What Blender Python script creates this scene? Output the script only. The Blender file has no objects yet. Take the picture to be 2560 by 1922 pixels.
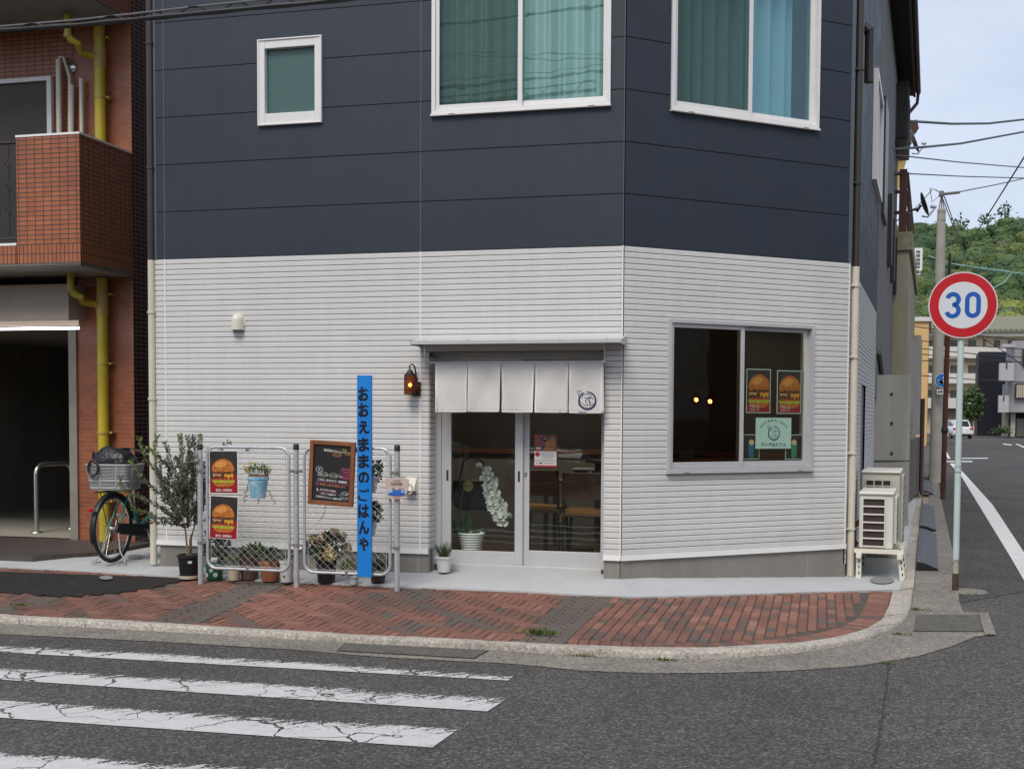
import bpy, math, random
from mathutils import Vector, Matrix, noise as mnoise
R = math.radians
rnd = random.Random(7)
sc = bpy.context.scene
COL = sc.collection
# ---------------------------------------------------------------- camera, sky, sun, exposure
F, CX, CY, PITCH, ROLL, EYE = 3000.0, 1280.0, 1177.94, -0.0459, 0.00539, 1.6
cam_d = bpy.data.cameras.new('camera')
cam = bpy.data.objects.new('camera', cam_d); COL.objects.link(cam)
cam_d.sensor_width = 36.0; cam_d.lens = F / 2560 * 36.0
cam_d.shift_y = (CY - 961.0) / 2560.0
cam_d.clip_start = 0.05; cam_d.clip_end = 3000
cam.matrix_world = (Matrix.Translation((0, 0, EYE)) @ Matrix.Rotation(PITCH, 4, 'X')
                    @ Matrix.Rotation(R(90), 4, 'X') @ Matrix.Rotation(ROLL, 4, 'Z'))
sc.camera = cam
SUN_EL, SUN_AZ = R(52), R(200)          # azimuth clockwise from +Y: behind the camera, a little to the left
w = bpy.data.worlds.new('World'); sc.world = w; w.use_nodes = True
nt = w.node_tree; bg = nt.nodes['Background']
sky = nt.nodes.new('ShaderNodeTexSky'); sky.sky_type = 'NISHITA'; sky.sun_disc = False
sky.sun_elevation = SUN_EL; sky.sun_rotation = SUN_AZ
sky.air_density = 1.0; sky.dust_density = 2.2; sky.ozone_density = 1.0
# a thin bright veil of cloud over the blue
tcw = nt.nodes.new('ShaderNodeTexCoord'); mpw = nt.nodes.new('ShaderNodeMapping'); mpw.inputs['Scale'].default_value = (1.6, 1.6, 5.0)
nzw = nt.nodes.new('ShaderNodeTexNoise'); nzw.inputs['Scale'].default_value = 1.5; nzw.inputs['Detail'].default_value = 7; nzw.inputs['Roughness'].default_value = .6
rpw = nt.nodes.new('ShaderNodeMapRange'); rpw.inputs[1].default_value = .3; rpw.inputs[2].default_value = .7; rpw.inputs[3].default_value = .50; rpw.inputs[4].default_value = .88
mxw = nt.nodes.new('ShaderNodeMix'); mxw.data_type = 'RGBA'; mxw.inputs[7].default_value = (6.6, 7.15, 8.4, 1)
nt.links.new(tcw.outputs['Generated'], mpw.inputs[0]); nt.links.new(mpw.outputs[0], nzw.inputs['Vector']); nt.links.new(nzw.outputs['Fac'], rpw.inputs[0])
nt.links.new(rpw.outputs[0], mxw.inputs[0]); nt.links.new(sky.outputs[0], mxw.inputs[6])
nt.links.new(mxw.outputs[2], bg.inputs[0]); bg.inputs[1].default_value = 0.092
sun_d = bpy.data.lights.new('sun', 'SUN'); sun_d.energy = 1.75; sun_d.angle = R(24); sun_d.color = (1, .92, .82)
sun = bpy.data.objects.new('sun', sun_d); COL.objects.link(sun)
sdir = Vector((math.sin(SUN_AZ) * math.cos(SUN_EL), math.cos(SUN_AZ) * math.cos(SUN_EL), math.sin(SUN_EL)))
sun.rotation_euler = sdir.to_track_quat('Z', 'Y').to_euler(); sun.location = (-6, -12, 20)
sc.view_settings.view_transform = 'Standard'; sc.view_settings.look = 'None'
sc.view_settings.exposure = 0.43; sc.view_settings.gamma = 1
sc.render.engine = 'CYCLES'
cy = sc.cycles; cy.use_denoising = True; cy.max_bounces = 8; cy.transparent_max_bounces = 24
cy.diffuse_bounces = 3; cy.glossy_bounces = 4; cy.sample_clamp_indirect = 4; cy.caustics_reflective = False; cy.caustics_refractive = False
try: cy.denoiser = 'OPENIMAGEDENOISE'
except Exception: pass

# ---------------------------------------------------------------- measuring: photo pixel -> point on a plane of the place
def ray(px, py):
    cr, sr = math.cos(ROLL), math.sin(ROLL)
    a, b = (px - CX) / F, (py - CY) / F
    u = cr * a + sr * b; v = -sr * a + cr * b
    cp, sp = math.cos(PITCH), math.sin(PITCH)
    return Vector((u, cp + sp * v, sp - cp * v))
Z = Vector((0, 0, 1)); CAMP = Vector((0, 0, EYE))
def V(*a): return Vector(a)
def frame(o, ang):
    u = V(math.cos(ang), math.sin(ang), 0); n = V(u.y, -u.x, 0)
    return o, u, n
oA, dA, nA = frame(V(.98158, 10.72478, 0), -.24836)
oB, dB, nB = frame(oA.copy(), .44966)
LB = 2.571
oC = oB + dB * LB
dC = V(.33, .944, 0); nC = V(.944, -.33, 0)
def FA(s, t, z): return oA + dA * s + nA * t + Z * z
def FB(s, t, z): return oB + dB * s + nB * t + Z * z
def FC(s, t, z): return oC + dC * s + nC * t + Z * z
def FR(o, ang):
    o, u, n = frame(V(*o), ang)
    return lambda s, t, z: o + u * s + n * t + Z * z
def hit(px, py, o, n, off=0.0):
    d = ray(px, py); k = ((o - CAMP).dot(n) + off) / d.dot(n)
    return CAMP + d * k
def A(px, py, t=0.0):
    q = hit(px, py, oA, nA, t); return (q - oA).dot(dA), q.z
def B(px, py, t=0.0):
    q = hit(px, py, oB, nB, t); return (q - oB).dot(dB), q.z
def G(px, py, z=0.0):
    d = ray(px, py); return CAMP + d * ((z - EYE) / d.z)
def Yp(px, py, y):
    d = ray(px, py); return CAMP + d * (y / d.y)
def st(q): return (q - oA).dot(dA), (q - oA).dot(nA)

# ---------------------------------------------------------------- mesh builder and scene tree
class MB:
    def __init__(s): s.v = []; s.f = []; s.m = []
    def add(s, vs, fs, mi=0):
        b = len(s.v); s.v += [Vector(p) for p in vs]
        for q in fs: s.f.append([b + i for i in q]); s.m.append(mi)
    def quad(s, a, b, c, d, mi=0): s.add([a, b, c, d], [(0, 1, 2, 3)], mi)
    def poly(s, pts, mi=0): s.add(pts, [tuple(range(len(pts)))], mi)
    def box(s, P, s0, s1, t0, t1, z0, z1, mi=0):
        vs = [P(a, b, c) for c in (z0, z1) for b in (t0, t1) for a in (s0, s1)]
        s.add(vs, [(0, 2, 3, 1), (4, 5, 7, 6), (2, 6, 7, 3), (0, 1, 5, 4), (0, 4, 6, 2), (1, 3, 7, 5)], mi)
    def prism(s, pts, off, mi=0):
        n = len(pts); off = Vector(off)
        s.add(list(pts) + [Vector(p) + off for p in pts],
              [tuple(range(n))[::-1], tuple(range(n, 2 * n))] + [(i, (i + 1) % n, n + (i + 1) % n, n + i) for i in range(n)], mi)
    def tube(s, path, r, n=8, mi=0, closed=False, caps=True):
        path = [Vector(p) for p in path]; m = len(path)
        rs = r if isinstance(r, (list, tuple)) else [r] * m
        vs = []; ref = None
        for i, p in enumerate(path):
            if closed: tg = path[(i + 1) % m] - path[i - 1]
            else: tg = path[min(i + 1, m - 1)] - path[max(i - 1, 0)]
            if tg.length < 1e-9: tg = V(0, 0, 1)
            tg.normalize()
            if ref is None: ref = tg.orthogonal().normalized()
            ref = (ref - tg * ref.dot(tg))
            if ref.length < 1e-6: ref = tg.orthogonal()
            ref.normalize(); bi = tg.cross(ref)
            for k in range(n):
                a = 2 * math.pi * k / n
                vs.append(p + (ref * math.cos(a) + bi * math.sin(a)) * rs[i])
        fs = []
        for i in range(m if closed else m - 1):
            for k in range(n):
                j = (i + 1) % m
                fs.append((i * n + k, i * n + (k + 1) % n, j * n + (k + 1) % n, j * n + k))
        if caps and not closed:
            fs += [tuple(range(n))[::-1], tuple((m - 1) * n + k for k in range(n))]
        s.add(vs, fs, mi)
    def lathe(s, c, prof, n=20, mi=0, ax=None):
        c = Vector(c); vs = []
        if ax is None: X, Y, W = V(1, 0, 0), V(0, 1, 0), V(0, 0, 1)
        else:
            W = Vector(ax).normalized(); X = W.orthogonal().normalized(); Y = W.cross(X)
        for r, z in prof:
            for k in range(n):
                a = 2 * math.pi * k / n; vs.append(c + X * (r * math.cos(a)) + Y * (r * math.sin(a)) + W * z)
        fs = [(i * n + k, i * n + (k + 1) % n, (i + 1) * n + (k + 1) % n, (i + 1) * n + k) for i in range(len(prof) - 1) for k in range(n)]
        if prof[0][0] > 1e-4: fs.append(tuple(range(n))[::-1])
        if prof[-1][0] > 1e-4: fs.append(tuple((len(prof) - 1) * n + k for k in range(n)))
        s.add(vs, fs, mi)
    def ball(s, c, r, n=10, mi=0, sx=1, sz=1, jit=0):
        c = Vector(c); vs = []; h = n // 2
        for i in range(h + 1):
            th = math.pi * i / h
            for k in range(n):
                a = 2 * math.pi * k / n
                d = V(math.sin(th) * math.cos(a) * sx, math.sin(th) * math.sin(a), math.cos(th) * sz)
                j = 1 + jit * mnoise.noise((c + d * r) * (1.6 / r)) if jit else 1
                vs.append(c + d * r * j)
        s.add(vs, [(i * n + k, (i + 1) * n + k, (i + 1) * n + (k + 1) % n, i * n + (k + 1) % n) for i in range(h) for k in range(n)], mi)
    def leaf(s, p, d, ln, wd, mi=0, up=None):
        d = Vector(d).normalized(); sd = d.cross(up if up is not None else V(rnd.gauss(0, 1), rnd.gauss(0, 1), rnd.gauss(0, 1)))
        if sd.length < 1e-4: sd = d.orthogonal()
        sd.normalize(); nn = d.cross(sd); p = Vector(p)
        s.add([p, p + d * ln * .5 + sd * wd * .5 + nn * wd * .12, p + d * ln, p + d * ln * .5 - sd * wd * .5 + nn * wd * .12, p + d * ln * .5],
              [(0, 1, 2, 4), (0, 4, 2, 3)], mi)
    def islands(s):
        par = list(range(len(s.v)))
        def find(i):
            while par[i] != i: par[i] = par[par[i]]; i = par[i]
            return i
        for f in s.f:
            for k in f[1:]:
                a, c = find(f[0]), find(k)
                if a != c: par[c] = a
        g = {}
        for f, m in zip(s.f, s.m): g.setdefault(find(f[0]), []).append((f, m))
        out = []
        for fs in g.values():
            n = MB(); mp = {}
            for f, m in fs:
                for i in f:
                    if i not in mp: mp[i] = len(n.v); n.v.append(s.v[i])
                n.f.append([mp[i] for i in f]); n.m.append(m)
            out.append(n)
        return out
    def each(s, name, mats, parent=None, **kw): return [n.build(name, mats, parent, **kw) for n in s.islands()]
    def build(s, name, mats, parent=None, loc=None, smooth=False, ang=40, bevel=0, uv=None, weld=False):
        me = bpy.data.meshes.new(name)
        L = Vector(loc) if loc is not None else V(0, 0, 0)
        p = parent
        while p is not None: L = L + p.location if loc is None else L; p = p.parent
        me.from_pydata([v - L for v in s.v], [], s.f)
        if not isinstance(mats, (list, tuple)): mats = [mats]
        for m in mats: me.materials.append(m)
        if len(mats) > 1: me.polygons.foreach_set('material_index', s.m)
        if uv is not None:
            u, n = uv; lay = me.uv_layers.new(name='UVMap')
            for pl in me.polygons:
                nn = pl.normal
                for li in pl.loop_indices:
                    q = s.v[me.loops[li].vertex_index]
                    a, b = q.dot(u), q.dot(n)
                    if abs(nn.z) > .7: lay.data[li].uv = (a, b)
                    elif abs(nn.dot(n)) > abs(nn.dot(u)): lay.data[li].uv = (a, q.z)
                    else: lay.data[li].uv = (b, q.z)
        if smooth:
            me.polygons.foreach_set('use_smooth', [True] * len(me.polygons))
            try: me.set_sharp_from_angle(angle=R(ang))
            except Exception: pass
        me.update()
        o = bpy.data.objects.new(name, me); COL.objects.link(o)
        if parent is not None: o.parent = parent
        else: o.location = L
        if bevel:
            b = o.modifiers.new('bevel', 'BEVEL'); b.width = bevel; b.segments = 2; b.limit_method = 'ANGLE'; b.angle_limit = R(50)
        return o
def tag(o, label=None, cat=None, group=None, kind=None):
    if label: o['label'] = label
    if cat: o['category'] = cat
    if group: o['group'] = group
    if kind: o['kind'] = kind
    return o
def thing(name, loc, label, cat, group=None):
    o = bpy.data.objects.new(name, None); COL.objects.link(o); o.location = loc; o.empty_display_size = .1
    return tag(o, label, cat, group)

# ---------------------------------------------------------------- materials
def new_mat(name):
    m = bpy.data.materials.new(name); m.use_nodes = True
    return m, m.node_tree, m.node_tree.nodes['Principled BSDF']
def nd(t, ty, **kw):
    n = t.nodes.new(ty)
    for k, v in kw.items():
        if hasattr(n, k): setattr(n, k, v)
        else: n.inputs[k].default_value = v
    return n
def coords(t, kind='Object'):
    if kind == 'World': return t.nodes.new('ShaderNodeNewGeometry').outputs['Position']
    return t.nodes.new('ShaderNodeTexCoord').outputs[kind]
def ramp(t, fac, stops):
    r = t.nodes.new('ShaderNodeValToRGB'); e = r.color_ramp.elements
    while len(e) < len(stops): e.new(.5)
    for i, (p, c) in enumerate(stops):
        e[i].position = p; e[i].color = (c, c, c, 1) if isinstance(c, (int, float)) else (*c, 1)
    t.links.new(fac, r.inputs[0]); return r.outputs[0]
def mixc(t, fac, a, b, mode='MIX'):
    m = t.nodes.new('ShaderNodeMix'); m.data_type = 'RGBA'; m.blend_type = mode
    for sock, val in ((m.inputs[0], fac), (m.inputs[6], a), (m.inputs[7], b)):
        if isinstance(val, (int, float)): sock.default_value = val
        elif isinstance(val, tuple): sock.default_value = (*val, 1) if len(val) == 3 else val
        else: t.links.new(val, sock)
    return m.outputs[2]
def math_(t, op, a, b=None):
    m = t.nodes.new('ShaderNodeMath'); m.operation = op
    for i, x in enumerate((a, b)):
        if x is None: continue
        if isinstance(x, (int, float)): m.inputs[i].default_value = x
        else: t.links.new(x, m.inputs[i])
    return m.outputs[0]
def noise_(t, co, scale, detail=4, rough=.6, vec=None):
    n = nd(t, 'ShaderNodeTexNoise'); n.inputs['Scale'].default_value = scale; n.inputs['Detail'].default_value = detail
    n.inputs['Roughness'].default_value = rough
    if vec is not None:
        mp = t.nodes.new('ShaderNodeMapping'); mp.inputs['Scale'].default_value = vec; t.links.new(co, mp.inputs[0]); co = mp.outputs[0]
    t.links.new(co, n.inputs['Vector']); return n.outputs['Fac']
def bump(t, bs, h, strength=.3, dist=.01):
    b = t.nodes.new('ShaderNodeBump'); b.inputs['Strength'].default_value = strength; b.inputs['Distance'].default_value = dist
    t.links.new(h, b.inputs['Height']); t.links.new(b.outputs[0], bs.inputs['Normal'])
_mc = {}
def plain(name, col, rough=.5, metal=0.0, var=.12, scale=6.0, bmp=0.0, bscale=60.0, spec=None, vec=None):
    if name in _mc: return _mc[name]
    m, t, b = new_mat(name); co = coords(t)
    f = noise_(t, co, scale, 5, .65, vec)
    lo = tuple(c * (1 - var) for c in col); hi = tuple(min(1, c * (1 + var)) for c in col)
    t.links.new(mixc(t, ramp(t, f, [(.3, 0), (.7, 1)]), lo, hi), b.inputs['Base Color'])
    b.inputs['Roughness'].default_value = rough; b.inputs['Metallic'].default_value = metal
    if spec is not None: b.inputs['Specular IOR Level'].default_value = spec
    if bmp: bump(t, b, noise_(t, co, bscale, 3), bmp, .004)
    _mc[name] = m; return m
def emit(name, col, strength):
    m, t, b = new_mat(name); b.inputs['Base Color'].default_value = (*col, 1)
    b.inputs['Emission Color'].default_value = (*col, 1); b.inputs['Emission Strength'].default_value = strength
    return m
def glass(name, tint=(.85, .9, .88), refl=1.0, dirt=.0, hatch=False, base=0.0, rough=0.0):
    m, t, b = new_mat(name); t.nodes.remove(b); out = t.nodes['Material Output']
    tr = t.nodes.new('ShaderNodeBsdfTransparent'); tr.inputs[0].default_value = (*tint, 1)
    gl = t.nodes.new('ShaderNodeBsdfGlossy'); gl.inputs['Roughness'].default_value = rough; gl.inputs[0].default_value = (.9, .95, .95, 1)
    fr = t.nodes.new('ShaderNodeFresnel'); fr.inputs[0].default_value = 1.5
    gm = t.nodes.new('ShaderNodeNewGeometry'); fro = math_(t, 'SUBTRACT', 1.0, gm.outputs['Backfacing'])
    f = math_(t, 'MULTIPLY', math_(t, 'ADD', math_(t, 'MULTIPLY', fr.outputs[0], refl), base), fro)
    co = coords(t)
    nb = noise_(t, co, 2.2, 2, .5)
    bp = t.nodes.new('ShaderNodeBump'); bp.inputs['Strength'].default_value = .05; bp.inputs['Distance'].default_value = .02
    t.links.new(nb, bp.inputs['Height']); t.links.new(bp.outputs[0], gl.inputs['Normal'])
    mx = t.nodes.new('ShaderNodeMixShader'); t.links.new(f, mx.inputs[0]); t.links.new(tr.outputs[0], mx.inputs[1]); t.links.new(gl.outputs[0], mx.inputs[2])
    fin = mx.outputs[0]
    if hatch:
        wv = t.nodes.new('ShaderNodeTexWave'); wv.bands_direction = 'X'; wv.inputs['Scale'].default_value = 1.0
        mp = t.nodes.new('ShaderNodeMapping'); mp.inputs['Rotation'].default_value = (0, 0, R(-38)); mp.inputs['Scale'].default_value = (hatch,) * 3
        t.links.new(coords(t, 'UV'), mp.inputs[0]); t.links.new(mp.outputs[0], wv.inputs['Vector'])
        df = t.nodes.new('ShaderNodeBsdfDiffuse'); df.inputs[0].default_value = (.09, .085, .06, 1)
        m2 = t.nodes.new('ShaderNodeMixShader'); t.links.new(ramp(t, wv.outputs['Fac'], [(.70, 0), (.92, .30)]), m2.inputs[0])
        t.links.new(fin, m2.inputs[1]); t.links.new(df.outputs[0], m2.inputs[2]); fin = m2.outputs[0]
    if dirt:
        df = t.nodes.new('ShaderNodeBsdfDiffuse'); df.inputs[0].default_value = (.35, .37, .36, 1)
        m2 = t.nodes.new('ShaderNodeMixShader'); m2.inputs[0].default_value = dirt
        t.links.new(fin, m2.inputs[1]); t.links.new(df.outputs[0], m2.inputs[2]); fin = m2.outputs[0]
    t.links.new(fin, out.inputs[0]); return m

def m_asphalt(name, base=.055, warm=1.0, patchy=.25):
    m, t, b = new_mat(name); co = coords(t, 'World')
    vo = nd(t, 'ShaderNodeTexVoronoi'); vo.inputs['Scale'].default_value = 85; t.links.new(co, vo.inputs['Vector'])
    sep = t.nodes.new('ShaderNodeSeparateColor'); t.links.new(vo.outputs['Color'], sep.inputs[0])
    agg = ramp(t, sep.outputs[0], [(0, (base * .5, base * .495, base * .49)), (.45, (base * .85, base * .83, base * .82)), (.78, (base * 1.3 * warm, base * 1.22, base * 1.1)), (1, (base * 2.4 * warm, base * 2.2, base * 1.9))])
    big = ramp(t, noise_(t, co, .55, 6, .7), [(.3, 1 - patchy), (.7, 1 + patchy)])
    t.links.new(mixc(t, 1.0, agg, big, 'MULTIPLY'), b.inputs['Base Color'])
    b.inputs['Roughness'].default_value = .85; b.inputs['Specular IOR Level'].default_value = .3
    bump(t, b, vo.outputs['Distance'], .6, .006); return m
def m_concrete(name, col, stain=.25, scale=1.2, grain=.12, vert=False, rough=.85, agg=0.0):
    m, t, b = new_mat(name); co = coords(t, 'World')
    c = mixc(t, ramp(t, noise_(t, co, scale, 7, .7, (1, 1, .35) if vert else None), [(.32, 0), (.68, 1)]), tuple(x * (1 - stain) for x in col), tuple(x * (1 + stain * .6) for x in col))
    g = ramp(t, noise_(t, co, 90, 2), [(.3, 1 - grain), (.7, 1 + grain)])
    c = mixc(t, 1.0, c, g, 'MULTIPLY')
    if agg:
        vo = nd(t, 'ShaderNodeTexVoronoi'); vo.inputs['Scale'].default_value = 70; t.links.new(co, vo.inputs['Vector'])
        sep = t.nodes.new('ShaderNodeSeparateColor'); t.links.new(vo.outputs['Color'], sep.inputs[0])
        c = mixc(t, 1.0, c, ramp(t, sep.outputs[0], [(0, 1 - agg), (1, 1 + agg)]), 'MULTIPLY')
    if vert:   # runs of lime and damp down the face
        s1 = ramp(t, noise_(t, co, 5.0, 3, .6, (1, 1, .06)), [(.62, 0), (.75, .55)])
        c = mixc(t, s1, c, tuple(min(1, x * 1.7) for x in col))
        s2 = ramp(t, noise_(t, co, 2.3, 3, .6, (1, 1, .1)), [(.55, 0), (.75, .5)])
        c = mixc(t, s2, c, tuple(x * .55 for x in col))
    t.links.new(c, b.inputs['Base Color']); b.inputs['Roughness'].default_value = rough
    bump(t, b, noise_(t, co, 70, 4), .25, .004); return m
def m_tile(name, c1, c2, mortar, bw=.1, rh=.05, msize=.0045, gloss=.35, dirt=.25):
    m, t, b = new_mat(name)
    uvn = t.nodes.new('ShaderNodeUVMap'); uvn.uv_map = 'UVMap'
    br = t.nodes.new('ShaderNodeTexBrick'); br.offset = 0; br.squash = 1
    t.links.new(uvn.outputs[0], br.inputs['Vector'])
    for k, v in (('Scale', 1), ('Mortar Size', msize), ('Mortar Smooth', .1), ('Bias', 0), ('Brick Width', bw), ('Row Height', rh)): br.inputs[k].default_value = v
    br.inputs['Color1'].default_value = (*c1, 1); br.inputs['Color2'].default_value = (*c2, 1); br.inputs['Mortar'].default_value = (*mortar, 1)
    g = ramp(t, noise_(t, coords(t, 'World'), 1.3, 6, .7), [(.3, 1 - dirt), (.7, 1.05)])
    t.links.new(mixc(t, 1.0, br.outputs['Color'], g, 'MULTIPLY'), b.inputs['Base Color'])
    b.inputs['Roughness'].default_value = gloss
    inv = math_(t, 'SUBTRACT', 1.0, br.outputs['Fac']); bump(t, b, inv, .5, .004); return m
def m_paint(name='road_paint', thr=.53):
    m, t, b = new_mat(name); co = coords(t, 'World'); out = t.nodes['Material Output']
    uvn = t.nodes.new('ShaderNodeUVMap'); uvn.uv_map = 'UVMap'
    sx = t.nodes.new('ShaderNodeSeparateXYZ'); t.links.new(uvn.outputs[0], sx.inputs[0])      # x along, y across 0..1
    # wear: patches plus a ragged far edge
    mp = t.nodes.new('ShaderNodeMapping'); mp.inputs['Rotation'].default_value = (0, 0, R(-35)); t.links.new(co, mp.inputs[0])
    n1 = noise_(t, mp.outputs[0], 11.0, 8, .78, (.38, 2.2, 1)); n2 = noise_(t, co, 60, 3, .7); n3 = noise_(t, co, 1.1, 3, .5)
    edge = math_(t, 'MULTIPLY', math_(t, 'POWER', sx.outputs[1], 2.2), .31)
    ends = math_(t, 'MULTIPLY', math_(t, 'POWER', sx.outputs[0], 3.0), .08)
    h = math_(t, 'ADD', math_(t, 'ADD', math_(t, 'MULTIPLY', n1, 1.15), math_(t, 'MULTIPLY', n2, .62)), math_(t, 'MULTIPLY', n3, .5))
    h = math_(t, 'SUBTRACT', math_(t, 'SUBTRACT', h, edge), ends)
    vo = nd(t, 'ShaderNodeTexVoronoi'); vo.feature = 'DISTANCE_TO_EDGE'; vo.inputs['Scale'].default_value = 3.4
    nz = t.nodes.new('ShaderNodeTexNoise'); nz.inputs['Scale'].default_value = 5; nz.inputs['Detail'].default_value = 6; t.links.new(mp.outputs[0], nz.inputs['Vector'])
    wp = t.nodes.new('ShaderNodeMix'); wp.data_type = 'VECTOR'; wp.inputs[0].default_value = .2; t.links.new(mp.outputs[0], wp.inputs[4]); t.links.new(nz.outputs['Color'], wp.inputs[5])
    t.links.new(wp.outputs[1], vo.inputs['Vector'])
    cw = math_(t, 'MULTIPLY', math_(t, 'SUBTRACT', noise_(t, co, .9, 2, .5), .47), .13)
    crack = ramp(t, math_(t, 'SUBTRACT', vo.outputs['Distance'], cw), [(.0, 0), (.012, 1)])
    mask = math_(t, 'MULTIPLY', ramp(t, h, [(thr - .02, 0), (thr + .012, 1)]), crack)
    tr = t.nodes.new('ShaderNodeBsdfTransparent'); mx = t.nodes.new('ShaderNodeMixShader')
    t.links.new(mask, mx.inputs[0]); t.links.new(tr.outputs[0], mx.inputs[1]); t.links.new(b.outputs[0], mx.inputs[2]); t.links.new(mx.outputs[0], out.inputs[0])
    c = mixc(t, noise_(t, co, 14, 5, .7), (.40, .40, .395), (.66, .66, .655))
    t.links.new(c, b.inputs['Base Color']); b.inputs['Roughness'].default_value = .7; return m

M = {}
M['asphalt'] = m_asphalt('asphalt', .076, 1.0, .22); M['asphalt_new'] = m_asphalt('fresh_asphalt', .02, 1.0, .12); M['asphalt_side'] = m_asphalt('side_asphalt', .06, .98, .3)
M['gutter'] = m_concrete('gutter_concrete', (.205, .188, .16), .32, .9, .2, agg=.45)
M['apron'] = m_concrete('apron_concrete', (.44, .455, .46), .09, 1.5, .05)
M['found'] = m_concrete('foundation_concrete', (.23, .22, .195), .18, 1.6, .1, vert=True)
M['granite'] = m_concrete('kerb_granite', (.39, .36, .31), .22, 2.2, .2, agg=.3)
M['concrete'] = m_concrete('old_concrete', (.33, .325, .30), .18, 1.1, .1, vert=True)
M['concrete_beige'] = m_concrete('beige_concrete', (.34, .31, .22), .2, .8, .1, vert=True)
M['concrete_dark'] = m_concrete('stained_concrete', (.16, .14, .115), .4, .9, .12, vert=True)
M['floor_conc'] = m_concrete('garage_floor_concrete', (.30, .28, .23), .15, .8, .08)
def m_siding(name, c, var, streak, grime, rough, bmp):
    m, t, b = new_mat(name); co = coords(t, 'World')
    f = ramp(t, noise_(t, co, 1.1, 6, .65), [(.3, 1 - var), (.7, 1 + var)])
    st_ = ramp(t, noise_(t, co, 9, 4, .7, (1, 1, .045)), [(.35, 1 + streak * .4), (.72, 1 - streak)])
    cc = mixc(t, 1.0, mixc(t, 1.0, c, f, 'MULTIPLY'), st_, 'MULTIPLY')
    if grime:
        sx = t.nodes.new('ShaderNodeSeparateXYZ'); t.links.new(co, sx.inputs[0])
        h = math_(t, 'ADD', sx.outputs[2], math_(t, 'MULTIPLY', noise_(t, co, 5, 5, .7), -.35))
        g = ramp(t, h, [(.12, 1 - grime), (.42, 1)])
        cc = mixc(t, 1.0, cc, g, 'MULTIPLY')
    t.links.new(cc, b.inputs['Base Color']); b.inputs['Roughness'].default_value = rough
    t.links.new(ramp(t, noise_(t, co, 2.4, 5, .7), [(.3, rough - .1), (.7, rough + .12)]), b.inputs['Roughness'])
    if bmp: bump(t, b, noise_(t, co, 90, 3), bmp, .004)
    return m
M['white_siding'] = m_siding('white_siding', (.655, .655, .635), .035, .05, .16, .45, 0)
M['dark_siding'] = m_siding('navy_siding', (.020, .0285, .043), .09, .10, 0, .55, .12)
M['joint'] = plain('white_joint', (.8, .8, .78), .5, var=.03)
M['dark_joint'] = plain('grey_joint', (.12, .135, .16), .5, var=.03)
M['groove'] = plain('dark_groove', (.03, .032, .036), .8)
M['white_metal'] = plain('white_window_aluminium', (.74, .73, .72), .35, var=.03)
M['silver'] = plain('silver_aluminium', (.56, .565, .57), .38, .25, var=.04)
M['silver2'] = plain('grey_aluminium', (.52, .52, .51), .42, .15, var=.04)
M['galv'] = plain('galvanised_steel', (.50, .52, .54), .40, .4, var=.15, scale=18)
M['steel'] = plain('stainless_steel', (.6, .59, .56), .25, .9, var=.06)
M['black'] = plain('black_plastic', (.014, .014, .016), .45, var=.1)
M['darkmetal'] = plain('dark_brown_metal', (.03, .026, .024), .45, .2)
M['rubber'] = plain('black_rubber', (.022, .022, .024), .7, bmp=.2)
M['beige_pipe'] = plain('beige_pipe', (.62, .58, .48), .4, var=.05)
M['white_pipe'] = plain('white_pipe', (.72, .72, .74), .35, var=.03)
M['dark_pipe'] = plain('dark_pipe', (.035, .030, .028), .35, var=.15)
M['yellow_pipe'] = plain('yellow_pipe', (.50, .40, .03), .35, var=.08, scale=2.5)
M['cream'] = plain('cream_plastic', (.70, .68, .58), .45, var=.04)
M['ac_body'] = plain('ac_ivory', (.64, .625, .56), .45, var=.05)
M['red_tile'] = m_tile('orange_tile', (.41, .128, .046), (.33, .096, .034), (.05, .036, .026), .1, .05, .0055)
M['red_tile_v'] = m_tile('orange_soldier_tile', (.41, .128, .046), (.34, .10, .036), (.05, .036, .026), .05, .1, .0055)
M['red_tile_p'] = m_tile('pillar_tile', (.38, .115, .042), (.30, .085, .034), (.22, .15, .12), .1, .05, .003)
M['gap_shade_tile'] = m_tile('gap_shade_tile', (.030, .006, .006), (.022, .005, .006), (.30, .15, .13), .1, .05, .0042, .3)  # near-black tile colour carries the shade of the narrow gap
M['step_tile'] = m_tile('dark_step_tile', (.085, .07, .06), (.07, .058, .052), (.03, .026, .024), .3, .3, .004, .6)
M['soffit'] = m_concrete('painted_soffit', (.30, .285, .255), .1, 1.0, .03)
M['taupe'] = plain('taupe_metal', (.42, .355, .285), .5, var=.04)
M['wood_floor'] = plain('cafe_floor', (.10, .075, .055), .4, var=.25, scale=3)
M['room_wall'] = plain('cafe_wall', (.20, .19, .175), .7, var=.1)
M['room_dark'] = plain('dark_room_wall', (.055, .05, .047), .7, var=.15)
M['wood'] = plain('chair_wood', (.13, .055, .03), .45, var=.25, scale=9)
M['frame_wood'] = plain('board_frame_wood', (.22, .075, .026), .5, var=.28, scale=10, vec=(1, 1, .2))
# ================================================================ THE GROUND
def lerp(a, b, k): return a + (b - a) * k
def pw(x, pts):
    if x <= pts[0][0]: return pts[0][1]
    for (x0, y0), (x1, y1) in zip(pts, pts[1:]):
        if x <= x1: return lerp(y0, y1, (x - x0) / (x1 - x0))
    return pts[-1][1]
ZB, ZT, P455 = 3.1173, 0.3614, .455          # siding colour change, white trim, panel height
def zwall(s): return pw(s, [(-8, .10), (-4.63, .105), (0, .185), (2.45, .035), (4, .02)])
def zapron(s): return pw(s, [(-8, .075), (-4.63, .08), (-1, .10), (.2, .085), (2.4, .022), (5, .015)])
def zkerb(s): return pw(s, [(-1.5, .050), (-.3, .058), (1.2, .052), (2.5, .03)])

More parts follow.
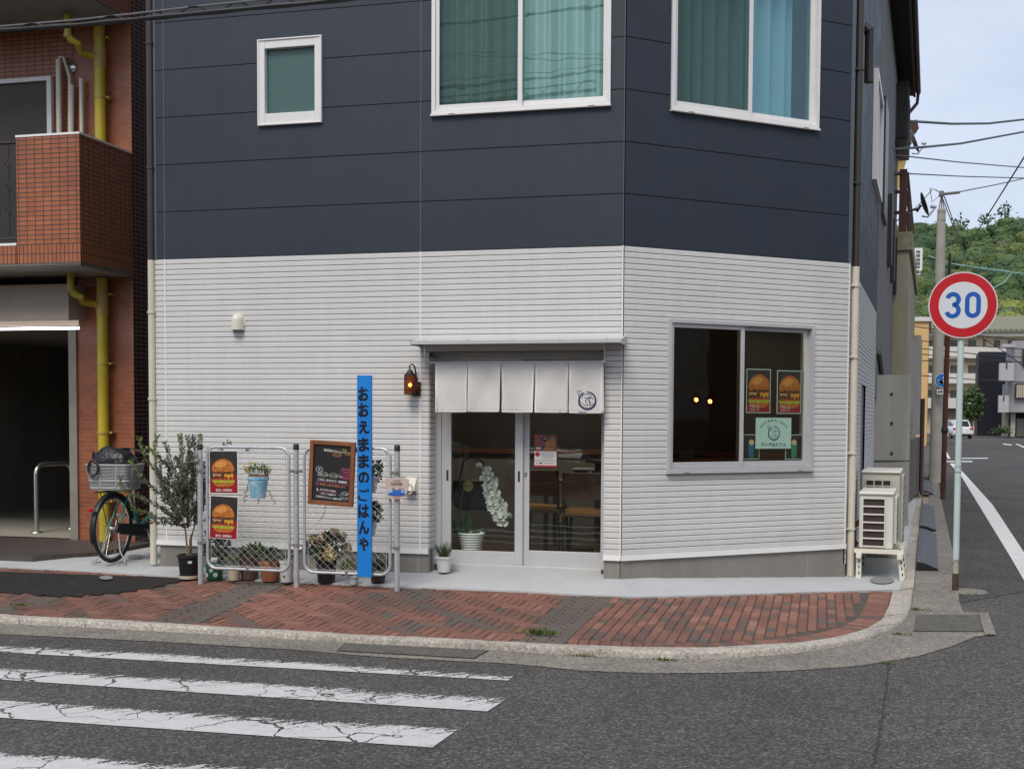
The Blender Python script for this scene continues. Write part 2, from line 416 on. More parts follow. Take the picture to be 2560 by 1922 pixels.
def sheet(name, pts, mat, uvscale=None):
    b = MB(); b.poly(pts); return b
# road: one asphalt sheet to the horizon
b = MB(); b.poly([V(-900, -300, 0), V(900, -300, 0), V(900, 1200, 0), V(-900, 1200, 0)])
tag(b.build('road', M['asphalt']), kind='structure')
# side street surface (older, greyer asphalt) beyond the corner
b = MB(); pts = [G(2399, 1506, .004), G(2385, 1392, .004), G(2353, 1249, .004), G(2338, 1160, .004), G(2336, 1100, .004)]
q = G(2700, 1100, .004); far = [q, G(2900, 1300, .004), G(2900, 1420, .004)]
b.poly(pts + far); tag(b.build('side_street', M['asphalt_side']), kind='structure')

def offs(poly, z): return [V(p.x, p.y, z) for p in poly]
# kerb outlines taken on the ground
KB = [(-420, 1513), (0, 1534), (318, 1550), (683, 1572), (984, 1588), (1273, 1602), (1396, 1608), (1650, 1617), (1801, 1617), (1974, 1607), (2090, 1591), (2165, 1571), (2206, 1548), (2223, 1513), (2232, 1475)]
kb = []
for c in KB:
    q = G(*c, .05); s = st(q)[0]; kb.append(G(*c, zkerb(s)))
KF = [(-420, 1537), (0, 1558), (289, 1573), (492, 1584), (694, 1596), (903, 1609), (1238, 1626), (1450, 1640), (1680, 1648), (1800, 1647), (1950, 1638), (2060, 1625), (2180, 1598), (2240, 1574), (2268, 1552), (2280, 1520), (2284, 1475)]
kf = [G(*c, 0) for c in KF]
def resample(pl, n):
    d = [0]
    for a, c in zip(pl, pl[1:]): d.append(d[-1] + (c - a).length)
    out = []
    for i in range(n):
        x = d[-1] * i / (n - 1); j = 0
        while j < len(d) - 2 and d[j + 1] < x: j += 1
        out.append(pl[j].lerp(pl[j + 1], (x - d[j]) / max(1e-9, d[j + 1] - d[j])))
    return out
def smooth_pl(pl, it=2):
    for _ in range(it): pl = [pl[0]] + [(pl[i - 1] + pl[i] * 2 + pl[i + 1]) / 4 for i in range(1, len(pl) - 1)] + [pl[-1]]
    return pl
NK = 180
kbr, kfr = smooth_pl(resample(kb, NK), 4), smooth_pl(resample(kf, NK), 4)
# main kerb: stones with joints, rounded front arris
b = MB(); step = 9
for i0 in range(0, NK - 1, step):
    i1 = min(i0 + step, NK - 1); rows = []
    jj = rnd.uniform(-.004, .004)
    for i in range(i0, i1 + 1):
        p, f = kbr[i].copy(), kfr[i].copy()
        if i == i0: tgv = (kfr[min(i + 1, NK - 1)] - f).normalized(); p += tgv * .006; f += tgv * .006
        if i == i1: tgv = (f - kfr[i - 1]).normalized(); p -= tgv * .006; f -= tgv * .006
        ht = zkerb(st(p)[0]) + jj; dr = (f - p); dr.z = 0; L = dr.length; dr.normalize()
        rows.append([V(p.x, p.y, -.05), V(p.x, p.y, ht), V(f.x, f.y, 0) - dr * .045 + Z * ht, V(f.x, f.y, 0) - dr * .022 + Z * (ht - .008),
                     V(f.x, f.y, 0) - dr * .008 + Z * (ht - .024), V(f.x, f.y, -.05)])
    m = len(rows[0]); base = [x for r in rows for x in r]
    fs = [(i * m + k, (i + 1) * m + k, (i + 1) * m + k + 1, i * m + k + 1) for i in range(len(rows) - 1) for k in range(m - 1)]
    fs += [tuple(range(m)), tuple(range((len(rows) - 1) * m, len(rows) * m))[::-1]]
    b.add(base, fs)
tag(b.build('kerb', M['granite'], smooth=True, ang=35), kind='structure')

# concrete gutter strip round the corner
GO = [(-420, 1568), (0, 1584), (380, 1602), (718, 1622), (960, 1642), (1280, 1658), (1453, 1675), (1627, 1682), (1801, 1681), (1974, 1676), (2148, 1663), (2292, 1640), (2379, 1614), (2440, 1590), (2485, 1586), (2466, 1532), (2408, 1528), (2399, 1506), (2385, 1392), (2353, 1249), (2346, 1205)]
GI = [(2306, 1205), (2306, 1240), (2296, 1331), (2291, 1396), (2285, 1470)]
gz = .004
go = [G(*c, gz) for c in GO]; gi = [G(*c, gz) for c in GI]
inner = [V(p.x, p.y, gz) for p in kfr[::-1]]
b = MB(); b.poly(go + gi + [p for p in inner[::6]] )
tag(b.build('gutter', M['gutter']), kind='structure')

# apron: the new concrete strip round the building
AF = [(-300, 1404), (0, 1416), (173, 1424), (490, 1443), (740, 1453), (1000, 1466), (1280, 1476), (1460, 1486), (1600, 1491), (1760, 1487), (1950, 1481), (2120, 1476), (2258, 1473)]
AF2 = [(2262, 1440), (2276, 1340), (2290, 1270), (2300, 1236)]
af = []
for c in AF:
    q = G(*c, .06); s = st(q)[0]; af.append(G(*c, zapron(s)))
af2 = [G(*c, .02) for c in AF2]
wl = [FA(s, -.35, zwall(s)) for s in (-7.4, -6.2, -5.2, -4.3, -3.3, -2.6, -1.9, -1.2, -.6, 0)]
wl += [FB(s, -.3, lerp(.185, .03, s / LB)) for s in (.4, .9, 1.5, 2.0, LB)]
front = resample(af, 40)
b = MB(); back = resample(wl, 40); 
for i in range(39): b.quad(back[i], front[i], front[i + 1], back[i + 1])
cs = resample([wl[-1], FC(3, -.1, .028), FC(6.5, -.1, .02), FC(13, -.1, .02)], 20); ce = resample([af[-1]] + af2, 20)
for i in range(19): b.quad(cs[i], ce[i], ce[i + 1], cs[i + 1])
lip = resample(af, 40)
for i in range(39): b.quad(lip[i], V(lip[i].x, lip[i].y, -.02), V(lip[i + 1].x, lip[i + 1].y, -.02), lip[i + 1])
bo = [FA(-7.4, -2.4, .10), FA(-4.4, -2.4, .10)]
b.poly([FA(-6.1, -2.4, .098), FA(-4.4, -2.4, .098), FA(-4.4, -.2, .1035), FA(-6.1, -.2, .098)])
tag(b.build('apron', M['apron']), kind='structure')
# kerb of the side street
KI = [(2250, 1476), (2262, 1440), (2276, 1340), (2290, 1270), (2302, 1212)]
KO = [(2284, 1475), (2290, 1396), (2296, 1331), (2305, 1241), (2310, 1206)]
ki, ko = resample([G(*c, .035) for c in KI], 40), resample([G(*c, .02) for c in KO], 40)
b = MB()
for i0 in range(0, 39, 3):
    for i in range(i0, min(i0 + 3, 39)):
        a0, a1, o0, o1 = ki[i].copy(), ki[i + 1].copy(), ko[i].copy(), ko[i + 1].copy()
        if i == i0:
            d = (o1 - o0).normalized() * .012; a0 += d; o0 += d
        zz = .045 + .003 * math.sin(i0 * 3)
        for q in (a0, a1, o0, o1): q.z = zz
        b.quad(a0, o0, o1, a1); b.quad(o0, V(o0.x, o0.y, -.05), V(o1.x, o1.y, -.05), o1); b.quad(a0, a1, V(a1.x, a1.y, -.02), V(a0.x, a0.y, -.02))
        if i == i0: b.quad(a0, V(a0.x, a0.y, 0), V(o0.x, o0.y, 0), o0)
tag(b.build('kerb_side', M['granite']), kind='structure')

# brick pavement: every paver a bevelled block on a sand bed
def brickmat(name, c, v=.25):
    m, t, bs = new_mat(name); co = coords(t, 'World')
    f = noise_(t, co, 16, 6, .75); g = noise_(t, co, .7, 4, .6)
    cc = mixc(t, ramp(t, f, [(.28, 0), (.72, 1)]), tuple(x * (1 - v) for x in c), tuple(x * (1 + v) for x in c))
    cc = mixc(t, ramp(t, g, [(.42, 0), (.7, .6)]), cc, (.06, .045, .04))
    t.links.new(cc, bs.inputs['Base Color']); bs.inputs['Roughness'].default_value = .82
    bump(t, bs, noise_(t, co, 110, 3), .35, .003); return m
BM = [brickmat('red_paver', (.225, .096, .066)), brickmat('rose_paver', (.265, .125, .088)), brickmat('rust_paver', (.175, .082, .058)),
      brickmat('brown_paver', (.125, .078, .062)), brickmat('grey_paver', (.11, .095, .08), .2), plain('paver_bed', (.075, .06, .048), .9, var=.3)]
tk = st(kb[4])[1]
def tfront(s): return pw(s, [(st(q)[0], st(q)[1]) for q in af])
def gzp(s, t):
    ta = tfront(s); k = max(0, min(1, (t - ta) / max(.2, 2.9 - ta)))
    return lerp(zapron(s) - .012, zkerb(s) - .012, k)
kpoly = [(st(a)[0], st(a)[1]) for a in [p * 1.0 for p, f in zip(kbr, kfr)]]
kpoly = kpoly + [(3.2, -1.2), (-9, -1.2)]
def inside(s, t):
    c = False; n = len(kpoly)
    for i in range(n):
        (x0, y0), (x1, y1) = kpoly[i], kpoly[i - 1]
        if (y0 > t) != (y1 > t) and s < (x1 - x0) * (t - y0) / (y1 - y0) + x0: c = not c
    return c
b = MB()
def paver(corn, mi, half=False):
    cs, ct = sum(c[0] for c in corn) / 4, sum(c[1] for c in corn) / 4
    if ct < tfront(cs) - .1 or cs > 2.46: return
    if not inside(cs, ct):
        if half: return
        m01 = lambda a, c: ((a[0] + c[0]) / 2, (a[1] + c[1]) / 2)
        c0, c1, c2, c3 = corn
        if abs(c1[0] - c0[0]) > abs(c3[1] - c0[1]): a, d = m01(c0, c1), m01(c3, c2); paver([c0, a, d, c3], mi, True); paver([a, c1, c2, d], mi, True)
        else: a, d = m01(c0, c3), m01(c1, c2); paver([c0, c1, d, a], mi, True); paver([a, d, c2, c3], mi, True)
        return
    dz = rnd.uniform(-.003, .003); tx, ty = rnd.uniform(-.02, .02), rnd.uniform(-.02, .02)
    def sh(c, k): return (cs + (c[0] - cs) * k[0], ct + (c[1] - ct) * k[1])
    ex = max(abs(c[0] - cs) for c in corn); ey = max(abs(c[1] - ct) for c in corn)
    top, low = [], []
    for c in corn:
        a = sh(c, (1 - .0075 / ex, 1 - .0075 / ey)); z = gzp(cs, ct) + (gzp(*a) - gzp(cs, ct)) + dz + tx * (a[0] - cs) + ty * (a[1] - ct)
        top.append(FA(a[0], a[1], z))
        a = sh(c, (1 - .003 / ex, 1 - .003 / ey)); low.append(FA(a[0], a[1], gzp(*a) + dz - .008))
    b.add(top + low, [(0, 1, 2, 3)] + [(i, 4 + i, 4 + (i + 1) % 4, (i + 1) % 4) for i in range(4)], mi)
def pick(red=1.0):
    x = rnd.random()
    return 0 if x < .40 else 1 if x < .54 else 2 if x < .83 else 3 if x < .95 else 4
bl = [(st(G(*c, .09))) for c in ((341, 1549), (608, 1452), (463, 1555), (718, 1455))]
br_ = [(st(G(*c, .08))) for c in ((1280, 1602), (1425, 1484), (1396, 1608), (1535, 1491))]
def xline(p, q, t): return p[0] + (q[0] - p[0]) * (t - p[1]) / (q[1] - p[1])
def zone(s, t):
    if xline(bl[0], bl[1], t) < s < xline(bl[2], bl[3], t): return 'band'
    if xline(br_[0], br_[1], t) < s < xline(br_[2], br_[3], t): return 'band'
    if s >= xline(br_[2], br_[3], t): return 'right'
    return 'herring'
W_ = .069
for i in range(-140, 60):
    for j in range(-2, 50):
        x, y = i * W_, j * W_; c = (i - j) % 6
        if c == 0: r = (x, x + 3 * W_, y, y + W_)
        elif c == 3: r = (x, x + W_, y - 2 * W_, y + W_)
        else: continue
        cs, ct = (r[0] + r[1]) / 2, (r[2] + r[3]) / 2
        if zone(cs, ct) != 'herring': continue
        mi = pick()
        tone = mnoise.noise(V((x + y) * .55, (x - y) * 1.9, 4.0))
        if tone > .27 and rnd.random() < .85: mi = 3 if rnd.random() < .7 else 4
        elif tone > .12 and mi in (0, 1): mi = 2
        elif mi in (3, 4): mi = 0
        paver([(r[0], r[2]), (r[1], r[2]), (r[1], r[3]), (r[0], r[3])], mi)
for row in range(0, 70):            # grey bands: narrow bricks laid along the kerb
    y = .6 + row * .066
    for (p0, p1, p2, p3) in (bl, br_):
        s0, s1 = xline(p0, p1, y), xline(p2, p3, y); n = 2; o = (row % 2) * .5
        xs = [s0] + [s0 + (s1 - s0) * (k + .5 + o * .5) / 2.5 for k in range(2)] + [s1]
        for a, c in zip(xs, xs[1:]): paver([(a, y), (c, y), (c, y + .066), (a, y + .066)], 4 if rnd.random() < .86 else 3)
for col in range(0, 90):            # right of the second band: courses running out to the kerb
    for row in range(-14, 24):
        y0 = .5 + row * .205 + (col % 2) * .1; y1 = y0 + .205
        yc = (y0 + y1) / 2
        x0 = xline(br_[2], br_[3], yc) * .45 + br_[2][0] * .55 + col * .073
        if zone(x0 + .036, yc) != 'right' or not inside(x0 + .036, yc): continue
        sl = (br_[3][0] - br_[2][0]) / (br_[3][1] - br_[2][1]) * .45
        # keep clear of the soldier course along the kerb
        dd = min(((kpoly[k][0] - x0 - .05) ** 2 + (kpoly[k][1] - yc) ** 2) for k in range(0, NK, 2)) ** .5
        if dd < .245: continue
        d0, d1 = sl * (y0 - yc), sl * (y1 - yc)
        paver([(x0 + d0, y0), (x0 + .073 + d0, y0), (x0 + .073 + d1, y1), (x0 + d1, y1)], pick())
acc = 0
kin = [(st(p)[0], st(p)[1]) for p in kbr]
pl = [V(x, y, 0) for x, y in kin if x > br_[2][0] - .02]
L_ = sum((q - p).length for p, q in zip(pl, pl[1:])); n = int(L_ / .074); rs = resample(pl, n + 1)
for p, q in zip(rs, rs[1:]):        # soldier course following the curve
    t_ = (q - p).normalized(); nn = V(-t_.y, t_.x, 0)
    if not inside((p + nn * .1).x, (p + nn * .1).y): nn = -nn
    a, c = p + nn * .005, q + nn * .005; d, e = q + nn * .2, p + nn * .2
    paver([(a.x, a.y), (c.x, c.y), (d.x, d.y), (e.x, e.y)], pick())
for row in range(-9, 300):            # bed of sand under the pavers
    pass
for i in range(-90, 36):
    s0, s1 = i * .1, i * .1 + .1
    for j in range(-12, 40):
        t0 = j * .1
        if s0 < 2.4 and inside(s0 + .05, t0 + .05) and t0 > tfront(s0) - .25:
            b.quad(*[FA(s, t, gzp(s, t) - .008) for s, t in ((s0, t0), (s1, t0), (s1, t0 + .1), (s0, t0 + .1))], 5)
tag(b.build('pavement', BM), kind='structure')
# fresh asphalt patch in front of the neighbour's garage
AP = [(-420, 1409), (0, 1428), (200, 1435), (480, 1445), (452, 1450), (448, 1454), (420, 1457), (414, 1463), (388, 1466), (382, 1471), (345, 1472), (338, 1477), (305, 1478), (298, 1483), (262, 1482), (250, 1487), (212, 1485), (203, 1491), (160, 1488), (150, 1492), (108, 1486), (98, 1489), (60, 1480), (48, 1484), (0, 1479), (-420, 1460)]
ap = []
for c in AP:
    q = G(*c, .075)
    for _ in range(3): s_, t_ = st(q); q = G(*c, gzp(s_, t_) + .0075)
    ap.append(q)
b = MB(); b.poly(ap)
tag(b.build('asphalt_patch', M['asphalt_new']), kind='structure')

# road markings
PAINTS = [m_paint('road_paint_worn', .965), m_paint('road_paint', .915), m_paint('road_paint', .89), m_paint('road_paint', .92)]; PAINT = None
def stripe(corn, name='road_marking', z=.0045, n=30):
    b = MB(); me_uv = []
    tl, tr, br, bl_ = [G(*c, z) for c in corn]
    b.quad(bl_, br, tr, tl); o = b.build(name, PAINTS.pop(0))
    lay = o.data.uv_layers.new(name='UVMap')
    for k, uv in enumerate(((0, 0), (1, 0), (1, 1), (0, 1))): lay.data[k].uv = uv
    tag(o, kind='structure'); return o
stripe([(-330, 1590), (1290, 1683), (1272, 1700), (-330, 1611)])
stripe([(-330, 1649), (1272, 1743), (1218, 1777), (-330, 1676)])
stripe([(-330, 1729), (1146, 1821), (1081, 1867), (-330, 1770)])
stripe([(-330, 1861), (1010, 1938), (960, 1985), (-330, 1905)])
WHITE = plain('line_paint', (.62, .62, .62), .7, var=.15, scale=9)
def line(pts, name='road_marking'):
    b = MB(); b.poly([G(*c, .009) for c in pts]); tag(b.build(name, WHITE), kind='structure')
line([(2374, 1158), (2403, 1190), (2452, 1270), (2524, 1388), (2580, 1484), (2640, 1484), (2560, 1380), (2482, 1262), (2418, 1191), (2386, 1158)])
line([(2362, 1152), (2431, 1152), (2431, 1154.5), (2362, 1154.5)])
line([(2405, 1144.5), (2470, 1144), (2470, 1146), (2405, 1146.5)])
line([(2365, 1125), (2376, 1146), (2369, 1146), (2362, 1125)])
line([(2543, 1109), (2575, 1122), (2575, 1126), (2538, 1109.5)])
line([(2505, 1108), (2530, 1111), (2530, 1113), (2512, 1111.5)])

# ================================================================ THE CAFE BUILDING
cafe = thing('cafe_building', FA(0, 0, .18), 'corner cafe building with navy upper panels over white ribbed siding', 'building')
cafe_loc = cafe.location
RIB = (ZB - ZT) / 54
def ribs(b, P, s0, s1, openings, zlo=ZT, zhi=ZB):
    n = int(round((zhi - zlo) / RIB))
    for i in range(n):
        z0 = zlo + i * RIB
        segs = [(s0, s1)]
        for (o0, o1, oz0, oz1) in openings:
            if z0 + RIB * .5 > oz0 and z0 + RIB * .5 < oz1:
                ns = []
                for a, c in segs:
                    if o0 > a: ns.append((a, min(c, o0)))
                    if o1 < c: ns.append((max(a, o1), c))
                segs = [x for x in ns if x[1] - x[0] > .002]
        prof = [(0.003, z0), (.0115, z0 + .0012), (.0120, z0 + RIB * .76), (.0065, z0 + RIB * .875), (0.003, z0 + RIB * .88), (0.003, z0 + RIB)]
        for a, c in segs:
            for k, ((t0, za), (t1, zb)) in enumerate(zip(prof, prof[1:])):
                b.quad(P(a, t0, za), P(c, t0, za), P(c, t1, zb), P(a, t1, zb), 1 if k == 4 else 0)
            b.poly([P(a, t, z) for t, z in prof[::-1]]); b.poly([P(c, t, z) for t, z in prof])
# door opening in facade A and window opening in facade B
D0, D1 = A(1073, 1000)[0], A(1512, 1000)[0]; DZ1 = A(1300, 878)[1]
Wb = [B(1667.6, 796.6), B(2031.4, 814), B(2027, 1174), B(1665, 1177.4)]
WB0, WB1 = (Wb[0][0] + Wb[3][0]) / 2, (Wb[1][0] + Wb[2][0]) / 2; WBZ0, WBZ1 = (Wb[2][1] + Wb[3][1]) / 2, (Wb[0][1] + Wb[1][1]) / 2
SL = -4.635; KC = 5.75
b = MB()
ribs(b, FA, SL, 0, [(D0, D1, -1, DZ1)])
ribs(b, FB, 0.004, LB - .004, [(WB0 + .02, WB1 - .02, WBZ0 + .02, WBZ1 - .02)])
ribs(b, FC, .004, KC, [(2.3, 3.35, -1, 2.02)], zlo=ZT - RIB * 4)
# the ribbed return of the door recess
JD = .17
oJ = FA(D0, 0, 0); PJ = lambda s, t, z: oJ - nA * s + dA * t * .8 + Z * z
ribs(b, PJ, 0.0, JD, [], zhi=ZT + RIB * int((DZ1 - ZT) / RIB))
b.build('white_siding', [M['white_siding'], plain('siding_groove', (.26, .26, .25), .8)], cafe)
# white vertical joints
b = MB()
for s in (-4.527, -1.894): b.box(FA, s - .006, s + .006, 0, .0155, ZT, ZB - .001)
b.box(FA, -.010, -.0005, 0.002, .0165, ZT, ZB - .001)
b.box(FB, LB - .012, LB - .001, .002, .016, ZT, ZB - .001)
b.each('siding_joint', M['joint'], cafe)
# navy panels with real grooves
b = MB(); TOPZ = ZB + P455 * 12
uw = {}
def win_rect(f, tl, tr, br, bl_): 
    a = [f(*c) for c in (tl, tr, br, bl_)]
    return ((a[0][0] + a[3][0]) / 2, (a[1][0] + a[2][0]) / 2, (a[2][1] + a[3][1]) / 2, (a[0][1] + a[1][1]) / 2)
UA0, UA1 = (A(1083, 60)[0] + A(1080, 288)[0]) / 2, (A(1530, 20)[0] + A(1527, 260)[0]) / 2
UAZ0 = (A(1080, 290)[1] + A(1527, 261)[1]) / 2; UAZ1 = UAZ0 + 1.55
UB0, UB1 = B(1675, 250)[0], B(2043, 290)[0]; UBZ0 = (B(1674, 274.7)[1] + B(2040.8, 324.6)[1]) / 2; UBZ1 = UBZ0 + 1.55
S0, S1, SZ0, SZ1 = win_rect(A, (650, 106), (804.7, 94), (804.7, 306), (651.8, 314))
def panels(P, s0, s1, ops, t0=.004, zlo=ZB, n=12):
    for i in range(n):
        za, zb = zlo + P455 * i + (.004 if i else 0), zlo + P455 * (i + 1) - .004
        cuts = sorted({za, zb} | {z for o in ops for z in (o[2], o[3]) if za < z < zb})
        for z0, z1 in zip(cuts, cuts[1:]):
            segs = [(s0, s1)]
            for o in ops:
                if z0 >= o[2] - 1e-6 and z1 <= o[3] + 1e-6:
                    ns = []
                    for a, c in segs:
                        if o[0] > a: ns.append((a, min(c, o[0])))
                        if o[1] < c: ns.append((max(a, o[1]), c))
                    segs = ns
            for a, c in segs: b.box(P, a, c, -.02, t0 + .008, z0, z1)
    # back of the grooves
opsA = [(UA0 + .02, UA1 - .02, UAZ0 + .02, UAZ1 - .02), (S0 + .02, S1 - .02, SZ0 + .02, SZ1 - .02)]
opsB = [(UB0 + .02, UB1 - .02, UBZ0 + .02, UBZ1 - .02)]
opsC = [(3.8, 5.55, 4.65, 6.0)]
panels(FA, SL + .02, -.002, opsA); panels(FB, .002, LB - .03, opsB); panels(FC, .03, KC, opsC)
b.build('navy_siding', M['dark_siding'], cafe)
b = MB()
for i in range(1, 12):
    z = ZB + P455 * i
    for P, s0, s1, ops in ((FA, SL + .02, -.002, opsA), (FB, .002, LB - .03, opsB), (FC, .03, KC, opsC)):
        segs = [(s0, s1)]
        for o in ops:
            if o[2] < z < o[3]:
                segs = [x for a, c in segs for x in ((a, min(c, o[0])), (max(a, o[1]), c)) if x[1] > x[0]]
        for a, c in segs: b.quad(P(a, .003, z - .0042), P(c, .003, z - .0042), P(c, .003, z + .0042), P(a, .003, z + .0042))
b.build('panel_groove', M['groove'], cafe)
b = MB()
for s in (-4.527, -1.894): b.box(FA, s - .0025, s + .0025, .012, .0128, ZB + .01, TOPZ)
b.box(FA, -.007, -.002, .012, .0128, ZB + .01, TOPZ)
b.each('panel_joint', M['dark_joint'], cafe)
b = MB()
b.box(FB, LB - .03, LB + .012, -.03, .016, ZB - .004, TOPZ); b.box(FC, .0, .03, -.02, .014, ZB - .003, TOPZ)
b.box(FA, SL - .01, SL + .02, -.3, .014, ZB - .004, TOPZ)
b.each('corner_trim', plain('corner_trim_grey', (.10, .112, .135), .45, var=.04), cafe)
# white base trim, foundation
b = MB()
b.box(FA, SL, D0 - .0, -.02, .030, ZT - .05, ZT - .001); b.box(FA, D1, .0, -.02, .030, ZT - .05, ZT - .001)
b.box(FB, .0, LB - .0, -.02, .030, ZT - .0505, ZT - .002)
b.each('base_trim', M['joint'], cafe)
b = MB()
b.box(FA, SL + .03, D0 - .004, -.3, .006, -.1, ZT - .05); b.box(FA, D1 + .004, -.01, -.3, .006, -.1, ZT - .05)
b.box(FB, -.001, LB - .02, -.3, .007, -.1, ZT - .0505)
b.box(FC, .0, KC, -.3, .005, -.1, ZT - RIB * 4)
b.each('foundation', M['found'], cafe)
# walls behind the cladding (also the room's inside), storey slab, roof
b = MB()
def backwall(P, s0, s1, ops, t0, t1, z0, z1):
    zs = sorted({z0, z1} | {z for o in ops for z in (o[2], o[3])})
    for za, zb in zip(zs, zs[1:]):
        segs = [(s0, s1)]
        for o in ops:
            if za >= o[2] - 1e-6 and zb <= o[3] + 1e-6:
                segs = [x for a, c in segs for x in ((a, min(c, o[0])), (max(a, o[1]), c)) if x[1] - x[0] > 1e-4]
        for a, c in segs: b.box(P, a, c, t0, t1, za, zb)
backwall(FA, SL + .1, -.03, [(D0, D1, .05, DZ1)] + opsA, -.12, -.021, .05, TOPZ)
backwall(FB, .0, LB, [(WB0 + .02, WB1 - .02, WBZ0 + .02, WBZ1 - .02)] + opsB, -.15, -.021, .05, TOPZ)
backwall(FC, .1, KC, [], -.15, -.021, .05, TOPZ)
b.box(FA, SL + .1, SL + .2, -7, -.16, .05, TOPZ)
b.build('wall', M['room_wall'], cafe)
b = MB()
fp = [FA(SL + .21, -.16, 0), FA(-.05, -.16, 0), FB(LB - .05, -.2, 0), FC(KC - .05, -.2, 0), FC(KC - .05, -6, 0), FA(SL + .21, -7, 0)]
b.prism([p + Z * 2.92 for p in fp], Z * .3); b.build('ceiling_slab', M['room_wall'], cafe)
b = MB(); b.prism([p + Z * .1 for p in fp], Z * .1); b.build('floor_slab', M['wood_floor'], cafe)
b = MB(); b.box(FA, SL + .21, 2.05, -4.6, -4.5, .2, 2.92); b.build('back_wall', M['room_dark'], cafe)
rp = [FA(SL - .05, .08, 0), FA(.0, .08, 0), FB(LB + .03, .08, 0), FC(KC, .08, 0), FC(KC, -6, 0), FA(SL - .05, -7, 0)]
b = MB(); b.prism([p + Z * TOPZ for p in rp], Z * .18); b.build('roof', M['darkmetal'], cafe)

# ---- sliding windows
def sliding_window(P, s0, s1, z0, z1, fr, gl_l, gl_r, split=.5, w=.034, front_left=True, curtain=None, name='window', depth=.06, sill=True):
    b = MB()
    b.box(P, s0, s0 + w, -.06, .035, z0, z1); b.box(P, s1 - w, s1, -.06, .035, z0, z1)
    b.box(P, s0 + w, s1 - w, -.06, .034, z1 - w, z1); b.box(P, s0 + w, s1 - w, -.06, .034, z0, z0 + w * .9)
    b.box(P, s0 - .006, s1 + .006, .0, .050, z0 - .018, z0 - .001)
    for x in (s0 + (s1 - s0) * .12, s0 + (s1 - s0) * .9): b.box(P, x - .03, x + .03, .0505, .0525, z0 - .012, z0 - .007, 1)
    win = b.build(name, [fr, M['groove']], cafe, bevel=.003)
    sm = s0 + (s1 - s0) * split; fw = .042
    for k, (a, c, t) in enumerate(((s0 + w, sm + fw * .5, .012 if front_left else -.02), (sm - fw * .5, s1 - w, -.02 if front_left else .012))):
        b = MB(); zl, zh = z0 + w * .9 + .002, z1 - w - .002
        b.box(P, a, a + fw * .8, t - .028, t, zl, zh); b.box(P, c - fw, c, t - .028, t, zl, zh)
        b.box(P, a + fw * .8, c - fw, t - .027, t - .001, zl, zl + fw * 1.25); b.box(P, a + fw * .8, c - fw, t - .027, t - .001, zh - fw * .9, zh)
        b.build('sash', fr, win, bevel=.002)
        b = MB(); b.box(P, a + fw * .8, c - fw, t - .016, t - .010, zl + fw * 1.25, zh - fw * .9)
        b.build('pane', gl_l if k == 0 else gl_r, win, uv=(dA, nA) if P is FA else (dB, nB))
    return win
G_UP_R = glass('window_glass', (.84, .95, .93), 2.0, base=.10)
G_UP_L = glass('screened_window_glass', (.60, .71, .69), 1.4, base=.05, dirt=.05)
G_UB_R = glass('sky_window_glass', (.80, .95, .97), 2.0, base=.12)
G_LO_L = glass('screened_cafe_glass', (.50, .48, .45), .9)
G_LO_R = glass('wired_cafe_glass', (.96, .97, .95), .7, hatch=23)
G_DOOR = glass('door_glass', (.93, .96, .94), 1.7)
sliding_window(FA, UA0, UA1, UAZ0, UAZ1, M['white_metal'], G_UP_L, G_UP_R, .5)
sliding_window(FB, UB0, UB1, UBZ0, UBZ1, M['white_metal'], G_UP_L, G_UB_R, .525)
sliding_window(FB, WB0, WB1, WBZ0, WBZ1, M['silver'], G_LO_L, G_LO_R, .5)
# small fixed window with figured glass
b = MB(); w_ = .06
b.box(FA, S0, S0 + w_, -.05, .035, SZ0, SZ1); b.box(FA, S1 - w_, S1, -.05, .035, SZ0, SZ1)
b.box(FA, S0 + w_, S1 - w_, -.05, .033, SZ1 - .075, SZ1); b.box(FA, S0 + w_, S1 - w_, -.05, .033, SZ0, SZ0 + .10)
b.box(FA, S0 - .012, S0 + .004, -.01, .045, SZ0 - .012, SZ1 + .012); b.box(FA, S1 - .004, S1 + .012, -.01, .045, SZ0 - .012, SZ1 + .012)
b.box(FA, S0 + .004, S1 - .004, -.01, .044, SZ1 - .002, SZ1 + .0115); b.box(FA, S0 + .004, S1 - .004, -.01, .044, SZ0 - .0115, SZ0 + .003)
sw = b.build('window', M['white_metal'], cafe, bevel=.003)
m, t, bs = new_mat('figured_glass'); co = coords(t, 'UV')
wa = t.nodes.new('ShaderNodeTexWave'); wa.inputs['Scale'].default_value = 1
mp = t.nodes.new('ShaderNodeMapping'); mp.inputs['Rotation'].default_value = (0, 0, R(50)); mp.inputs['Scale'].default_value = (26, 26, 26); t.links.new(co, mp.inputs[0]); t.links.new(mp.outputs[0], wa.inputs['Vector'])
wb2 = t.nodes.new('ShaderNodeTexWave'); mp2 = t.nodes.new('ShaderNodeMapping'); mp2.inputs['Rotation'].default_value = (0, 0, R(-50)); mp2.inputs['Scale'].default_value = (26, 26, 26); t.links.new(co, mp2.inputs[0]); t.links.new(mp2.outputs[0], wb2.inputs['Vector'])
pt = math_(t, 'MULTIPLY', wa.outputs['Fac'], wb2.outputs['Fac'])
t.links.new(mixc(t, pt, (.045, .10, .092), (.10, .20, .18)), bs.inputs['Base Color']); bs.inputs['Roughness'].default_value = .18
bump(t, bs, pt, .15, .003)
b = MB(); b.box(FA, S0 + w_, S1 - w_, -.03, -.02, SZ0 + .10, SZ1 - .075); b.build('pane', m, sw, uv=(dA, nA))
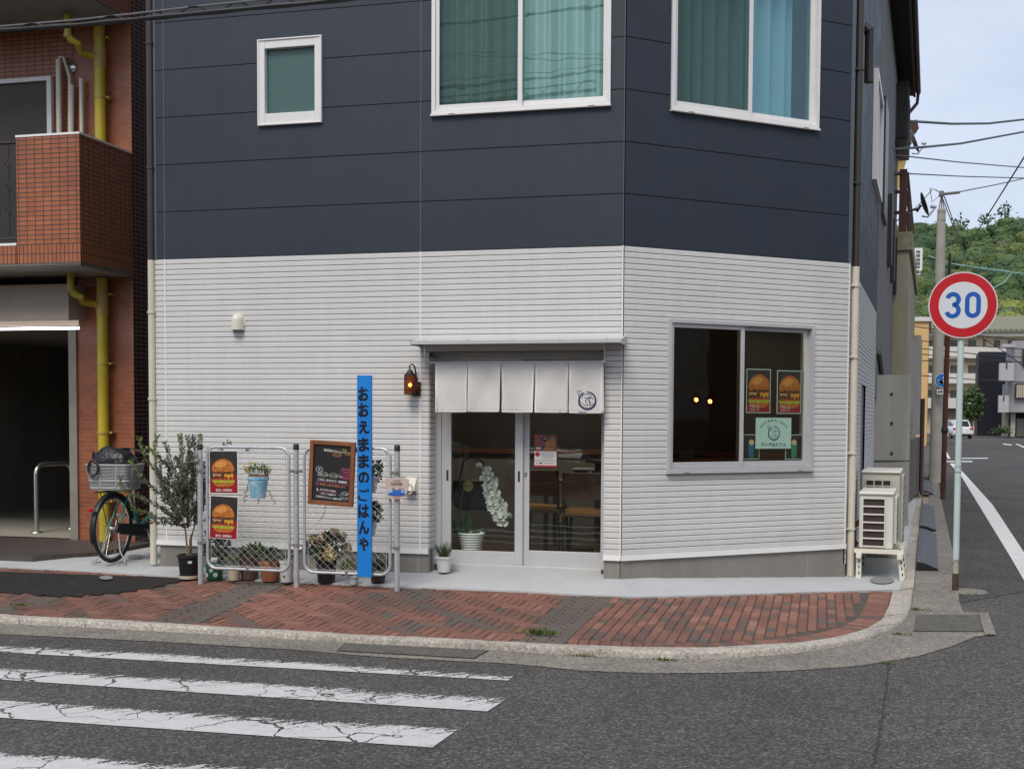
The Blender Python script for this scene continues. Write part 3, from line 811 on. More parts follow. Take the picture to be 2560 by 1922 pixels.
# curtains behind the upper windows
def curtain(P, s0, s1, z0, z1, mat, label, t=-.20, fold=.06, amp=.03, seed=1):
    r = random.Random(seed); b = MB(); n = int((s1 - s0) / .01); xs = []
    ph = 0
    for i in range(n + 1):
        ph += .01 / fold * 2 * math.pi * (1 + .5 * mnoise.noise(V(i * .02, seed, 0)))
        xs.append((s0 + (s1 - s0) * i / n, t + amp * math.sin(ph) * (.7 + .5 * mnoise.noise(V(i * .05, seed * 3, 0)))))
    for (a, ta), (c, tc) in zip(xs, xs[1:]): b.quad(P(a, ta, z0), P(c, tc, z0), P(c, tc * 1.0 + .0, z1), P(a, ta, z1))
    o = b.build('curtain', mat, None, loc=P((s0 + s1) / 2, t, z1), smooth=True, ang=180)
    tag(o, label, 'curtain')
CUR = plain('sheer_curtain', (.50, .58, .57), .8, var=.05); CURB = plain('pale_blue_curtain', (.40, .49, .52), .8, var=.05)
curtain(FA, UA0 + .03, UA1 - .03, UAZ0 - .02, UAZ1, CUR, 'sheer pale green curtain behind the wide upstairs window above the door', seed=2, fold=.13, amp=.07)
curtain(FB, UB0 + .02, UB1 - .16, UBZ0 - .02, UBZ1, CURB, 'pale blue curtain behind the upstairs window of the chamfered corner', seed=5, fold=.15, amp=.07)
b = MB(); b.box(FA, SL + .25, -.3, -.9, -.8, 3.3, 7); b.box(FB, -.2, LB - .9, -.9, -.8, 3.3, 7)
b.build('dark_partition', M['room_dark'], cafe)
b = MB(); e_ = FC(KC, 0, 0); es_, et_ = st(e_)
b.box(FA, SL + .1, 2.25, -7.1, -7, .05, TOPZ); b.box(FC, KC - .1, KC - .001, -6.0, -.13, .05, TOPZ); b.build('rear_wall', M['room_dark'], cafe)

# ---- door: aluminium frame with two sliding glass leaves
TD = -JD
d0, d1 = A(1090, 1000, TD)[0], A(1514, 1000, TD)[0]
dz0 = A(1300, 1420, TD)[1]; dz1 = DZ1 - .01
b = MB(); fw = .05
b.box(FA, d0 - .05, d0 + fw, TD - .1, TD, dz0 - .05, dz1 + .03); b.box(FA, d1 - fw * .5, d1 + .06, TD - .1, TD, dz0 - .05, dz1 + .03)
b.box(FA, d0 + fw, d1 - fw * .5, TD - .1, TD + .005, dz1 - .05, dz1 + .03); b.box(FA, d0 + fw, d1 - fw * .5, TD - .1, TD + .02, dz0 - .05, dz0 + .022)
door = b.build('door', M['silver2'], cafe, bevel=.003)
dm0, dm1 = A(1290, 1200, TD)[0], A(1321, 1200, TD)[0]
dl0 = A(1126, 1200, TD)[0]
for (a, c, t, wl_, wr_, zb_) in ((d0 + fw, (dm0 + dm1) / 2, TD - .02, dl0 - d0 - fw, .075, .125), ((dm0 + dm1) / 2 - .01, d1 - fw * .5, TD - .055, .065, .02, .14)):
    b = MB(); zl, zh = dz0 + .022, dz1 - .05
    b.box(FA, a, a + wl_, t - .03, t, zl, zh); b.box(FA, c - wr_, c, t - .03, t, zl, zh)
    b.box(FA, a + wl_, c - wr_, t - .029, t - .001, zl, zl + zb_); b.box(FA, a + wl_, c - wr_, t - .029, t - .001, zh - .05, zh)
    lf = b.build('door_leaf', M['silver'], door, bevel=.002)
    b = MB(); b.box(FA, a + wl_, c - wr_, t - .018, t - .012, zl + zb_, zh - .05); b.build('door_pane', G_DOOR, door)
b = MB()
for px, py in ((1117, 1188), (1296, 1191)):
    s, z = A(px, py, TD); b.box(FA, s - .010, s + .010, TD - .0195, TD - .017, z - .05, z + .05, 0)
s, z = A(1313, 1186, TD - .03); b.box(FA, s - .012, s + .012, TD - .054, TD - .05, z - .02, z + .02, 1)
b.each('door_handle', [M['groove'], M['steel']], door)
b = MB(); b.box(FA, D0 - .001, d0 - .051, -JD - .02, -.005, .1, DZ1 + .02); b.box(FA, d1 + .06, D1 + .02, -JD - .08, -.006, .1, DZ1 + .02)
b.box(FA, D0, D1, -JD - .1, -.004, DZ1, DZ1 + .03)
b.build('door_reveal', M['silver2'], cafe)

# ---- aluminium awning over the door
aw0, aw1 = A(1027, 855, .30)[0], A(1548, 855, .30)[0]; az = A(1300, 859, .30)[1]
b = MB(); sl = .06
b.prism([FA(aw0, .0, az + .065), FA(aw1 + .02, .0, az + .065), FA(aw1 + .02, .30, az + .02), FA(aw0, .30, az + .02)], Z * .012)
b.box(FA, aw0, aw1 + .02, .295, .310, az + .002, az + .032); b.box(FA, aw0, aw1, .0, .03, az - .005, az + .064)
b.prism([FA(aw1 + .0, .0, az - .005), FA(aw1, .0, az + .066), FA(aw1, .30, az + .033), FA(aw1, .30, az - .002)], dA * .018)
b.prism([FA(aw0, .0, az - .005), FA(aw0, .0, az + .066), FA(aw0, .30, az + .033), FA(aw0, .30, az - .002)], -dA * .012)
for k in range(5): x = lerp(aw0, aw1, .06 + .22 * k); b.box(FA, x - .005, x + .005, .24, .285, az + .037, az + .043)
b.build('awning', M['silver'], cafe)

# ---- drainpipes and fittings
def pipe(P, s, t, zs, r, parent, clips=(), name='drainpipe'):
    for (z0, z1, m_) in zs:
        b = MB(); b.tube([P(s, t, z0), P(s, t, z1)], r, 14)
        o = b.build(name, m_, parent, smooth=True)
        b = MB()
        for z in clips:
            if z0 < z < z1: b = MB(); b.tube([P(s, t, z - .012), P(s, t, z + .012)], r * 1.22, 14); b.box(P, s - r * 1.5, s + .01, -.0, t, z - .006, z + .006); b.build('pipe_clip', m_, o, smooth=True)
        pass
pipe(FA, SL - .035, .02, [(.12, ZB - .01, M['beige_pipe']), (ZB - .01, TOPZ, M['dark_pipe'])], .034, cafe, (.9, 1.75, 2.6, 4.0, 5.2))
pipe(FC, .09, .055, [(.03, ZB - .03, M['beige_pipe']), (ZB - .03, TOPZ, M['dark_pipe'])], .037, cafe, (.5, 1.25, 2.2, 2.9, 3.9, 5.0))
pipe(FC, .42, .045, [(.35, 2.05, M['white_pipe']), (2.05, 2.75, M['white_pipe']), (2.75, 3.25, M['dark_pipe']), (3.25, 5.05, M['dark_pipe'])], .026, cafe, (1.0, 2.05))
b = MB(); s, z = A(598, 806)
rr = .062; rows = []
for z_, k in [(z - .075, 1.0), (z - .03, 1.0), (z + .02, 1.0)] + [(z + .02 + rr * math.sin(a), math.cos(a)) for a in [i * math.pi / 2 / 7 for i in range(1, 8)]]:
    k = max(.02, k); rows.append([FA(s - rr * k * math.cos(a), .016 + rr * 1.35 * k * math.sin(a), z_) for a in [math.pi * j / 16 for j in range(17)]])
b.add([p for r_ in rows for p in r_], [(i * 17 + j, i * 17 + j + 1, (i + 1) * 17 + j + 1, (i + 1) * 17 + j) for i in range(len(rows) - 1) for j in range(16)])
b.lathe(FA(s, .012, z + .0), [(rr * 1.22, 0), (rr * 1.22, .006), (rr, .008)], 28, ax=nA)
b.box(FA, s - rr * .8, s + rr * .8, .02, .07, z - .068, z - .064, 1)
b.build('vent_hood', [M['cream'], M['groove']], cafe, smooth=True, ang=50)
b = MB(); s, z = A(1030, 1212); s1_ = A(1043, 1215)[0]
b.prism([FA(s - .05, .013, z + .075), FA(s - .05, .10, z - .05), FA(s - .05, .013, z - .06)], dA * (s1_ - s + .05)); b.box(FA, s - .06, s1_ + .008, .012, .018, z - .08, z + .085)
b.box(FA, s - .045, s1_ - .005, .02, .085, z - .0595, z - .052, 1)
b.build('intake_cover', [M['cream'], M['groove']], cafe)
# details on the side wall up the street: window boxes, duct, shutter door
b = MB()
b.box(FC, 3.78, 3.86, -.05, .07, 4.63, 6.02); b.box(FC, 5.48, 5.56, -.05, .07, 4.63, 6.02); b.box(FC, 3.86, 5.48, -.05, .068, 5.94, 6.02); b.box(FC, 3.86, 5.48, -.05, .068, 4.63, 4.70); b.box(FC, 4.60, 4.70, -.04, .05, 4.70, 5.94)
sw2 = b.build('side_window', M['white_metal'], cafe)
b = MB(); b.box(FC, 3.86, 5.48, -.02, -.01, 4.7, 5.94); b.build('pane', plain('side_pane', (.10, .11, .115), .1), sw2)
b = MB(); b.box(FC, 2.3, 3.35, -.12, -.05, .15, 2.05); b.build('side_door', M['silver2'], cafe)
b = MB(); b.tube([FC(1.15, .09, 5.7), FC(1.15, .09, 5.15)], .05, 12); b.tube([FC(1.15, .02, 5.75), FC(1.15, .09, 5.68)], .06, 10); b.build('exhaust_duct', M['dark_pipe'], cafe, smooth=True)
# ================================================================ LEFT: BRICK APARTMENT BUILDING
brick = thing('brick_building', FA(-6.2, -1.6, .12), 'orange tiled apartment building with yellow pipes and an open garage', 'building')
UVA = (dA, nA)
TW, TB, SR = -1.6, -.6, -5.875          # wall plane, balcony front plane, right edge
b = MB()
b.box(FA, -6.60, SR, -2.2, TW, .05, 9.2)            # pier right of the garage
b.build('pier', M['red_tile_p'], brick, uv=UVA)
b = MB()
b.box(FA, -16, -6.605, -2.2, TW - .001, 3.12, 9.2)
b.box(FA, -16, -9.6, -2.2, TW - .002, .05, 3.1)
b.build('wall', M['red_tile'], brick, uv=UVA)
b = MB(); b.box(FA, SR - .3, SR + .004, -14, TW - .004, .05, 9.2); b.build('side_wall', M['gap_shade_tile'], brick, uv=UVA)
b = MB(); b.box(FA, -16, SR - .31, -14, -13.8, .05, 9.2); b.box(FA, -16, SR - .31, -13.8, -2.21, 9.05, 9.2); b.build('rear_wall', M['concrete_dark'], brick)
# balconies: parapet, edge strip, soffit
zb0, zb1, zt_ = 3.17, 3.42, 4.545
def balcony(z0, name='balcony'):
    zz0, zz1, zz2 = z0, z0 + .235, z0 + 1.365
    b = MB(); bl_ = -6.64
    b.box(FA, bl_, SR, TB - .12, TB, zz1, zz2); b.box(FA, SR - .12, SR - .0, TW + .001, TB - .12, zz1, zz2)
    bal = b.build(name, M['red_tile'], brick, uv=UVA)
    b = MB(); b.box(FA, -16, bl_ - .012, TB - .12, TB, zz0 + .025, zz1 - .012); b.box(FA, bl_, SR, TB - .12, TB - .001, zz0 + .025, zz1); b.box(FA, SR - .12, SR - .001, TW + .001, TB - .12, zz0 + .025, zz1)
    b.build('soldier_course', M['red_tile_v'], bal, uv=UVA)
    b = MB(); b.box(FA, -16, SR + .012, TW + .002, TB + .014, zz0, zz0 + .024); b.build('drip_edge', M['concrete_dark'], bal)
    b = MB(); b.box(FA, -16, SR + .004, TW + .003, TB + .004, zz0 - .012, zz0 - .001); b.build('soffit', M['soffit'], bal)
    b = MB(); b.box(FA, bl_ - .004, SR + .006, TB - .125, TB + .006, zz2, zz2 + .022); b.box(FA, SR - .125, SR + .006, TW, TB - .125, zz2, zz2 + .022); b.box(FA, -16, bl_ - .01, TB - .125, TB + .006, zz1 - .011, zz1 + .016)
    b.build('coping', M['joint'], bal)
    b = MB(); x1 = bl_ - .03; x0 = x1 - 1.6
    for z in (zz1 + .07, zz2 - .04): b.tube([FA(x0, TB - .05, z), FA(x1, TB - .05, z)], .016, 8)
    b.tube([FA(x1, TB - .05, zz1 + .0), FA(x1, TB - .05, zz2 - .03)], .016, 8)
    for k in range(11):      # wrought scrolls
        x = x1 - .10 - k * .14
        b.tube([FA(x, TB - .05, zz1 + .07), FA(x, TB - .05, zz2 - .04)], .006, 6)
        for zc in (.35, .6, .85):
            b.tube([FA(x - .045 * math.cos(a) * (1 - a / 9), TB - .045, zz1 + zc + .07 * math.sin(a) * (1 - a / 9)) for a in [i * .5 for i in range(14)]], .005, 5)
    b.build('railing', M['darkmetal'], bal)
    b = MB(); b.box(FA, -16, x1 - .03, TB - .4, TB - .38, zz1 + .02, zz2 - .1); b.build('screen', plain('dark_screen', (.035, .03, .022), .4), bal)
    return bal
balcony(3.17); balcony(6.02)
# window on the upper floor behind the balcony
wz0, wz1 = 3.6, A(100, 195, TW)[1]; wx1 = A(134, 250, TW)[0]
b = MB()
b.box(FA, -9.5, wx1, TW - .02, TW + .05, wz1 - .05, wz1); b.box(FA, wx1 - .06, wx1, TW - .02, TW + .049, wz0, wz1 - .05)
w2 = b.build('window', M['white_metal'], brick, bevel=.004)
b = MB(); b.box(FA, -9.5, wx1 - .06, TW + .005, TW + .012, wz0, wz1 - .05); b.build('pane', plain('dark_window_pane', (.040, .033, .022), .5), w2)
# yellow drain stack with branches, and aircon sleeves
def ypipe(z0, z1, zbr):
    ps = A(258, 1000, TW + .1)[0]; b = MB(); tt = TW + .1
    b.tube([FA(ps, tt, z0), FA(ps, tt, z1)], .062, 16)
    pz = zbr; ex = A(180, 640, TW + .45)[0]
    b.tube([FA(ps, tt, pz), FA(ps - .15, tt + .14, pz + .03), FA(ex + .09, TW + .44, pz + .07), FA(ex + .03, TW + .47, pz + .1), FA(ex, TW + .48, pz + .17), FA(ex, TW + .48, pz + .36)], .040, 14)
    o = b.build('drain_stack', M['yellow_pipe'], brick, smooth=True, ang=60)
    b = MB()
    for k in range(4):
        z = lerp(z0, z1, .16 + k * .26)
        b.tube([FA(ps, tt, z - .014), FA(ps, tt, z + .014)], .070, 16); b.box(FA, ps + .05, ps + .10, TW, tt - .01, z - .012, z + .012)
    b.lathe(FA(ps, tt, zbr - .11), [(.070, 0), (.070, .22)], 16); b.lathe(FA(ex, TW + .48, pz + .12), [(.047, 0), (.047, .04)], 14)
    b.each('pipe_collar', plain('yellow_collar', (.46, .33, .08), .4), o, smooth=True)
ypipe(.12, 3.14, 2.83); ypipe(3.42, 5.98, 5.60)
b = MB(); tt = TW + .06
for (x, y0, y1, r) in ((146, 150, 350, .030), (203, 197, 350, .024)):
    s_, z_ = A(x, y0, tt); b.tube([FA(s_, tt, 3.8), FA(s_, tt, z_)], r, 12)
s_, z_ = A(146, 152, tt); s2_, z2_ = A(174, 195, tt)
b.tube([FA(s_, tt, z_), FA(s_ + .02, tt, z_ + .04), FA(s_ + .07, tt, z_ + .03), FA(s2_, tt, z2_), FA(s2_, tt, z2_ - .08)], .016, 8)
b.tube([FA(s2_ + .02, tt, z2_ - .08), FA(s2_, tt, 4.3), FA(s2_ + .02, tt, 3.8)], .034, 10)
b.build('aircon_duct', M['cream'], brick, smooth=True)
b = MB(); s2_, z2_ = A(181, 170, TW); b.lathe(FA(s2_, TW, z2_), [(.062, 0), (.062, .02), (.045, .035), (.0, .04)], 18, ax=nA); b.build('vent_cap', M['steel'], brick, smooth=True)
# garage: box of the roller shutter, frame, floor, walls, lamp
bx1, bz0 = A(172, 800, TW + .32); bz1 = A(172, 709, TW + .32)[1]
b = MB(); b.box(FA, -11, bx1, TW + .0, TW + .32, bz0, bz1); b.build('shutter_box', M['taupe'], brick, bevel=.006)
gx1 = -6.6; gz1 = bz0 - .01
b = MB(); b.box(FA, gx1 - .10, gx1 - .0, TW - .1, TW + .03, .12, gz1); b.box(FA, -11, gx1 - .1, TW - .1, TW + .02, gz1 - .05, gz1 + .05)
b.build('garage_frame', plain('garage_frame_metal', (.27, .25, .215), .45, .2), brick)
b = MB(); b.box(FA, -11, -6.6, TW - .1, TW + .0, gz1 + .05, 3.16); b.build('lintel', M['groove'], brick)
fz = .15
pL, pR = G(-160, 1292, fz), G(202, 1266, fz)
dW = (pR - pL).normalized()
czt = 2.62
b = MB(); b.poly([FA(-11, TW - .02, fz), FA(-6.62, TW - .02, fz), FA(-6.62, -9, fz), FA(-11, -9, fz)]); b.build('garage_floor', M['floor_conc'], brick)
b = MB(); b.poly([FA(-11, TW - .02, czt), FA(-11, -9, czt), FA(-6.6, -9, czt), FA(-6.6, TW - .02, czt)]); b.build('garage_ceiling', M['soffit'], brick)
a_, c_ = pL - dW * 4, pR + dW * 3
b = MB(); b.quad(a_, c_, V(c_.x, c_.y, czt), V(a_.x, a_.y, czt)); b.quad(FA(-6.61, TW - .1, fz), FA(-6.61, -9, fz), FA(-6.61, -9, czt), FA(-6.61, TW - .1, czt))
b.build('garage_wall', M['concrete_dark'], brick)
p0, p1 = Yp(-120, 826, 15.0), Yp(197, 820, 15.4)
zl = czt - .09
q0, q1 = G(-120, 824, zl), G(197, 820, zl)
b = MB(); b.tube([V(q0.x, q0.y, zl), V(q1.x, q1.y, zl)], .014, 10); tl_ = b.build('tube_lamp', emit('lamp_tube', (1, .97, 1), 5), brick)
b = MB(); b.prism([V(q0.x, q0.y - .0, zl + .03), V(q1.x, q1.y - .0, zl + .03), V(q1.x, q1.y + .06, zl + .03), V(q0.x, q0.y + .06, zl + .03)], Z * .055); b.build('lamp_body', M['taupe'], tl_)
# dark tiled step in front
b = MB(); b.prism([FA(-12, TW + .02, .05), FA(-5.62, TW + .02, .05), FA(-5.62, -.60, .05), FA(-6.05, .02, .05), FA(-12, .06, .05)], Z * .095)
tag(b.build('entrance_step', M['step_tile'], None, loc=FA(-6.5, -.5, .05), uv=UVA), 'dark tiled entrance step in front of the garage', 'step')
# hoop stand
b = MB(); h0, h1 = G(92, 1331, fz), G(181, 1321, fz); zt2 = fz + .83
def hoop(p, q, zt, r=.12):
    d = (q - p); L = d.length; d.normalize(); pts = [V(p.x, p.y, fz)]
    for i in range(7):
        a = math.pi / 2 * i / 6; pts.append(V(p.x, p.y, zt - r) + d * (r - r * math.cos(a)) + Z * (r * math.sin(a)))
    for i in range(7):
        a = math.pi / 2 * (1 - i / 6); pts.append(V(q.x, q.y, zt - r) - d * (r - r * math.cos(a)) + Z * (r * math.sin(a)))
    pts.append(V(q.x, q.y, fz)); return pts
b.tube(hoop(h0, h1, zt2), .030, 14); hp = b.build('hoop_stand', M['steel'], None, loc=h0, smooth=True, ang=60)
tag(hp, 'stainless steel hoop stand on the garage floor', 'bike stand')
for q in (h0, h1): b = MB(); b.lathe(V(q.x, q.y, fz), [(.075, .001), (.07, .012), (.0, .012)], 18); b.build('base_plate', M['steel'], hp)

# ================================================================ UP THE SIDE STREET
# concrete pier at the end of the cafe lot
pB = G(2270, 1318, .0); y0 = pB.y; xl = G(2183, 1318, .0).x
b = MB(); ztop = Yp(2230, 937, y0).z
b.prism([V(xl - .1, y0 + .02, -.05), V(pB.x, y0, -.05), V(pB.x + .05, y0 + .2, -.05), V(xl - .05, y0 + .26, -.05)], Z * (ztop + .05))
for px, py in ((2229, 985), (2229, 1058), (2229, 1133)):
    q = Yp(px, py, y0); b.lathe(V(q.x, y0 - .001, q.z), [(.022, 0), (.022, .004), (.014, -.01), (0, -.012)], 12, 1, ax=V(0, -1, 0))
b.box(lambda s, t, z: V(s, y0 - t, z), xl - .1, pB.x, -.01, .002, .97, .982, 1)
tag(b.build('concrete_pier', [M['concrete'], M['groove']], None, loc=V(pB.x - .2, y0, 0)), 'bare concrete pier with tie holes beside the air conditioners', 'wall')
# grey house with deep eaves next door
gh = thing('grey_house', FC(10, .1, 0), 'grey textured house with deep brown eaves above the side street', 'building')
GH = plain('grey_stucco', (.17, .165, .158), .9, var=.2, scale=5, bmp=.5, bscale=30)
b = MB(); b.box(FC, 5.78, 14.0, -5, .02, 1.9, 9.5); b.build('wall', GH, gh)
b = MB(); b.box(FC, 5.78, 14.0, -5, .00, -.05, 1.9); b.build('plinth_wall', M['concrete_beige'], gh)
b = MB(); b.tube([FC(5.9, .05, 2.55), FC(8.2, .05, 2.0), FC(9.9, .05, 1.62), FC(12.5, .05, 1.55), FC(12.6, .05, .3)], .035, 8); b.build('drainpipe', M['dark_pipe'], gh)
e0, e1 = 5.9, 14.2
b = MB(); b.prism([FC(e0, -3, 9.4), FC(e0, .0, 8.32), FC(e0, .30, 8.24), FC(e0, .30, 8.44), FC(e0, -3, 9.7)], dC * (e1 - e0)); b.build('eaves', plain('dark_eaves', (.022, .017, .014), .8), gh)
b = MB(); b.box(FC, e0, e1, .301, .34, 8.22, 8.52); b.build('fascia', plain('worn_fascia', (.13, .085, .05), .8, var=.7, scale=4), gh)
b = MB(); b.tube([FC(e0, .39, 8.35), FC(e1 + .05, .39, 8.33)], .05, 8); b.tube([FC(e1, .39, 8.33), FC(e1, .37, 8.1), FC(e1 - .2, .08, 7.7)], .035, 8); b.build('gutter_pipe', plain('purple_brown_gutter', (.06, .038, .045), .5), gh)
b = MB()
for (k0, k1, z0, z1) in ((6.3, 7.5, 4.6, 6.3),): b.box(FC, k0, k1, .02, .07, z0, z1)
b.each('window', M['dark_pipe'], gh)
b = MB()
for (k0, k1, z0, z1) in ((9.0, 9.6, 4.2, 5.36), (10.6, 11.2, 4.1, 5.2), (12.2, 12.8, 4.03, 5.08)): b.box(FC, k0, k1, .02, .09, z0, z1)
b.each('louvre_window', M['darkmetal'], gh)
b = MB()
for k in range(5): b.box(FC, 12.0 + k * .42, 12.06 + k * .42, .03, .25, 6.9, 7.95)
b.box(FC, 12.0, 13.9, .03, .24, 6.88, 6.95); b.box(FC, 12.0, 13.9, .03, .24, 7.93, 7.99); b.build('window_grille', M['darkmetal'], gh)
# beige concrete building further up
bb = thing('beige_building', FC(17, .3, 0), 'beige concrete building with a red rooftop railing beyond the grey house', 'building')
Yb = 23.4
zc = Yp(2250, 580, Yb).z; xr = Yp(2271, 700, Yb).x
b = MB(); P0 = lambda s, t, z: V(xr, Yb, 0) + dC * s + nC * t + Z * z
b.box(P0, 0, 9, -4, 0, -.05, zc - .35); b.build('wall', M['concrete_beige'], bb)
b = MB(); b.box(P0, -.06, 9.05, -4, .06, zc - .35, zc); b.build('parapet', plain('parapet_beige', (.27, .245, .16), .85, var=.3), bb)
b = MB(); b.box(P0, -.06, .02, -1.0, -.28, 1.5, 3.9); b.build('gable_panel', plain('pebbledash', (.19, .165, .15), .95, var=.3, scale=30, bmp=.6, bscale=50), bb, bevel=.05)
rr_ = plain('red_oxide_rail', (.085, .018, .016), .5, var=.25)
b = MB()
for z in (.35, .75, 1.1): b.box(P0, -.03, .03, -3, -.06, zc + z, zc + z + .06); b.box(P0, 0, 8, -.09, -.03, zc + z, zc + z + .05)
b.box(P0, -.06, .10, -.20, -.06, zc + .001, zc + 1.2); b.build('railing', rr_, bb)
b = MB(); b.box(P0, 1.5, 5, -.01, .12, .9, 3.2); b.box(P0, 6, 9, -.01, .2, 1.2, 3.6); b.each('shutter_boxing', M['concrete'], bb)
# ochre house end beyond with overhanging roof
oh = thing('ochre_house', FC(28, .3, 0), 'narrow ochre house gable lit beyond the grey eaves', 'building')
Yo = 33; b = MB(); xo = Yp(2247, 400, Yo).x
pts = [Yp(*c, Yo) for c in ((2200, 355), (2283, 312), (2281, 345), (2245, 480), (2237, 545), (2200, 545))]
b.prism(pts, V(0, 2, 0)); b.build('gable', plain('ochre_wall', (.50, .34, .12), .8, var=.15), oh)
b = MB(); b.prism([Yp(*c, Yo - .02) for c in ((2200, 372), (2276, 344), (2285, 330), (2280, 308), (2200, 335))], V(0, -.4, 0)); b.build('roof_edge', plain('brown_roof_edge', (.05, .028, .02), .7), oh)
# satellite dishes
def dish(c, d, r, nm, label, arm):
    t = thing(nm, arm, label, 'satellite dish'); d = Vector(d).normalized()
    b = MB(); b.lathe(c, [(0, 0), (r * .5, r * .04), (r * .85, r * .13), (r, r * .2), (r, r * .24), (r * .8, r * .15), (0, .03)], 24, ax=d); b.build('dish', plain('dish_grey', (.06, .06, .065), .5), t, smooth=True)
    b = MB(); lo = c - Z * r * .95; b.tube([lo, lo + d * r * .5 - Z * r * .25, c + d * r * 1.2 - Z * r * .55], .018, 6); b.lathe(c + d * r * 1.2 - Z * r * .6, [(.03, 0), (.04, .1), (.0, .12)], 10, ax=-d + Z * .4)
    b.build('feed_arm', M['galv'], t)
    b = MB(); b.tube([Vector(arm), Vector(arm) + (c - Vector(arm)) * .7 - Z * .05, c - d * .1 - Z * .1, c - d * .02], .025, 8); b.build('mount', M['darkmetal'], t)
dish(Yp(2305, 512, 24.2), (1, -.25, .35), .24, 'satellite_dish', 'dark satellite dish on an arm beside the red rooftop railing', Yp(2270, 527, 24.2))
dish(Yp(2280, 355, 30), (1, -.3, .4), .30, 'satellite_dish', 'dark satellite dish below the ochre house gable', Yp(2250, 372, 30))
# low garden wall, ivy, brown downpipe
gw = [V(pB.x - .25, y0 + .3, 0), V(Yp(2306, 1200, 26).x, 26, 0)]
b = MB(); d_ = (gw[1] - gw[0]).normalized(); n_ = V(d_.y, -d_.x, 0)
b.prism([gw[0] - n_ * .15 - Z * .05, gw[0] - Z * .05, gw[1] - Z * .05, gw[1] - n_ * .15 - Z * .05], Z * 1.25)
tag(b.build('garden_wall', M['concrete_dark'], None, loc=gw[0]), 'low stained garden wall draped with ivy behind the concrete pier', 'wall')
LEAF = [plain('ivy_leaf', (.045, .085, .035), .55, var=.35), plain('ivy_leaf_dark', (.024, .052, .026), .55, var=.3)]
iv = thing('ivy', V(6.3, 19, 1), 'dark ivy hanging over the garden wall behind the concrete pier', 'plant')
b = MB(); bs_ = MB()
for k in range(17):
    y = rnd.uniform(y0 + .4, 21); q = gw[0].lerp(gw[1], (y - y0) / (26 - y0)) - V(.12, 0, 0); z = rnd.choice((1.25, 1.7, 1.15, 1.4, .62))
    p = q + Z * z; path = [p]
    for j in range(10):
        p = p + V(rnd.uniform(-.06, .055), rnd.uniform(-.08, .08), rnd.uniform(-.12, .08)); path.append(p)
        for _ in range(6): b.leaf(p + V(rnd.gauss(0, .045), rnd.gauss(0, .06), rnd.gauss(0, .07)), V(rnd.gauss(0, 1), rnd.gauss(0, 1), rnd.gauss(-.3, 1)), .10, .085, rnd.choice((0, 1, 1)))
    bs_.tube(path, .006, 5)
b.build('foliage', LEAF, iv); bs_.build('stem', M['wood'], iv)
b = MB(); q = G(2302, 1236, .05); b.tube([V(q.x, q.y, 2.0), V(q.x, q.y, .12), V(q.x + .03, q.y - .03, .06), V(q.x + .14, q.y - .08, .05)], .045, 10)
tag(b.build('drainpipe', plain('maroon_pipe', (.055, .024, .024), .45), None, loc=q, smooth=True), 'dark maroon drainpipe standing at the end of the garden wall', 'pipe')
# utility pole
Yu = 30.0; ub = V(Yp(2338, 1206, Yu).x, Yu, 0); ut = Yp(2354, 524, Yu)
CONP = plain('pole_concrete', (.36, .35, .31), .85, var=.12, scale=3, bmp=.2)
up = thing('utility_pole', ub, 'pale concrete utility pole behind the rusty post', 'utility pole')
b = MB(); b.tube([ub, ub.lerp(ut, .5), ut], [.155, .130, .100], 18); b.build('pole', CONP, up, smooth=True, ang=60)
b = MB()
for f in (.44, .60, .76, .955, .985): p = ub.lerp(ut, f); b.lathe(p, [(.155 - .055 * f, 0), (.155 - .055 * f, .05)], 16)
b.build('band', M['darkmetal'], up)
b = MB(); tp = Yp(2354, 486, Yu)
for dx in (-.08, 0, .08): b.tube([ut + V(dx, 0, -.1), tp], .014, 6)
b.lathe(tp - Z * .06, [(.06, 0), (.07, .05), (.05, .14), (0, .15)], 12); b.tube([tp, Yp(2399, 481, Yu)], .035, 8); b.tube([tp, Yp(2330, 505, Yu), Yp(2325, 470, Yu), Yp(2340, 475, Yu), tp], .012, 6)
b.build('insulator_bracket', plain('insulator_grey', (.16, .15, .14), .6), up)
# rusty post
rb = G(2357, 1248, 0); rtp = Yp(2375, 634, rb.y); rmid = Yp(2370, 800, rb.y)
b = MB(); b.tube([rb, rmid], .050, 14); rp_ = b.build('rusty_post', None or plain('rust', (.075, .022, .014), .85, var=.65, scale=5, bmp=.6, bscale=25, vec=(1, 1, .35)), None, loc=rb, smooth=True)
tag(rp_, 'slim rusty red steel post standing before the utility pole', 'post')
b = MB(); b.tube([rmid, rtp], .028, 10); b.build('upper_tube', M['darkmetal'], rp_, smooth=True)
b = MB(); q = rb.lerp(rmid, .37); b.lathe(q, [(.058, 0), (.07, .06), (.058, .12)], 14); q = rb.lerp(rmid, .60); b.tube([q, q + V(.07, 0, 0)], .02, 8); b.build('coupling', M['darkmetal'], rp_)

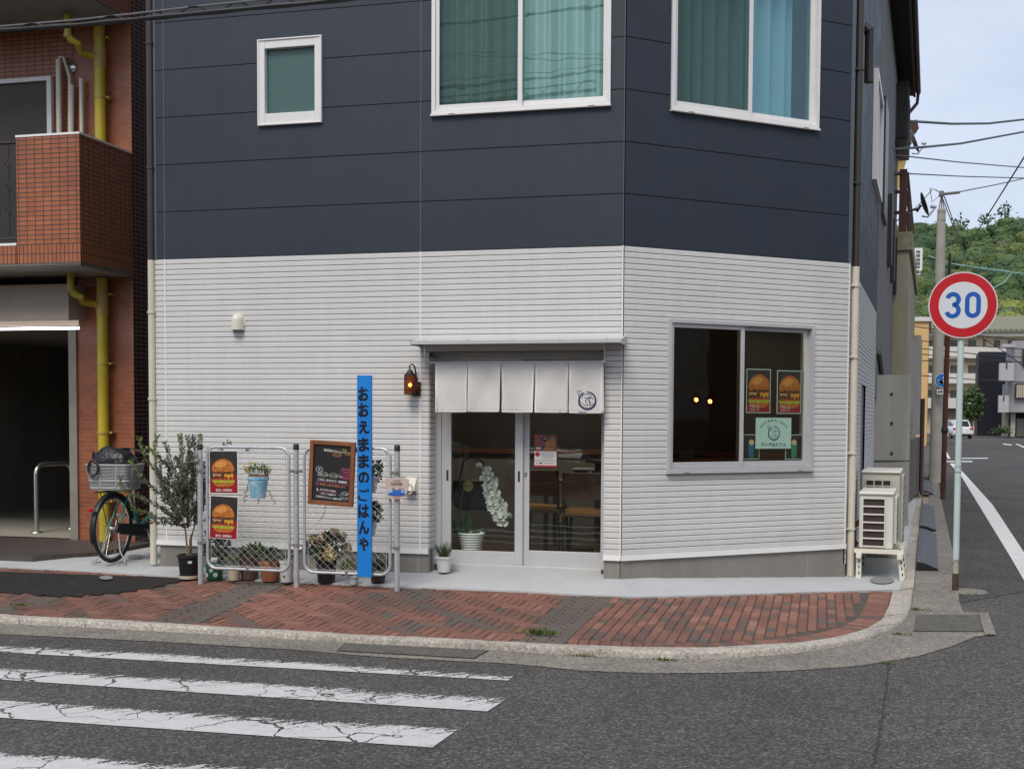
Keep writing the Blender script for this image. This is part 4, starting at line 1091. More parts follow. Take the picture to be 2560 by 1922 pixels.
# far street end: apartment block, tower, black building, grey building, hill
def YF(y): return lambda px, py: Yp(px, py, y)
Ya = 130; P_ = YF(Ya)
CREAM = plain('cream_render', (.56, .47, .34), .8, var=.08, scale=.3); WHT = plain('white_render', (.62, .59, .54), .8, var=.08, scale=.4)
apt = thing('apartment_block', V(P_(2400, 1085).x, Ya, 0), 'cream apartment block with white balcony bands at the end of the street', 'building')
def fbox(b, x0, x1, y0_, y1_, d0, d1, mi=0):     # rectangle of the front at pixel heights, from depth d0 to d1
    a = Yp(x0, y0_, Ya); c = Yp(x1, y1_, Ya)
    b.box(lambda s, t, z: V(s, Ya, z) - dC * t, a.x, c.x, d0, d1, c.z, a.z, mi)
b = MB(); fbox(b, 2305, 2600, 842, 1092, -12, 0); b.build('wall', CREAM, apt)
b = MB()
for (y0_, y1_) in ((829, 842), (868, 898), (934, 960), (995, 1022)): fbox(b, 2312, 2600, y0_, y1_, .001, 1.4)
b.each('balcony', WHT, apt)
rf0 = MB(); a1, a2, a3, a4 = Yp(2250, 832, Ya - 1.6), Yp(2620, 829, Ya - 1.6), Yp(2620, 795, Ya + 9), Yp(2250, 800, Ya + 9)
rf0.prism([a1, a2, a3, a4], Z * .3)
m_rt, t_, bs_n = new_mat('green_tile_roof'); wv_ = t_.nodes.new('ShaderNodeTexWave'); wv_.inputs['Scale'].default_value = .55; wv_.bands_direction = 'X'; t_.links.new(coords(t_, 'World'), wv_.inputs[0])
t_.links.new(mixc(t_, wv_.outputs['Fac'], (.11, .12, .075), (.25, .25, .17)), bs_n.inputs['Base Color']); bs_n.inputs['Roughness'].default_value = .8
rf0.build('roof', m_rt, apt)
b = MB(); bf = MB()
for (y0_, y1_) in ((851, 869), (914, 933), (976, 996)):
    for (x0, x1) in ((2316, 2331), (2376, 2392), (2421, 2440), (2458, 2464), (2486, 2500), (2520, 2540), (2352, 2364)):
        fbox(b, x0, x1, y0_, y1_, .001, .05); fbox(bf, x0 - .6, x1 + .6, y0_ - .9, y0_, .002, .12); fbox(bf, (x0 + x1) / 2 - .3, (x0 + x1) / 2 + .3, y0_, y1_, .051, .1)
b.each('window', plain('far_window', (.07, .07, .065), .25), apt); bf.each('window_frame', plain('far_frame', (.30, .28, .24), .6), apt)
b = MB(); fbox(b, 2350, 2460, 1026, 1064, .001, .3); b.build('slatted_screen', plain('taupe_screen', (.24, .21, .17), .8, var=.2, scale=3, vec=(6, 1, .1)), apt)
b = MB(); fbox(b, 2340, 2450, 1064, 1090, .5, .9); b.build('forecourt_wall', CREAM, apt)
Yt = 70
tw = thing('tower_wall', V(Yp(2295, 1085, Yt).x, Yt, 0), 'tall ochre tiled end wall rising left of the utility pole', 'building')
b = MB(); a = Yp(2250, 803, Yt); c = Yp(2316, 1100, Yt); b.box(lambda s, t, z: V(s, Yt, z) + dC * t, a.x, c.x, 0, 9, -.2, a.z)
b.build('wall', plain('ochre_tile', (.62, .40, .17), .75, var=.12, scale=.8), tw)
b = MB(); b.box(lambda s, t, z: V(s, Yt, z) + dC * t, a.x, c.x + .15, -.15, 9.1, a.z, a.z + .25); b.build('coping', WHT, tw)
Yk = 112
kb_ = thing('black_building', V(Yp(2490, 1088, Yk).x, Yk, 0), 'black clad building with small white lettering in the far street', 'building')
b = MB(); a = Yp(2447, 879, Yk); c = Yp(2528, 1090, Yk); b.box(lambda s, t, z: V(s, Yk, z) + dC * t, a.x, c.x, 0, 8, -.2, a.z); b.build('wall', plain('black_cladding', (.010, .011, .018), .5, var=.15), kb_)
Yg = 100
gb = thing('grey_balcony_building', V(Yp(2540, 1090, Yg).x, Yg, 0), 'light grey clad building with stepped balconies beside the black building', 'building')
Q = lambda x0, x1, y0_, y1_, d0, d1, bb_, mi=0: bb_.box(lambda s, t, z: V(s, Yg, z) - dC * t, Yp(x0, y0_, Yg).x, Yp(x1, y1_, Yg).x, d0, d1, Yp(x1, y1_, Yg).z, Yp(x0, y0_, Yg).z, mi)
GC = plain('grey_cladding', (.30, .30, .31), .6, var=.12, scale=1.2, vec=(3, 1, .05))
b = MB(); Q(2531, 2700, 852, 955, -9, 0, b); Q(2521, 2700, 955, 1031, -9, -.01, b); b.build('wall', GC, gb)
b = MB(); Q(2497, 2532, 909, 953, .001, 1.3, b); Q(2495, 2519, 989, 1031, .001, 1.3, b); Q(2503, 2536, 862, 870, .001, 1.2, b); b.each('balcony', plain('pale_balcony', (.40, .40, .41), .6, var=.05), gb)
b = MB(); Q(2513, 2516, 909, 923, 1.301, 1.36, b); Q(2506, 2508.5, 990, 1003, 1.301, 1.36, b); b.each('scupper', M['groove'], gb)
b = MB(); Q(2538, 2570, 958, 996, .001, .35, b); Q(2556, 2600, 873, 913, .001, .3, b); ww = b.each('window', M['darkmetal'], gb)[0]
b = MB()
for k in range(4): Q(2541 + k * 5, 2544.5 + k * 5, 962, 994, .351, .40, b)
b.each('blind', M['taupe'], ww)
b = MB(); Q(2529, 2538, 1031, 1092, -1.2, -.8, b); Q(2511, 2527, 1031, 1092, -4, -3.6, b); Q(2550, 2700, 1046, 1092, -4, -3.7, b); b.each('column', plain('warm_column', (.40, .36, .30), .8), gb)
b = MB()
Q(2556, 2590, 1031, 1092, -8.8, -8.6, b); b.build('undercroft', M['room_dark'], gb)
# ================================================================ HILL
HC = [plain('tree_green_%s' % n, c, .75, var=.35, scale=.9) for n, c in (('deep', (.040, .082, .029)), ('mid', (.062, .114, .030)), ('olive', (.10, .138, .034)), ('lime', (.19, .22, .04)), ('dull', (.09, .112, .046)), ('shaded_earth', (.018, .026, .012)))]  # last one: hill ground darkened to stand for shade between the crowns
def hill_h(x, y):       # rises away from the town, ridge climbing to the right
    ridge = pw(x, [(-200, 36), (60, 47), (118, 54), (130, 57), (150, 60), (172, 63), (200, 72), (420, 95)])
    k = max(0, min(1, (y - 205) / 185)); k = k ** 1.05
    return ridge * k + 5 * mnoise.noise(V(x / 45, y / 45, 0)) * k + 2.2 * mnoise.noise(V(x / 14, y / 14, 3)) * k
b = MB(); gx = [-60 + i * 9 for i in range(50)]; gy = [200 + j * 9 for j in range(34)]
n = len(gx); b.add([V(x, y, hill_h(x, y) - .6 if y < 400 else hill_h(x, 400) - (y - 400) * .2) for y in gy for x in gx],
      [(j * n + i, j * n + i + 1, (j + 1) * n + i + 1, (j + 1) * n + i) for j in range(len(gy) - 1) for i in range(n - 1)])
tag(b.build('hill', HC[5], smooth=True, ang=180), kind='structure')
b = MB(); r2 = random.Random(11)
y = 212.0
while y < 396:
    x = y * .285
    while x < y * .46:
        xx, yy = x + r2.uniform(-2, 2), y + r2.uniform(-2, 2); g = hill_h(xx, yy)
        r = r2.uniform(2.6, 5.4); tone = mnoise.noise(V(xx / 28, yy / 28, 7)) + r2.gauss(0, .4)
        mi = 0 if tone < -.35 else 1 if tone < .1 else 2 if tone < .5 else 4 if tone < .8 else 3
        if yy < 265 and r2.random() < .14: mi = 3
        c = V(xx, yy, g + r * .5)
        b.ball(c, r * .76, 10, mi, 1, .78, .25)
        nl = int(230 * (300 / yy)); 
        for _ in range(nl):
            d = V(r2.gauss(0, 1), r2.gauss(0, 1) - .35, r2.gauss(0, 1) + .35).normalized()
            rad = r * (.80 + .28 * mnoise.noise(V(xx, yy, 0) + d * 2.2) + r2.uniform(-.08, .07))
            p = c + V(d.x * rad, d.y * rad, d.z * rad * .78)
            ln = r2.uniform(.34, .68) * (yy / 300); a = V(r2.gauss(0, 1), r2.gauss(0, 1), r2.gauss(0, 1)).cross(d)
            if a.length < .05: continue
            a.normalize(); q = d.cross(a) + d * r2.uniform(-.45, .45); m3 = mi if r2.random() < .8 else r2.choice((0, 1, 2))
            b.add([p - a * ln * .6, p + q * ln * .5, p + a * ln * .6, p - q * ln * .5], [(0, 1, 2, 3)], m3)
        x += r * 1.38
    y += 4.6
tag(b.build('forest', HC[:5]), kind='stuff')
b = MB()
for px, h in ((2401, 5.5), (2512, 6), (2468, 4)):
    q = Yp(px, 545, 395); q.z = hill_h(q.x, 395) + 2
    b.tube([q, q + Z * h], .18, 5)
    for _ in range(70): d = V(rnd.gauss(0, 1), rnd.gauss(0, 1), rnd.gauss(0, .6)); b.leaf(q + Z * h * rnd.uniform(.75, 1.05) + d * 1.0, d, 1.1, .7, 0)
    t_ = thing('pine_tree', q, {2401: 'lone flat topped pine standing on the ridge above the utility pole', 2512: 'taller thin crowned tree on the ridge farther right', 2468: 'short sparse tree between two taller ones on the ridge'}[px], 'tree', 'trees on the ridge')
    c1 = MB(); c1.tube([q, q + Z * h], .2, 6); c1.build('trunk', M['wood'], t_)
    b.build('crown', HC[:1], t_); b = MB()

# ================================================================ SIGNS AND POSTS
class Card:
    """A flat printed sheet: layers of coloured shapes a hair above each other, in its own plane."""
    def __init__(s, o, u, v, n, w, h, mats):
        s.o, s.u, s.v, s.n, s.w, s.h = Vector(o), Vector(u), Vector(v), Vector(n), w, h
        s.b = MB(); s.mats = []; s.k = 0.0
    def mi(s, m):
        if m not in s.mats: s.mats.append(m)
        return s.mats.index(m)
    def p(s, x, y, k=None): return s.o + s.u * x + s.v * y + s.n * (s.k if k is None else k)
    def up(s, d=.0007): s.k += d
    def rect(s, x0, y0, x1, y1, m): s.b.quad(s.p(x0, y0), s.p(x1, y0), s.p(x1, y1), s.p(x0, y1), s.mi(m))
    def poly(s, pts, m): s.b.poly([s.p(*q) for q in pts], s.mi(m))
    def ell(s, cx, cy, rx, ry, m, a0=0, a1=360, n=40, rot=0):
        cr, sr = math.cos(R(rot)), math.sin(R(rot)); pts = []
        for i in range(n + (0 if a1 - a0 >= 360 else 1)):
            a = R(a0 + (a1 - a0) * i / n); x, y = rx * math.cos(a), ry * math.sin(a); pts.append((cx + x * cr - y * sr, cy + x * sr + y * cr))
        s.poly(pts, m)
    def ribbon(s, pts, w, m, closed=False):
        n = len(pts); L = []; Rr = []
        ws = w if isinstance(w, (list, tuple)) else [w] * n
        for i, (x, y) in enumerate(pts):
            a = pts[i - 1] if (i > 0 or closed) else pts[i]; c = pts[(i + 1) % n] if (i < n - 1 or closed) else pts[i]
            dx, dy = c[0] - a[0], c[1] - a[1]; l = math.hypot(dx, dy) or 1
            nx, ny = -dy / l * ws[i] / 2, dx / l * ws[i] / 2; L.append((x + nx, y + ny)); Rr.append((x - nx, y - ny))
        for i in range(n if closed else n - 1):
            j = (i + 1) % n; s.b.quad(s.p(*Rr[i]), s.p(*Rr[j]), s.p(*L[j]), s.p(*L[i]), s.mi(m))
    def arc(s, cx, cy, rx, ry, a0, a1, w, m, n=24, rot=0):
        cr, sr = math.cos(R(rot)), math.sin(R(rot)); pts = []
        for i in range(n + 1):
            a = R(a0 + (a1 - a0) * i / n); x, y = rx * math.cos(a), ry * math.sin(a); pts.append((cx + x * cr - y * sr, cy + x * sr + y * cr))
        s.ribbon(pts, w, m)
    def text(s, body, x, y, h, m, bold=.02, w=None, cx=False, rot=0, ch=None):
        vs, fs = glyphs(body, bold)
        if not vs: return
        xs = [q[0] for q in vs]; ys = [q[1] for q in vs]; x0, x1, y0, y1 = min(xs), max(xs), min(ys), max(ys)
        k = h / (y1 - y0) if ch is None else ch; kx = k if w is None else w / (x1 - x0)
        ox = (x1 - x0) / 2 if cx else 0; c, s_ = math.cos(R(rot)), math.sin(R(rot)); mi = s.mi(m); pts = []
        for q in vs:
            a, d = (q[0] - x0 - ox) * kx, (q[1] - (y0 + y1) / 2) * k if cx else (q[1] - y0) * k
            pts.append(s.p(x + a * c - d * s_, y + a * s_ + d * c))
        s.b.add(pts, fs, mi)
    def build(s, name, parent=None, loc=None, thick=.0): return s.b.build(name, s.mats, parent, loc)
_gc = {}
_fc = bpy.data.curves.new('lettering', 'FONT'); _fo = bpy.data.objects.new('lettering', _fc); COL.objects.link(_fo)
def glyphs(body, bold=.02):
    key = (body, bold)
    if key not in _gc:
        _fc.body = body; _fc.offset = bold; _fc.resolution_u = 3
        dg = bpy.context.evaluated_depsgraph_get(); dg.update(); me = _fo.evaluated_get(dg).to_mesh()
        _gc[key] = ([(v.co.x, v.co.y) for v in me.vertices], [tuple(p.vertices) for p in me.polygons]) if me else ([], [])
        _fo.evaluated_get(dg).to_mesh_clear()
    return _gc[key]
def ink(name, c, rough=.5): return plain(name, c, rough, var=.04)
INK_W, INK_K, INK_B = ink('white_print', (.72, .72, .70)), ink('black_print', (.012, .012, .014)), ink('blue_print', (.012, .10, .42))
INK_R, INK_T = ink('sign_red', (.48, .008, .014), .35), ink('teal_print', (.05, .16, .15))
def card_at(corners_fn, tl, tr, br, bl_): pass

# 30 km/h sign
sb = G(2388, 1478, 0); sp = thing('speed_sign', sb, 'round speed limit sign reading 30 on a pale green post at the corner', 'road sign')
dc = Yp(2407, 764, sb.y); top = Yp(2404.5, 800, sb.y); top = V(sb.x + .0, sb.y, dc.z + .1); dc.x = sb.x + .005
b = MB(); b.tube([sb - Z * .05, top], .0285, 16); b.build('post', plain('pale_green_post', (.50, .60, .59), .4, var=.08, scale=2.5), sp, smooth=True, ang=60)
b = MB(); b.tube([sb - Z * .01, sb + Z * .10, sb + Z * .17], [.0296, .0292, .0288], 16, caps=False); b.tube([sb + Z * .17, sb + Z * .30], [.0289, .0287], 16, 1, caps=False)
b.build('rust_stain', [plain('rust_brown', (.07, .045, .03), .9, var=.6, scale=22), plain('stained_green_paint', (.30, .31, .24), .7, var=.55, scale=26)], sp, smooth=True)
b = MB()
for z, h in ((1.155, .006), (1.10, .010)): b.tube([sb + Z * z, sb + Z * (z + h)], .0292, 16)
b.build('sticker_band', plain('band_grey', (.20, .22, .22), .5), sp)
fn = (CAMP - dc); fn.z = 0; fn.normalize(); fn = (fn * .9 + V(.12, -.1, 0)).normalized(); fu = V(-fn.y, fn.x, 0)
dcf = dc + fn * .045
c = Card(dcf, fu, Z, fn, 0, 0, None); RS = .302
c.ell(0, 0, RS, RS, ink('sign_rim', (.62, .60, .58)), n=64); c.up(.001); c.ell(0, 0, RS * .965, RS * .965, INK_R, n=64); c.up(.001); c.ell(0, 0, RS * .70, RS * .70, INK_W, n=64); c.up(.001); c.ell(0, 0, RS * .685, RS * .685, ink('sign_face', (.62, .65, .68), .35), n=64); c.up(.001)
BL = ink('sign_blue', (.006, .095, .40), .35); sw = .046
# 3
def arcpts(cx, cy, rx, ry, a0, a1, n=18): return [(cx + rx * math.cos(R(a0 + (a1 - a0) * i / n)), cy + ry * math.sin(R(a0 + (a1 - a0) * i / n))) for i in range(n + 1)]
three = arcpts(-.088, .051, .049, .049, 165, 0) + arcpts(-.088, .051, .049, .046, 0, -78, 8)
c.ribbon(three, sw * .86, BL); c.ribbon(arcpts(-.090, -.048, .052, .055, 68, 0, 8) + arcpts(-.090, -.048, .052, .052, 0, -165, 18)[1:], sw * .86, BL)
c.rect(-.094, -.014, -.066, .021, BL)
c.ribbon(arcpts(.085, .048, .049, .052, 0, 180) + arcpts(.085, -.046, .049, .052, 180, 360), sw * .86, BL, closed=True)
c.build('sign_face', sp)
b = MB(); b.lathe(dcf, [(RS, -.0015), (RS, -.012), (.0, -.012)], 64, ax=fn); b.build('sign_plate', M['galv'], sp)
b = MB(); b.lathe(sb + V(.1, -.02, 0), [(.19, .0), (.17, .012), (0, .014)], 18); b.build('footing', M['gutter'], sp)
# small blue direction sign on a pole band
us = Yp(2355, 951, 29.6); ps = thing('direction_sign', us, 'round blue sign with white arrows strapped to the utility pole', 'road sign')
c = Card(us, V(1, 0, 0), Z, V(0, -1, 0), 0, 0, None); r_ = .172
c.ell(0, 0, r_, r_, INK_W); c.up(.002); c.ell(0, 0, r_ * .93, r_ * .93, ink('direction_blue', (.008, .16, .50))); c.up(.002)
c.poly([(-.13, -.02), (-.06, .03), (-.06, .0), (.03, -.02), (.03, -.1), (.065, -.1), (.065, .02), (-.06, -.055 + .02), (-.06, -.07)], INK_W); c.poly([(.03, .0), (.065, 0), (.065, .06), (.085, .06), (.047, .13), (.01, .06), (.03, .06)], INK_W); c.build('sign_face', ps)
b = MB(); b.lathe(us, [(r_, .001), (r_, .012), (0, .012)], 32, ax=V(0, 1, 0)); b.build('sign_plate', M['galv'], ps)
q = Yp(2355, 980, 29.6); c = Card(q, V(1, 0, 0), Z, V(0, -1, 0), 0, 0, None); c.rect(-.125, -.055, .125, .07, INK_W); c.up(.002); c.text('自動車', 0, .005, .075, INK_K, .03, cx=True); c.build('supplementary_plate', ps)
b = MB(); b.box(lambda s, t, z: V(q.x + s, 29.6 + t, us.z + z), -.05, .05, .013, .26, -.04, .04); b.build('bracket', M['darkmetal'], ps)
# billboard on a pole far up
bq = Yp(2296, 648, 60); bp = thing('billboard', bq, 'narrow white signboard against the hill beside the utility pole', 'sign')
bl_w = V(1, 0, 0); c = Card(bq, V(1, 0, 0), Z, V(0, -1, 0), 0, 0, None); c.rect(-.2, -.55, .2, .55, INK_W); c.up(.01)
for y0_, y1_ in ((.30, .42), (.1, .25), (-.1, .04), (-.3, -.14), (-.45, -.34)): c.rect(-.12, y0_, .08, y1_, ink('faded_print', (.13, .12, .12)))
c.build('board', bp); b = MB(); b.box(lambda s, t, z: bq + V(s, t, z), -.2, .2, .005, .06, -.55, .55); b.tube([bq + V(.1, .03, -.55), bq + V(.1, .03, -.75), bq + V(-1.6, .03, -.75)], .03, 6); b.build('bracket', M['white_metal'], bp)

# ================================================================ AIR CONDITIONERS, RAMPS, GRATES
def aircon(k0, k1, t0, t1, z0, z1, name, label, rows, cols, body):
    t = thing(name, FC(k0, (t0 + t1) / 2, z0), label, 'air conditioner')
    b = MB(); b.box(FC, k0 + .02, k1, t0, t1, z0, z1 - .02); b.build('casing', body, t, bevel=.012)
    b = MB(); b.box(FC, k0 - .0, k1 + .01, t0 - .008, t1 + .008, z1 - .022, z1 + .006); b.build('lid', M['ac_body'], t, bevel=.012)
    b = MB(); w_ = t1 - t0; h = z1 - z0
    b.box(FC, k0 + .012, k0 + .0195, t0 + w_ * .10, t0 + w_ * .76, z0 + h * .04, z1 - h * .10); b.build('coil', plain('coil_dark', (.035, .022, .018), .7, var=.3, scale=40, vec=(1, 1, 6)), t)
    b = MB(); a, c_ = t0 + w_ * .10, t0 + w_ * .76; lo, hi = z0 + h * .04, z1 - h * .10
    for i in range(rows + 1):
        z = lerp(lo, hi, i / rows); b.box(FC, k0 - .004, k0 + .011, a, c_, z - .007, z + .007)
    for j in range(cols + 1):
        x = lerp(a, c_, j / cols); b.box(FC, k0 - .003, k0 + .0105, x - .006, x + .006, lo, hi)
    b.build('guard_grille', body, t)
    b = MB(); b.box(FC, k0 + .15, k1 - .12, t1 + .001, t1 + .03, z0 + .04, z1 - .05)
    for i in range(9): z = lerp(z0 + .08, z1 - .1, i / 8); b.box(FC, k0 + .17, k1 - .14, t1 + .031, t1 + .036, z, z + .012, 1)
    b.build('fan_guard', [body, M['darkmetal']], t, bevel=.006)
    return t
zu = .012
lq = [G(2241, 1455, zu), G(2147, 1441, zu)]
acb = FC(.02, .3, zu)
ACB2 = plain('ac_beige', (.50, .48, .41), .5, var=.06)
a0 = -.02
# stand
stt = thing('aircon_stand', FC(a0, .3, zu), 'ivory steel stand under the front air conditioner', 'stand')
b = MB(); TS0, TS1, SH = .115, .500, .262
for t_, nm in ((TS0, 0), (TS1, 1)):
    for k_ in (a0, a0 + .80):
        lb = MB(); sp_ = .03 if t_ == TS1 else -.0
        lb.add([FC(k_ + dx, t_ + dy + (sp_ if z == 0 else 0), zu + z) for z in (0, SH) for dx, dy in ((0, 0), (.045, 0), (.045, .012), (.012, .012), (.012, .05), (0, .05))],
               [(i, (i + 1) % 6, 6 + (i + 1) % 6, 6 + i) for i in range(6)] + [(6, 7, 8, 9, 10, 11)])
        for i in range(5): z = .05 + i * .06; lb.box(FC, k_ - .001, k_ + .0, t_ + .022 + sp_ * (1 - z / SH), t_ + .034 + sp_ * (1 - z / SH), zu + z, zu + z + .03, 1)
        lb.build('leg', [M['cream'], M['groove']], stt)
for k_ in (a0, a0 + .80): b.box(FC, k_ - .002, k_ + .04, TS0 - .02, TS1 + .06, zu + SH, zu + SH + .042)
for t_ in (TS0, TS1): b.box(FC, a0 - .05, a0 + .9, t_, t_ + .05, zu + SH - .045, zu + SH - .001)
b.build('rail', M['cream'], stt)
ac1 = aircon(a0 + .02, a0 + .84, .135, .455, zu + SH + .045, zu + SH + .045 + .55, 'air_conditioner', 'small ivory outdoor air conditioner on a steel stand, six dark grille slots', 6, 1, M['ac_body'])
ac2 = aircon(1.05, 1.95, .10, .49, .12, 1.035, 'air_conditioner', 'taller beige outdoor air conditioner standing behind the smaller one', 12, 3, ACB2)
b = MB(); b.box(FC, 1.05, 1.95, .10, .49, .02, .115); b.build('base_frame', M['cream'], ac2)
b = MB(); b.tube([FC(a0 + .5, .13, .55), FC(a0 + .45, .06, .5), FC(a0 + .5, .05, .35), FC(a0 + .5, .09, .3)], .03, 8); b.build('refrigerant_pipe', plain('brown_lagging', (.13, .08, .05), .7), ac1, smooth=True)
# rubber kerb ramps
def kramp(pl, pr_, pf, lab, h=.085):
    a, c_ = G(*pl, .012), G(*pr_, .012); f = G(*pf, .012); d = (f - a); L = d.length; d.normalize(); wv = c_ - a
    b = MB(); prof = [(0, 0), (0, h), (.25, h * .93), (.5, h * .72), (.78, h * .38), (1, .012), (1, 0)]
    n = 14
    for i in range(n):
        k0, k1 = i / n * L, ((i + 1) / n) * L - .006
        p0 = [a + wv * x + Z * z + d * k0 for x, z in prof]; b.prism(p0, d * (k1 - k0))
        b.prism([a + wv * x + Z * max(0, z - .008) + d * k1 for x, z in prof], d * .006)
    o = b.build('kerb_ramp', plain('grey_rubber', (.075, .08, .09), .65, var=.3, scale=8), None, loc=a)
    b = MB(); b.poly([a - d * .002 + wv * x + Z * z * .98 for x, z in prof]); b.build('end_face', M['black'], o)
    tag(o, lab, 'kerb ramp', 'rubber kerb ramps along the side street kerb')
kramp((2291, 1424), (2346, 1425), (2298, 1335), 'black rubber kerb ramp beside the speed sign post')
kramp((2299, 1328), (2341, 1327), (2302, 1270), 'black rubber kerb ramp lying between the air conditioners and the brown post')
kramp((2308, 1236), (2333, 1236), (2310, 1207), 'short rubber kerb ramp at the foot of the utility pole')
b = MB(); q = [G(*c_, .01) for c_ in ((2306, 1266), (2320, 1266), (2320, 1248), (2307, 1248))]; b.prism(q, Z * .05); tag(b.build('paving_block', plain('pinkish_block', (.30, .21, .18), .85, var=.3), None, loc=q[0]), 'pinkish concrete block in the gutter between the rubber ramps', 'block')
# drain grates
def grate(corn, n, lab, along=True, z=.008, m=1):
    tl, tr, br, bl_ = [G(*c_, z) for c_ in corn]
    t = thing('drain_grate', (tl + br) / 2, lab, 'drain cover')
    b = MB(); b.poly([bl_ - Z * .003, br - Z * .003, tr - Z * .003, tl - Z * .003]); b.build('pit', M['groove'], t)
    b = MB()
    for i in range(n):
        f0, f1 = (i + .18) / n, (i + .82) / n
        if along: q = [tl.lerp(bl_, f0), tr.lerp(br, f0), tr.lerp(br, f1), tl.lerp(bl_, f1)]
        else: q = [tl.lerp(tr, f0), bl_.lerp(br, f0), bl_.lerp(br, f1), tl.lerp(tr, f1)]
        b.prism(q[::-1], Z * .004)
    for i in range(m + 1):
        f = i / m
        if along: q = [tl.lerp(tr, max(0, f - .006)), tl.lerp(tr, min(1, f + .006)), bl_.lerp(br, min(1, f + .006)), bl_.lerp(br, max(0, f - .006))]
        else: q = [tl.lerp(bl_, max(0, f - .02)), tr.lerp(br, max(0, f - .02)), tr.lerp(br, min(1, f + .02)), tl.lerp(bl_, min(1, f + .02))]
        b.prism(q[::-1], Z * .0055)
    b.build('bars', plain('weathered_iron', (.13, .125, .11), .7, .2, var=.35, scale=12), t)
grate([(862, 1608), (1222, 1625), (1184, 1645), (842, 1626)], 7, 'long slotted drain grate in the gutter below the kerb', True, .008, 24)
grate([(2290, 1537), (2446, 1536), (2462, 1578), (2284, 1577)], 26, 'square drain grate at the corner beside the speed sign', True, .008, 6)
b = MB(); q = [G(*c_, .010) for c_ in ((2446, 1533), (2470, 1533), (2490, 1586), (2462, 1586))]; b.prism(q[::-1], Z * .01); tag(b.build('grate_surround', M['gutter']), kind='structure')
# covers set in the apron
for (px, py, rx, ry, lab) in ((1532, 1467, 24, 10, 'pale round manhole lid flush in the apron before the corner'), (2205, 1449, 30, 9, 'round inspection lid in the apron under the air conditioners'), (338, 1392, 20, 7, 'round inspection lid in the apron beside the bicycle'), (265, 1443, 17, 5, 'round white cap in the fresh asphalt patch')):
    z = zapron(st(G(px, py, .07))[0]) + .02 if px != 265 else zapron(-6) + .0075
    if px == 338: z = .1045
    if px == 2205: z = .0345
    if px == 1532: z = .098
    b = MB(); q = [G(px + rx * math.cos(i / 12 * math.pi), py + ry * math.sin(i / 12 * math.pi), z) for i in range(24)]
    b.poly(q[::-1]); o = b.build('manhole_lid', plain('lid_blue_grey', (.36, .40, .44), .7) if px == 1532 else plain('lid_grey', (.22, .22, .22), .7), None, loc=q[0]); tag(o, lab, 'manhole lid')
for (pts, z) in (([(1570, 1471), (1585, 1471), (1588, 1476), (1572, 1476)], .098),):
    b = MB(); b.poly([G(*c_, z) for c_ in pts][::-1]); tag(b.build('boundary_marker', plain('rust_plate', (.16, .07, .05), .8), None, loc=G(*pts[0], z)), 'small rust brown metal plate flush in the apron', 'marker plate')
# weeds along the kerb
WEED = [plain('weed_green', (.07, .12, .02), .7, var=.35), plain('weed_dry', (.15, .14, .04), .7, var=.3)]
def weeds(px, py, z, n, r, h, lab):
    q = G(px, py, z); b = MB()
    for _ in range(n):
        p = q + dA * rnd.gauss(0, r) + nA * rnd.gauss(0, r * .15); d = V(rnd.gauss(0, .6), rnd.gauss(0, .6), 1)
        b.leaf(p, d, h * rnd.uniform(.5, 1.2), .010, rnd.choice((0, 0, 1)))
    tag(b.build('grass_tuft', WEED, None, loc=q), lab, 'weed', 'weeds growing along the kerb')
for a in ((1350, 1586, .06, 160, .06, .05, 'weeds in the grey paver band above the kerb'), (1100, 1611, .01, 170, .13, .045, 'grassy weeds behind the long drain grate, right part'), (870, 1600, .01, 110, .10, .035, 'grassy weeds behind the long drain grate, left end'), (1660, 1652, .0, 60, .04, .03, 'weeds in a kerb joint at the start of the bend'), (1455, 1642, .0, 60, .05, .03, 'weeds in a kerb joint below the second grey band'),
          (2250, 1588, .0, 40, .03, .03, 'tiny weed at the end of the curved kerb'), (2290, 1526, .0, 50, .04, .035, 'weed at the back edge of the square drain grate'), (2288, 1246, .03, 90, .10, .12, 'yellow green weeds at the foot of the garden wall'), (50, 1514, .08, 60, .05, .03, 'weeds at the left end of the red paving'), (2222, 1660, .0, 30, .02, .02, 'small weed where a crack meets the gutter'), (2320, 1200, .03, 80, .12, .14, 'weeds behind the utility pole foot')):
    weeds(*a)
# cracks in the asphalt: thin dark sealed lines
def crack(pts, w, nm='road_crack'):
    b = MB(); P_ = []
    for (x0, y0_), (x1, y1_) in zip(pts, pts[1:]):
        for i in range(12): P_.append((lerp(x0, x1, i / 12) + rnd.gauss(0, 1.6), lerp(y0_, y1_, i / 12)))
    pp = [G(*c_, .005) for c_ in P_]
    for a, c_ in zip(pp, pp[1:]):
        s_ = V(w * rnd.uniform(.4, 1.2), 0, 0); b.quad(a - s_, a + s_, c_ + s_, c_ - s_)
    tag(b.build(nm, M['groove']), kind='structure')
crack([(2222, 1662), (2216, 1720), (2205, 1790), (2190, 1880), (2180, 1935)], .0075)
crack([(2398, 1500), (2420, 1420), (2440, 1360), (2560, 1362)], .004)
crack([(2410, 1262), (2470, 1264), (2560, 1268)], .004)
crack([(2376, 1338), (2420, 1345), (2560, 1347)], .006)

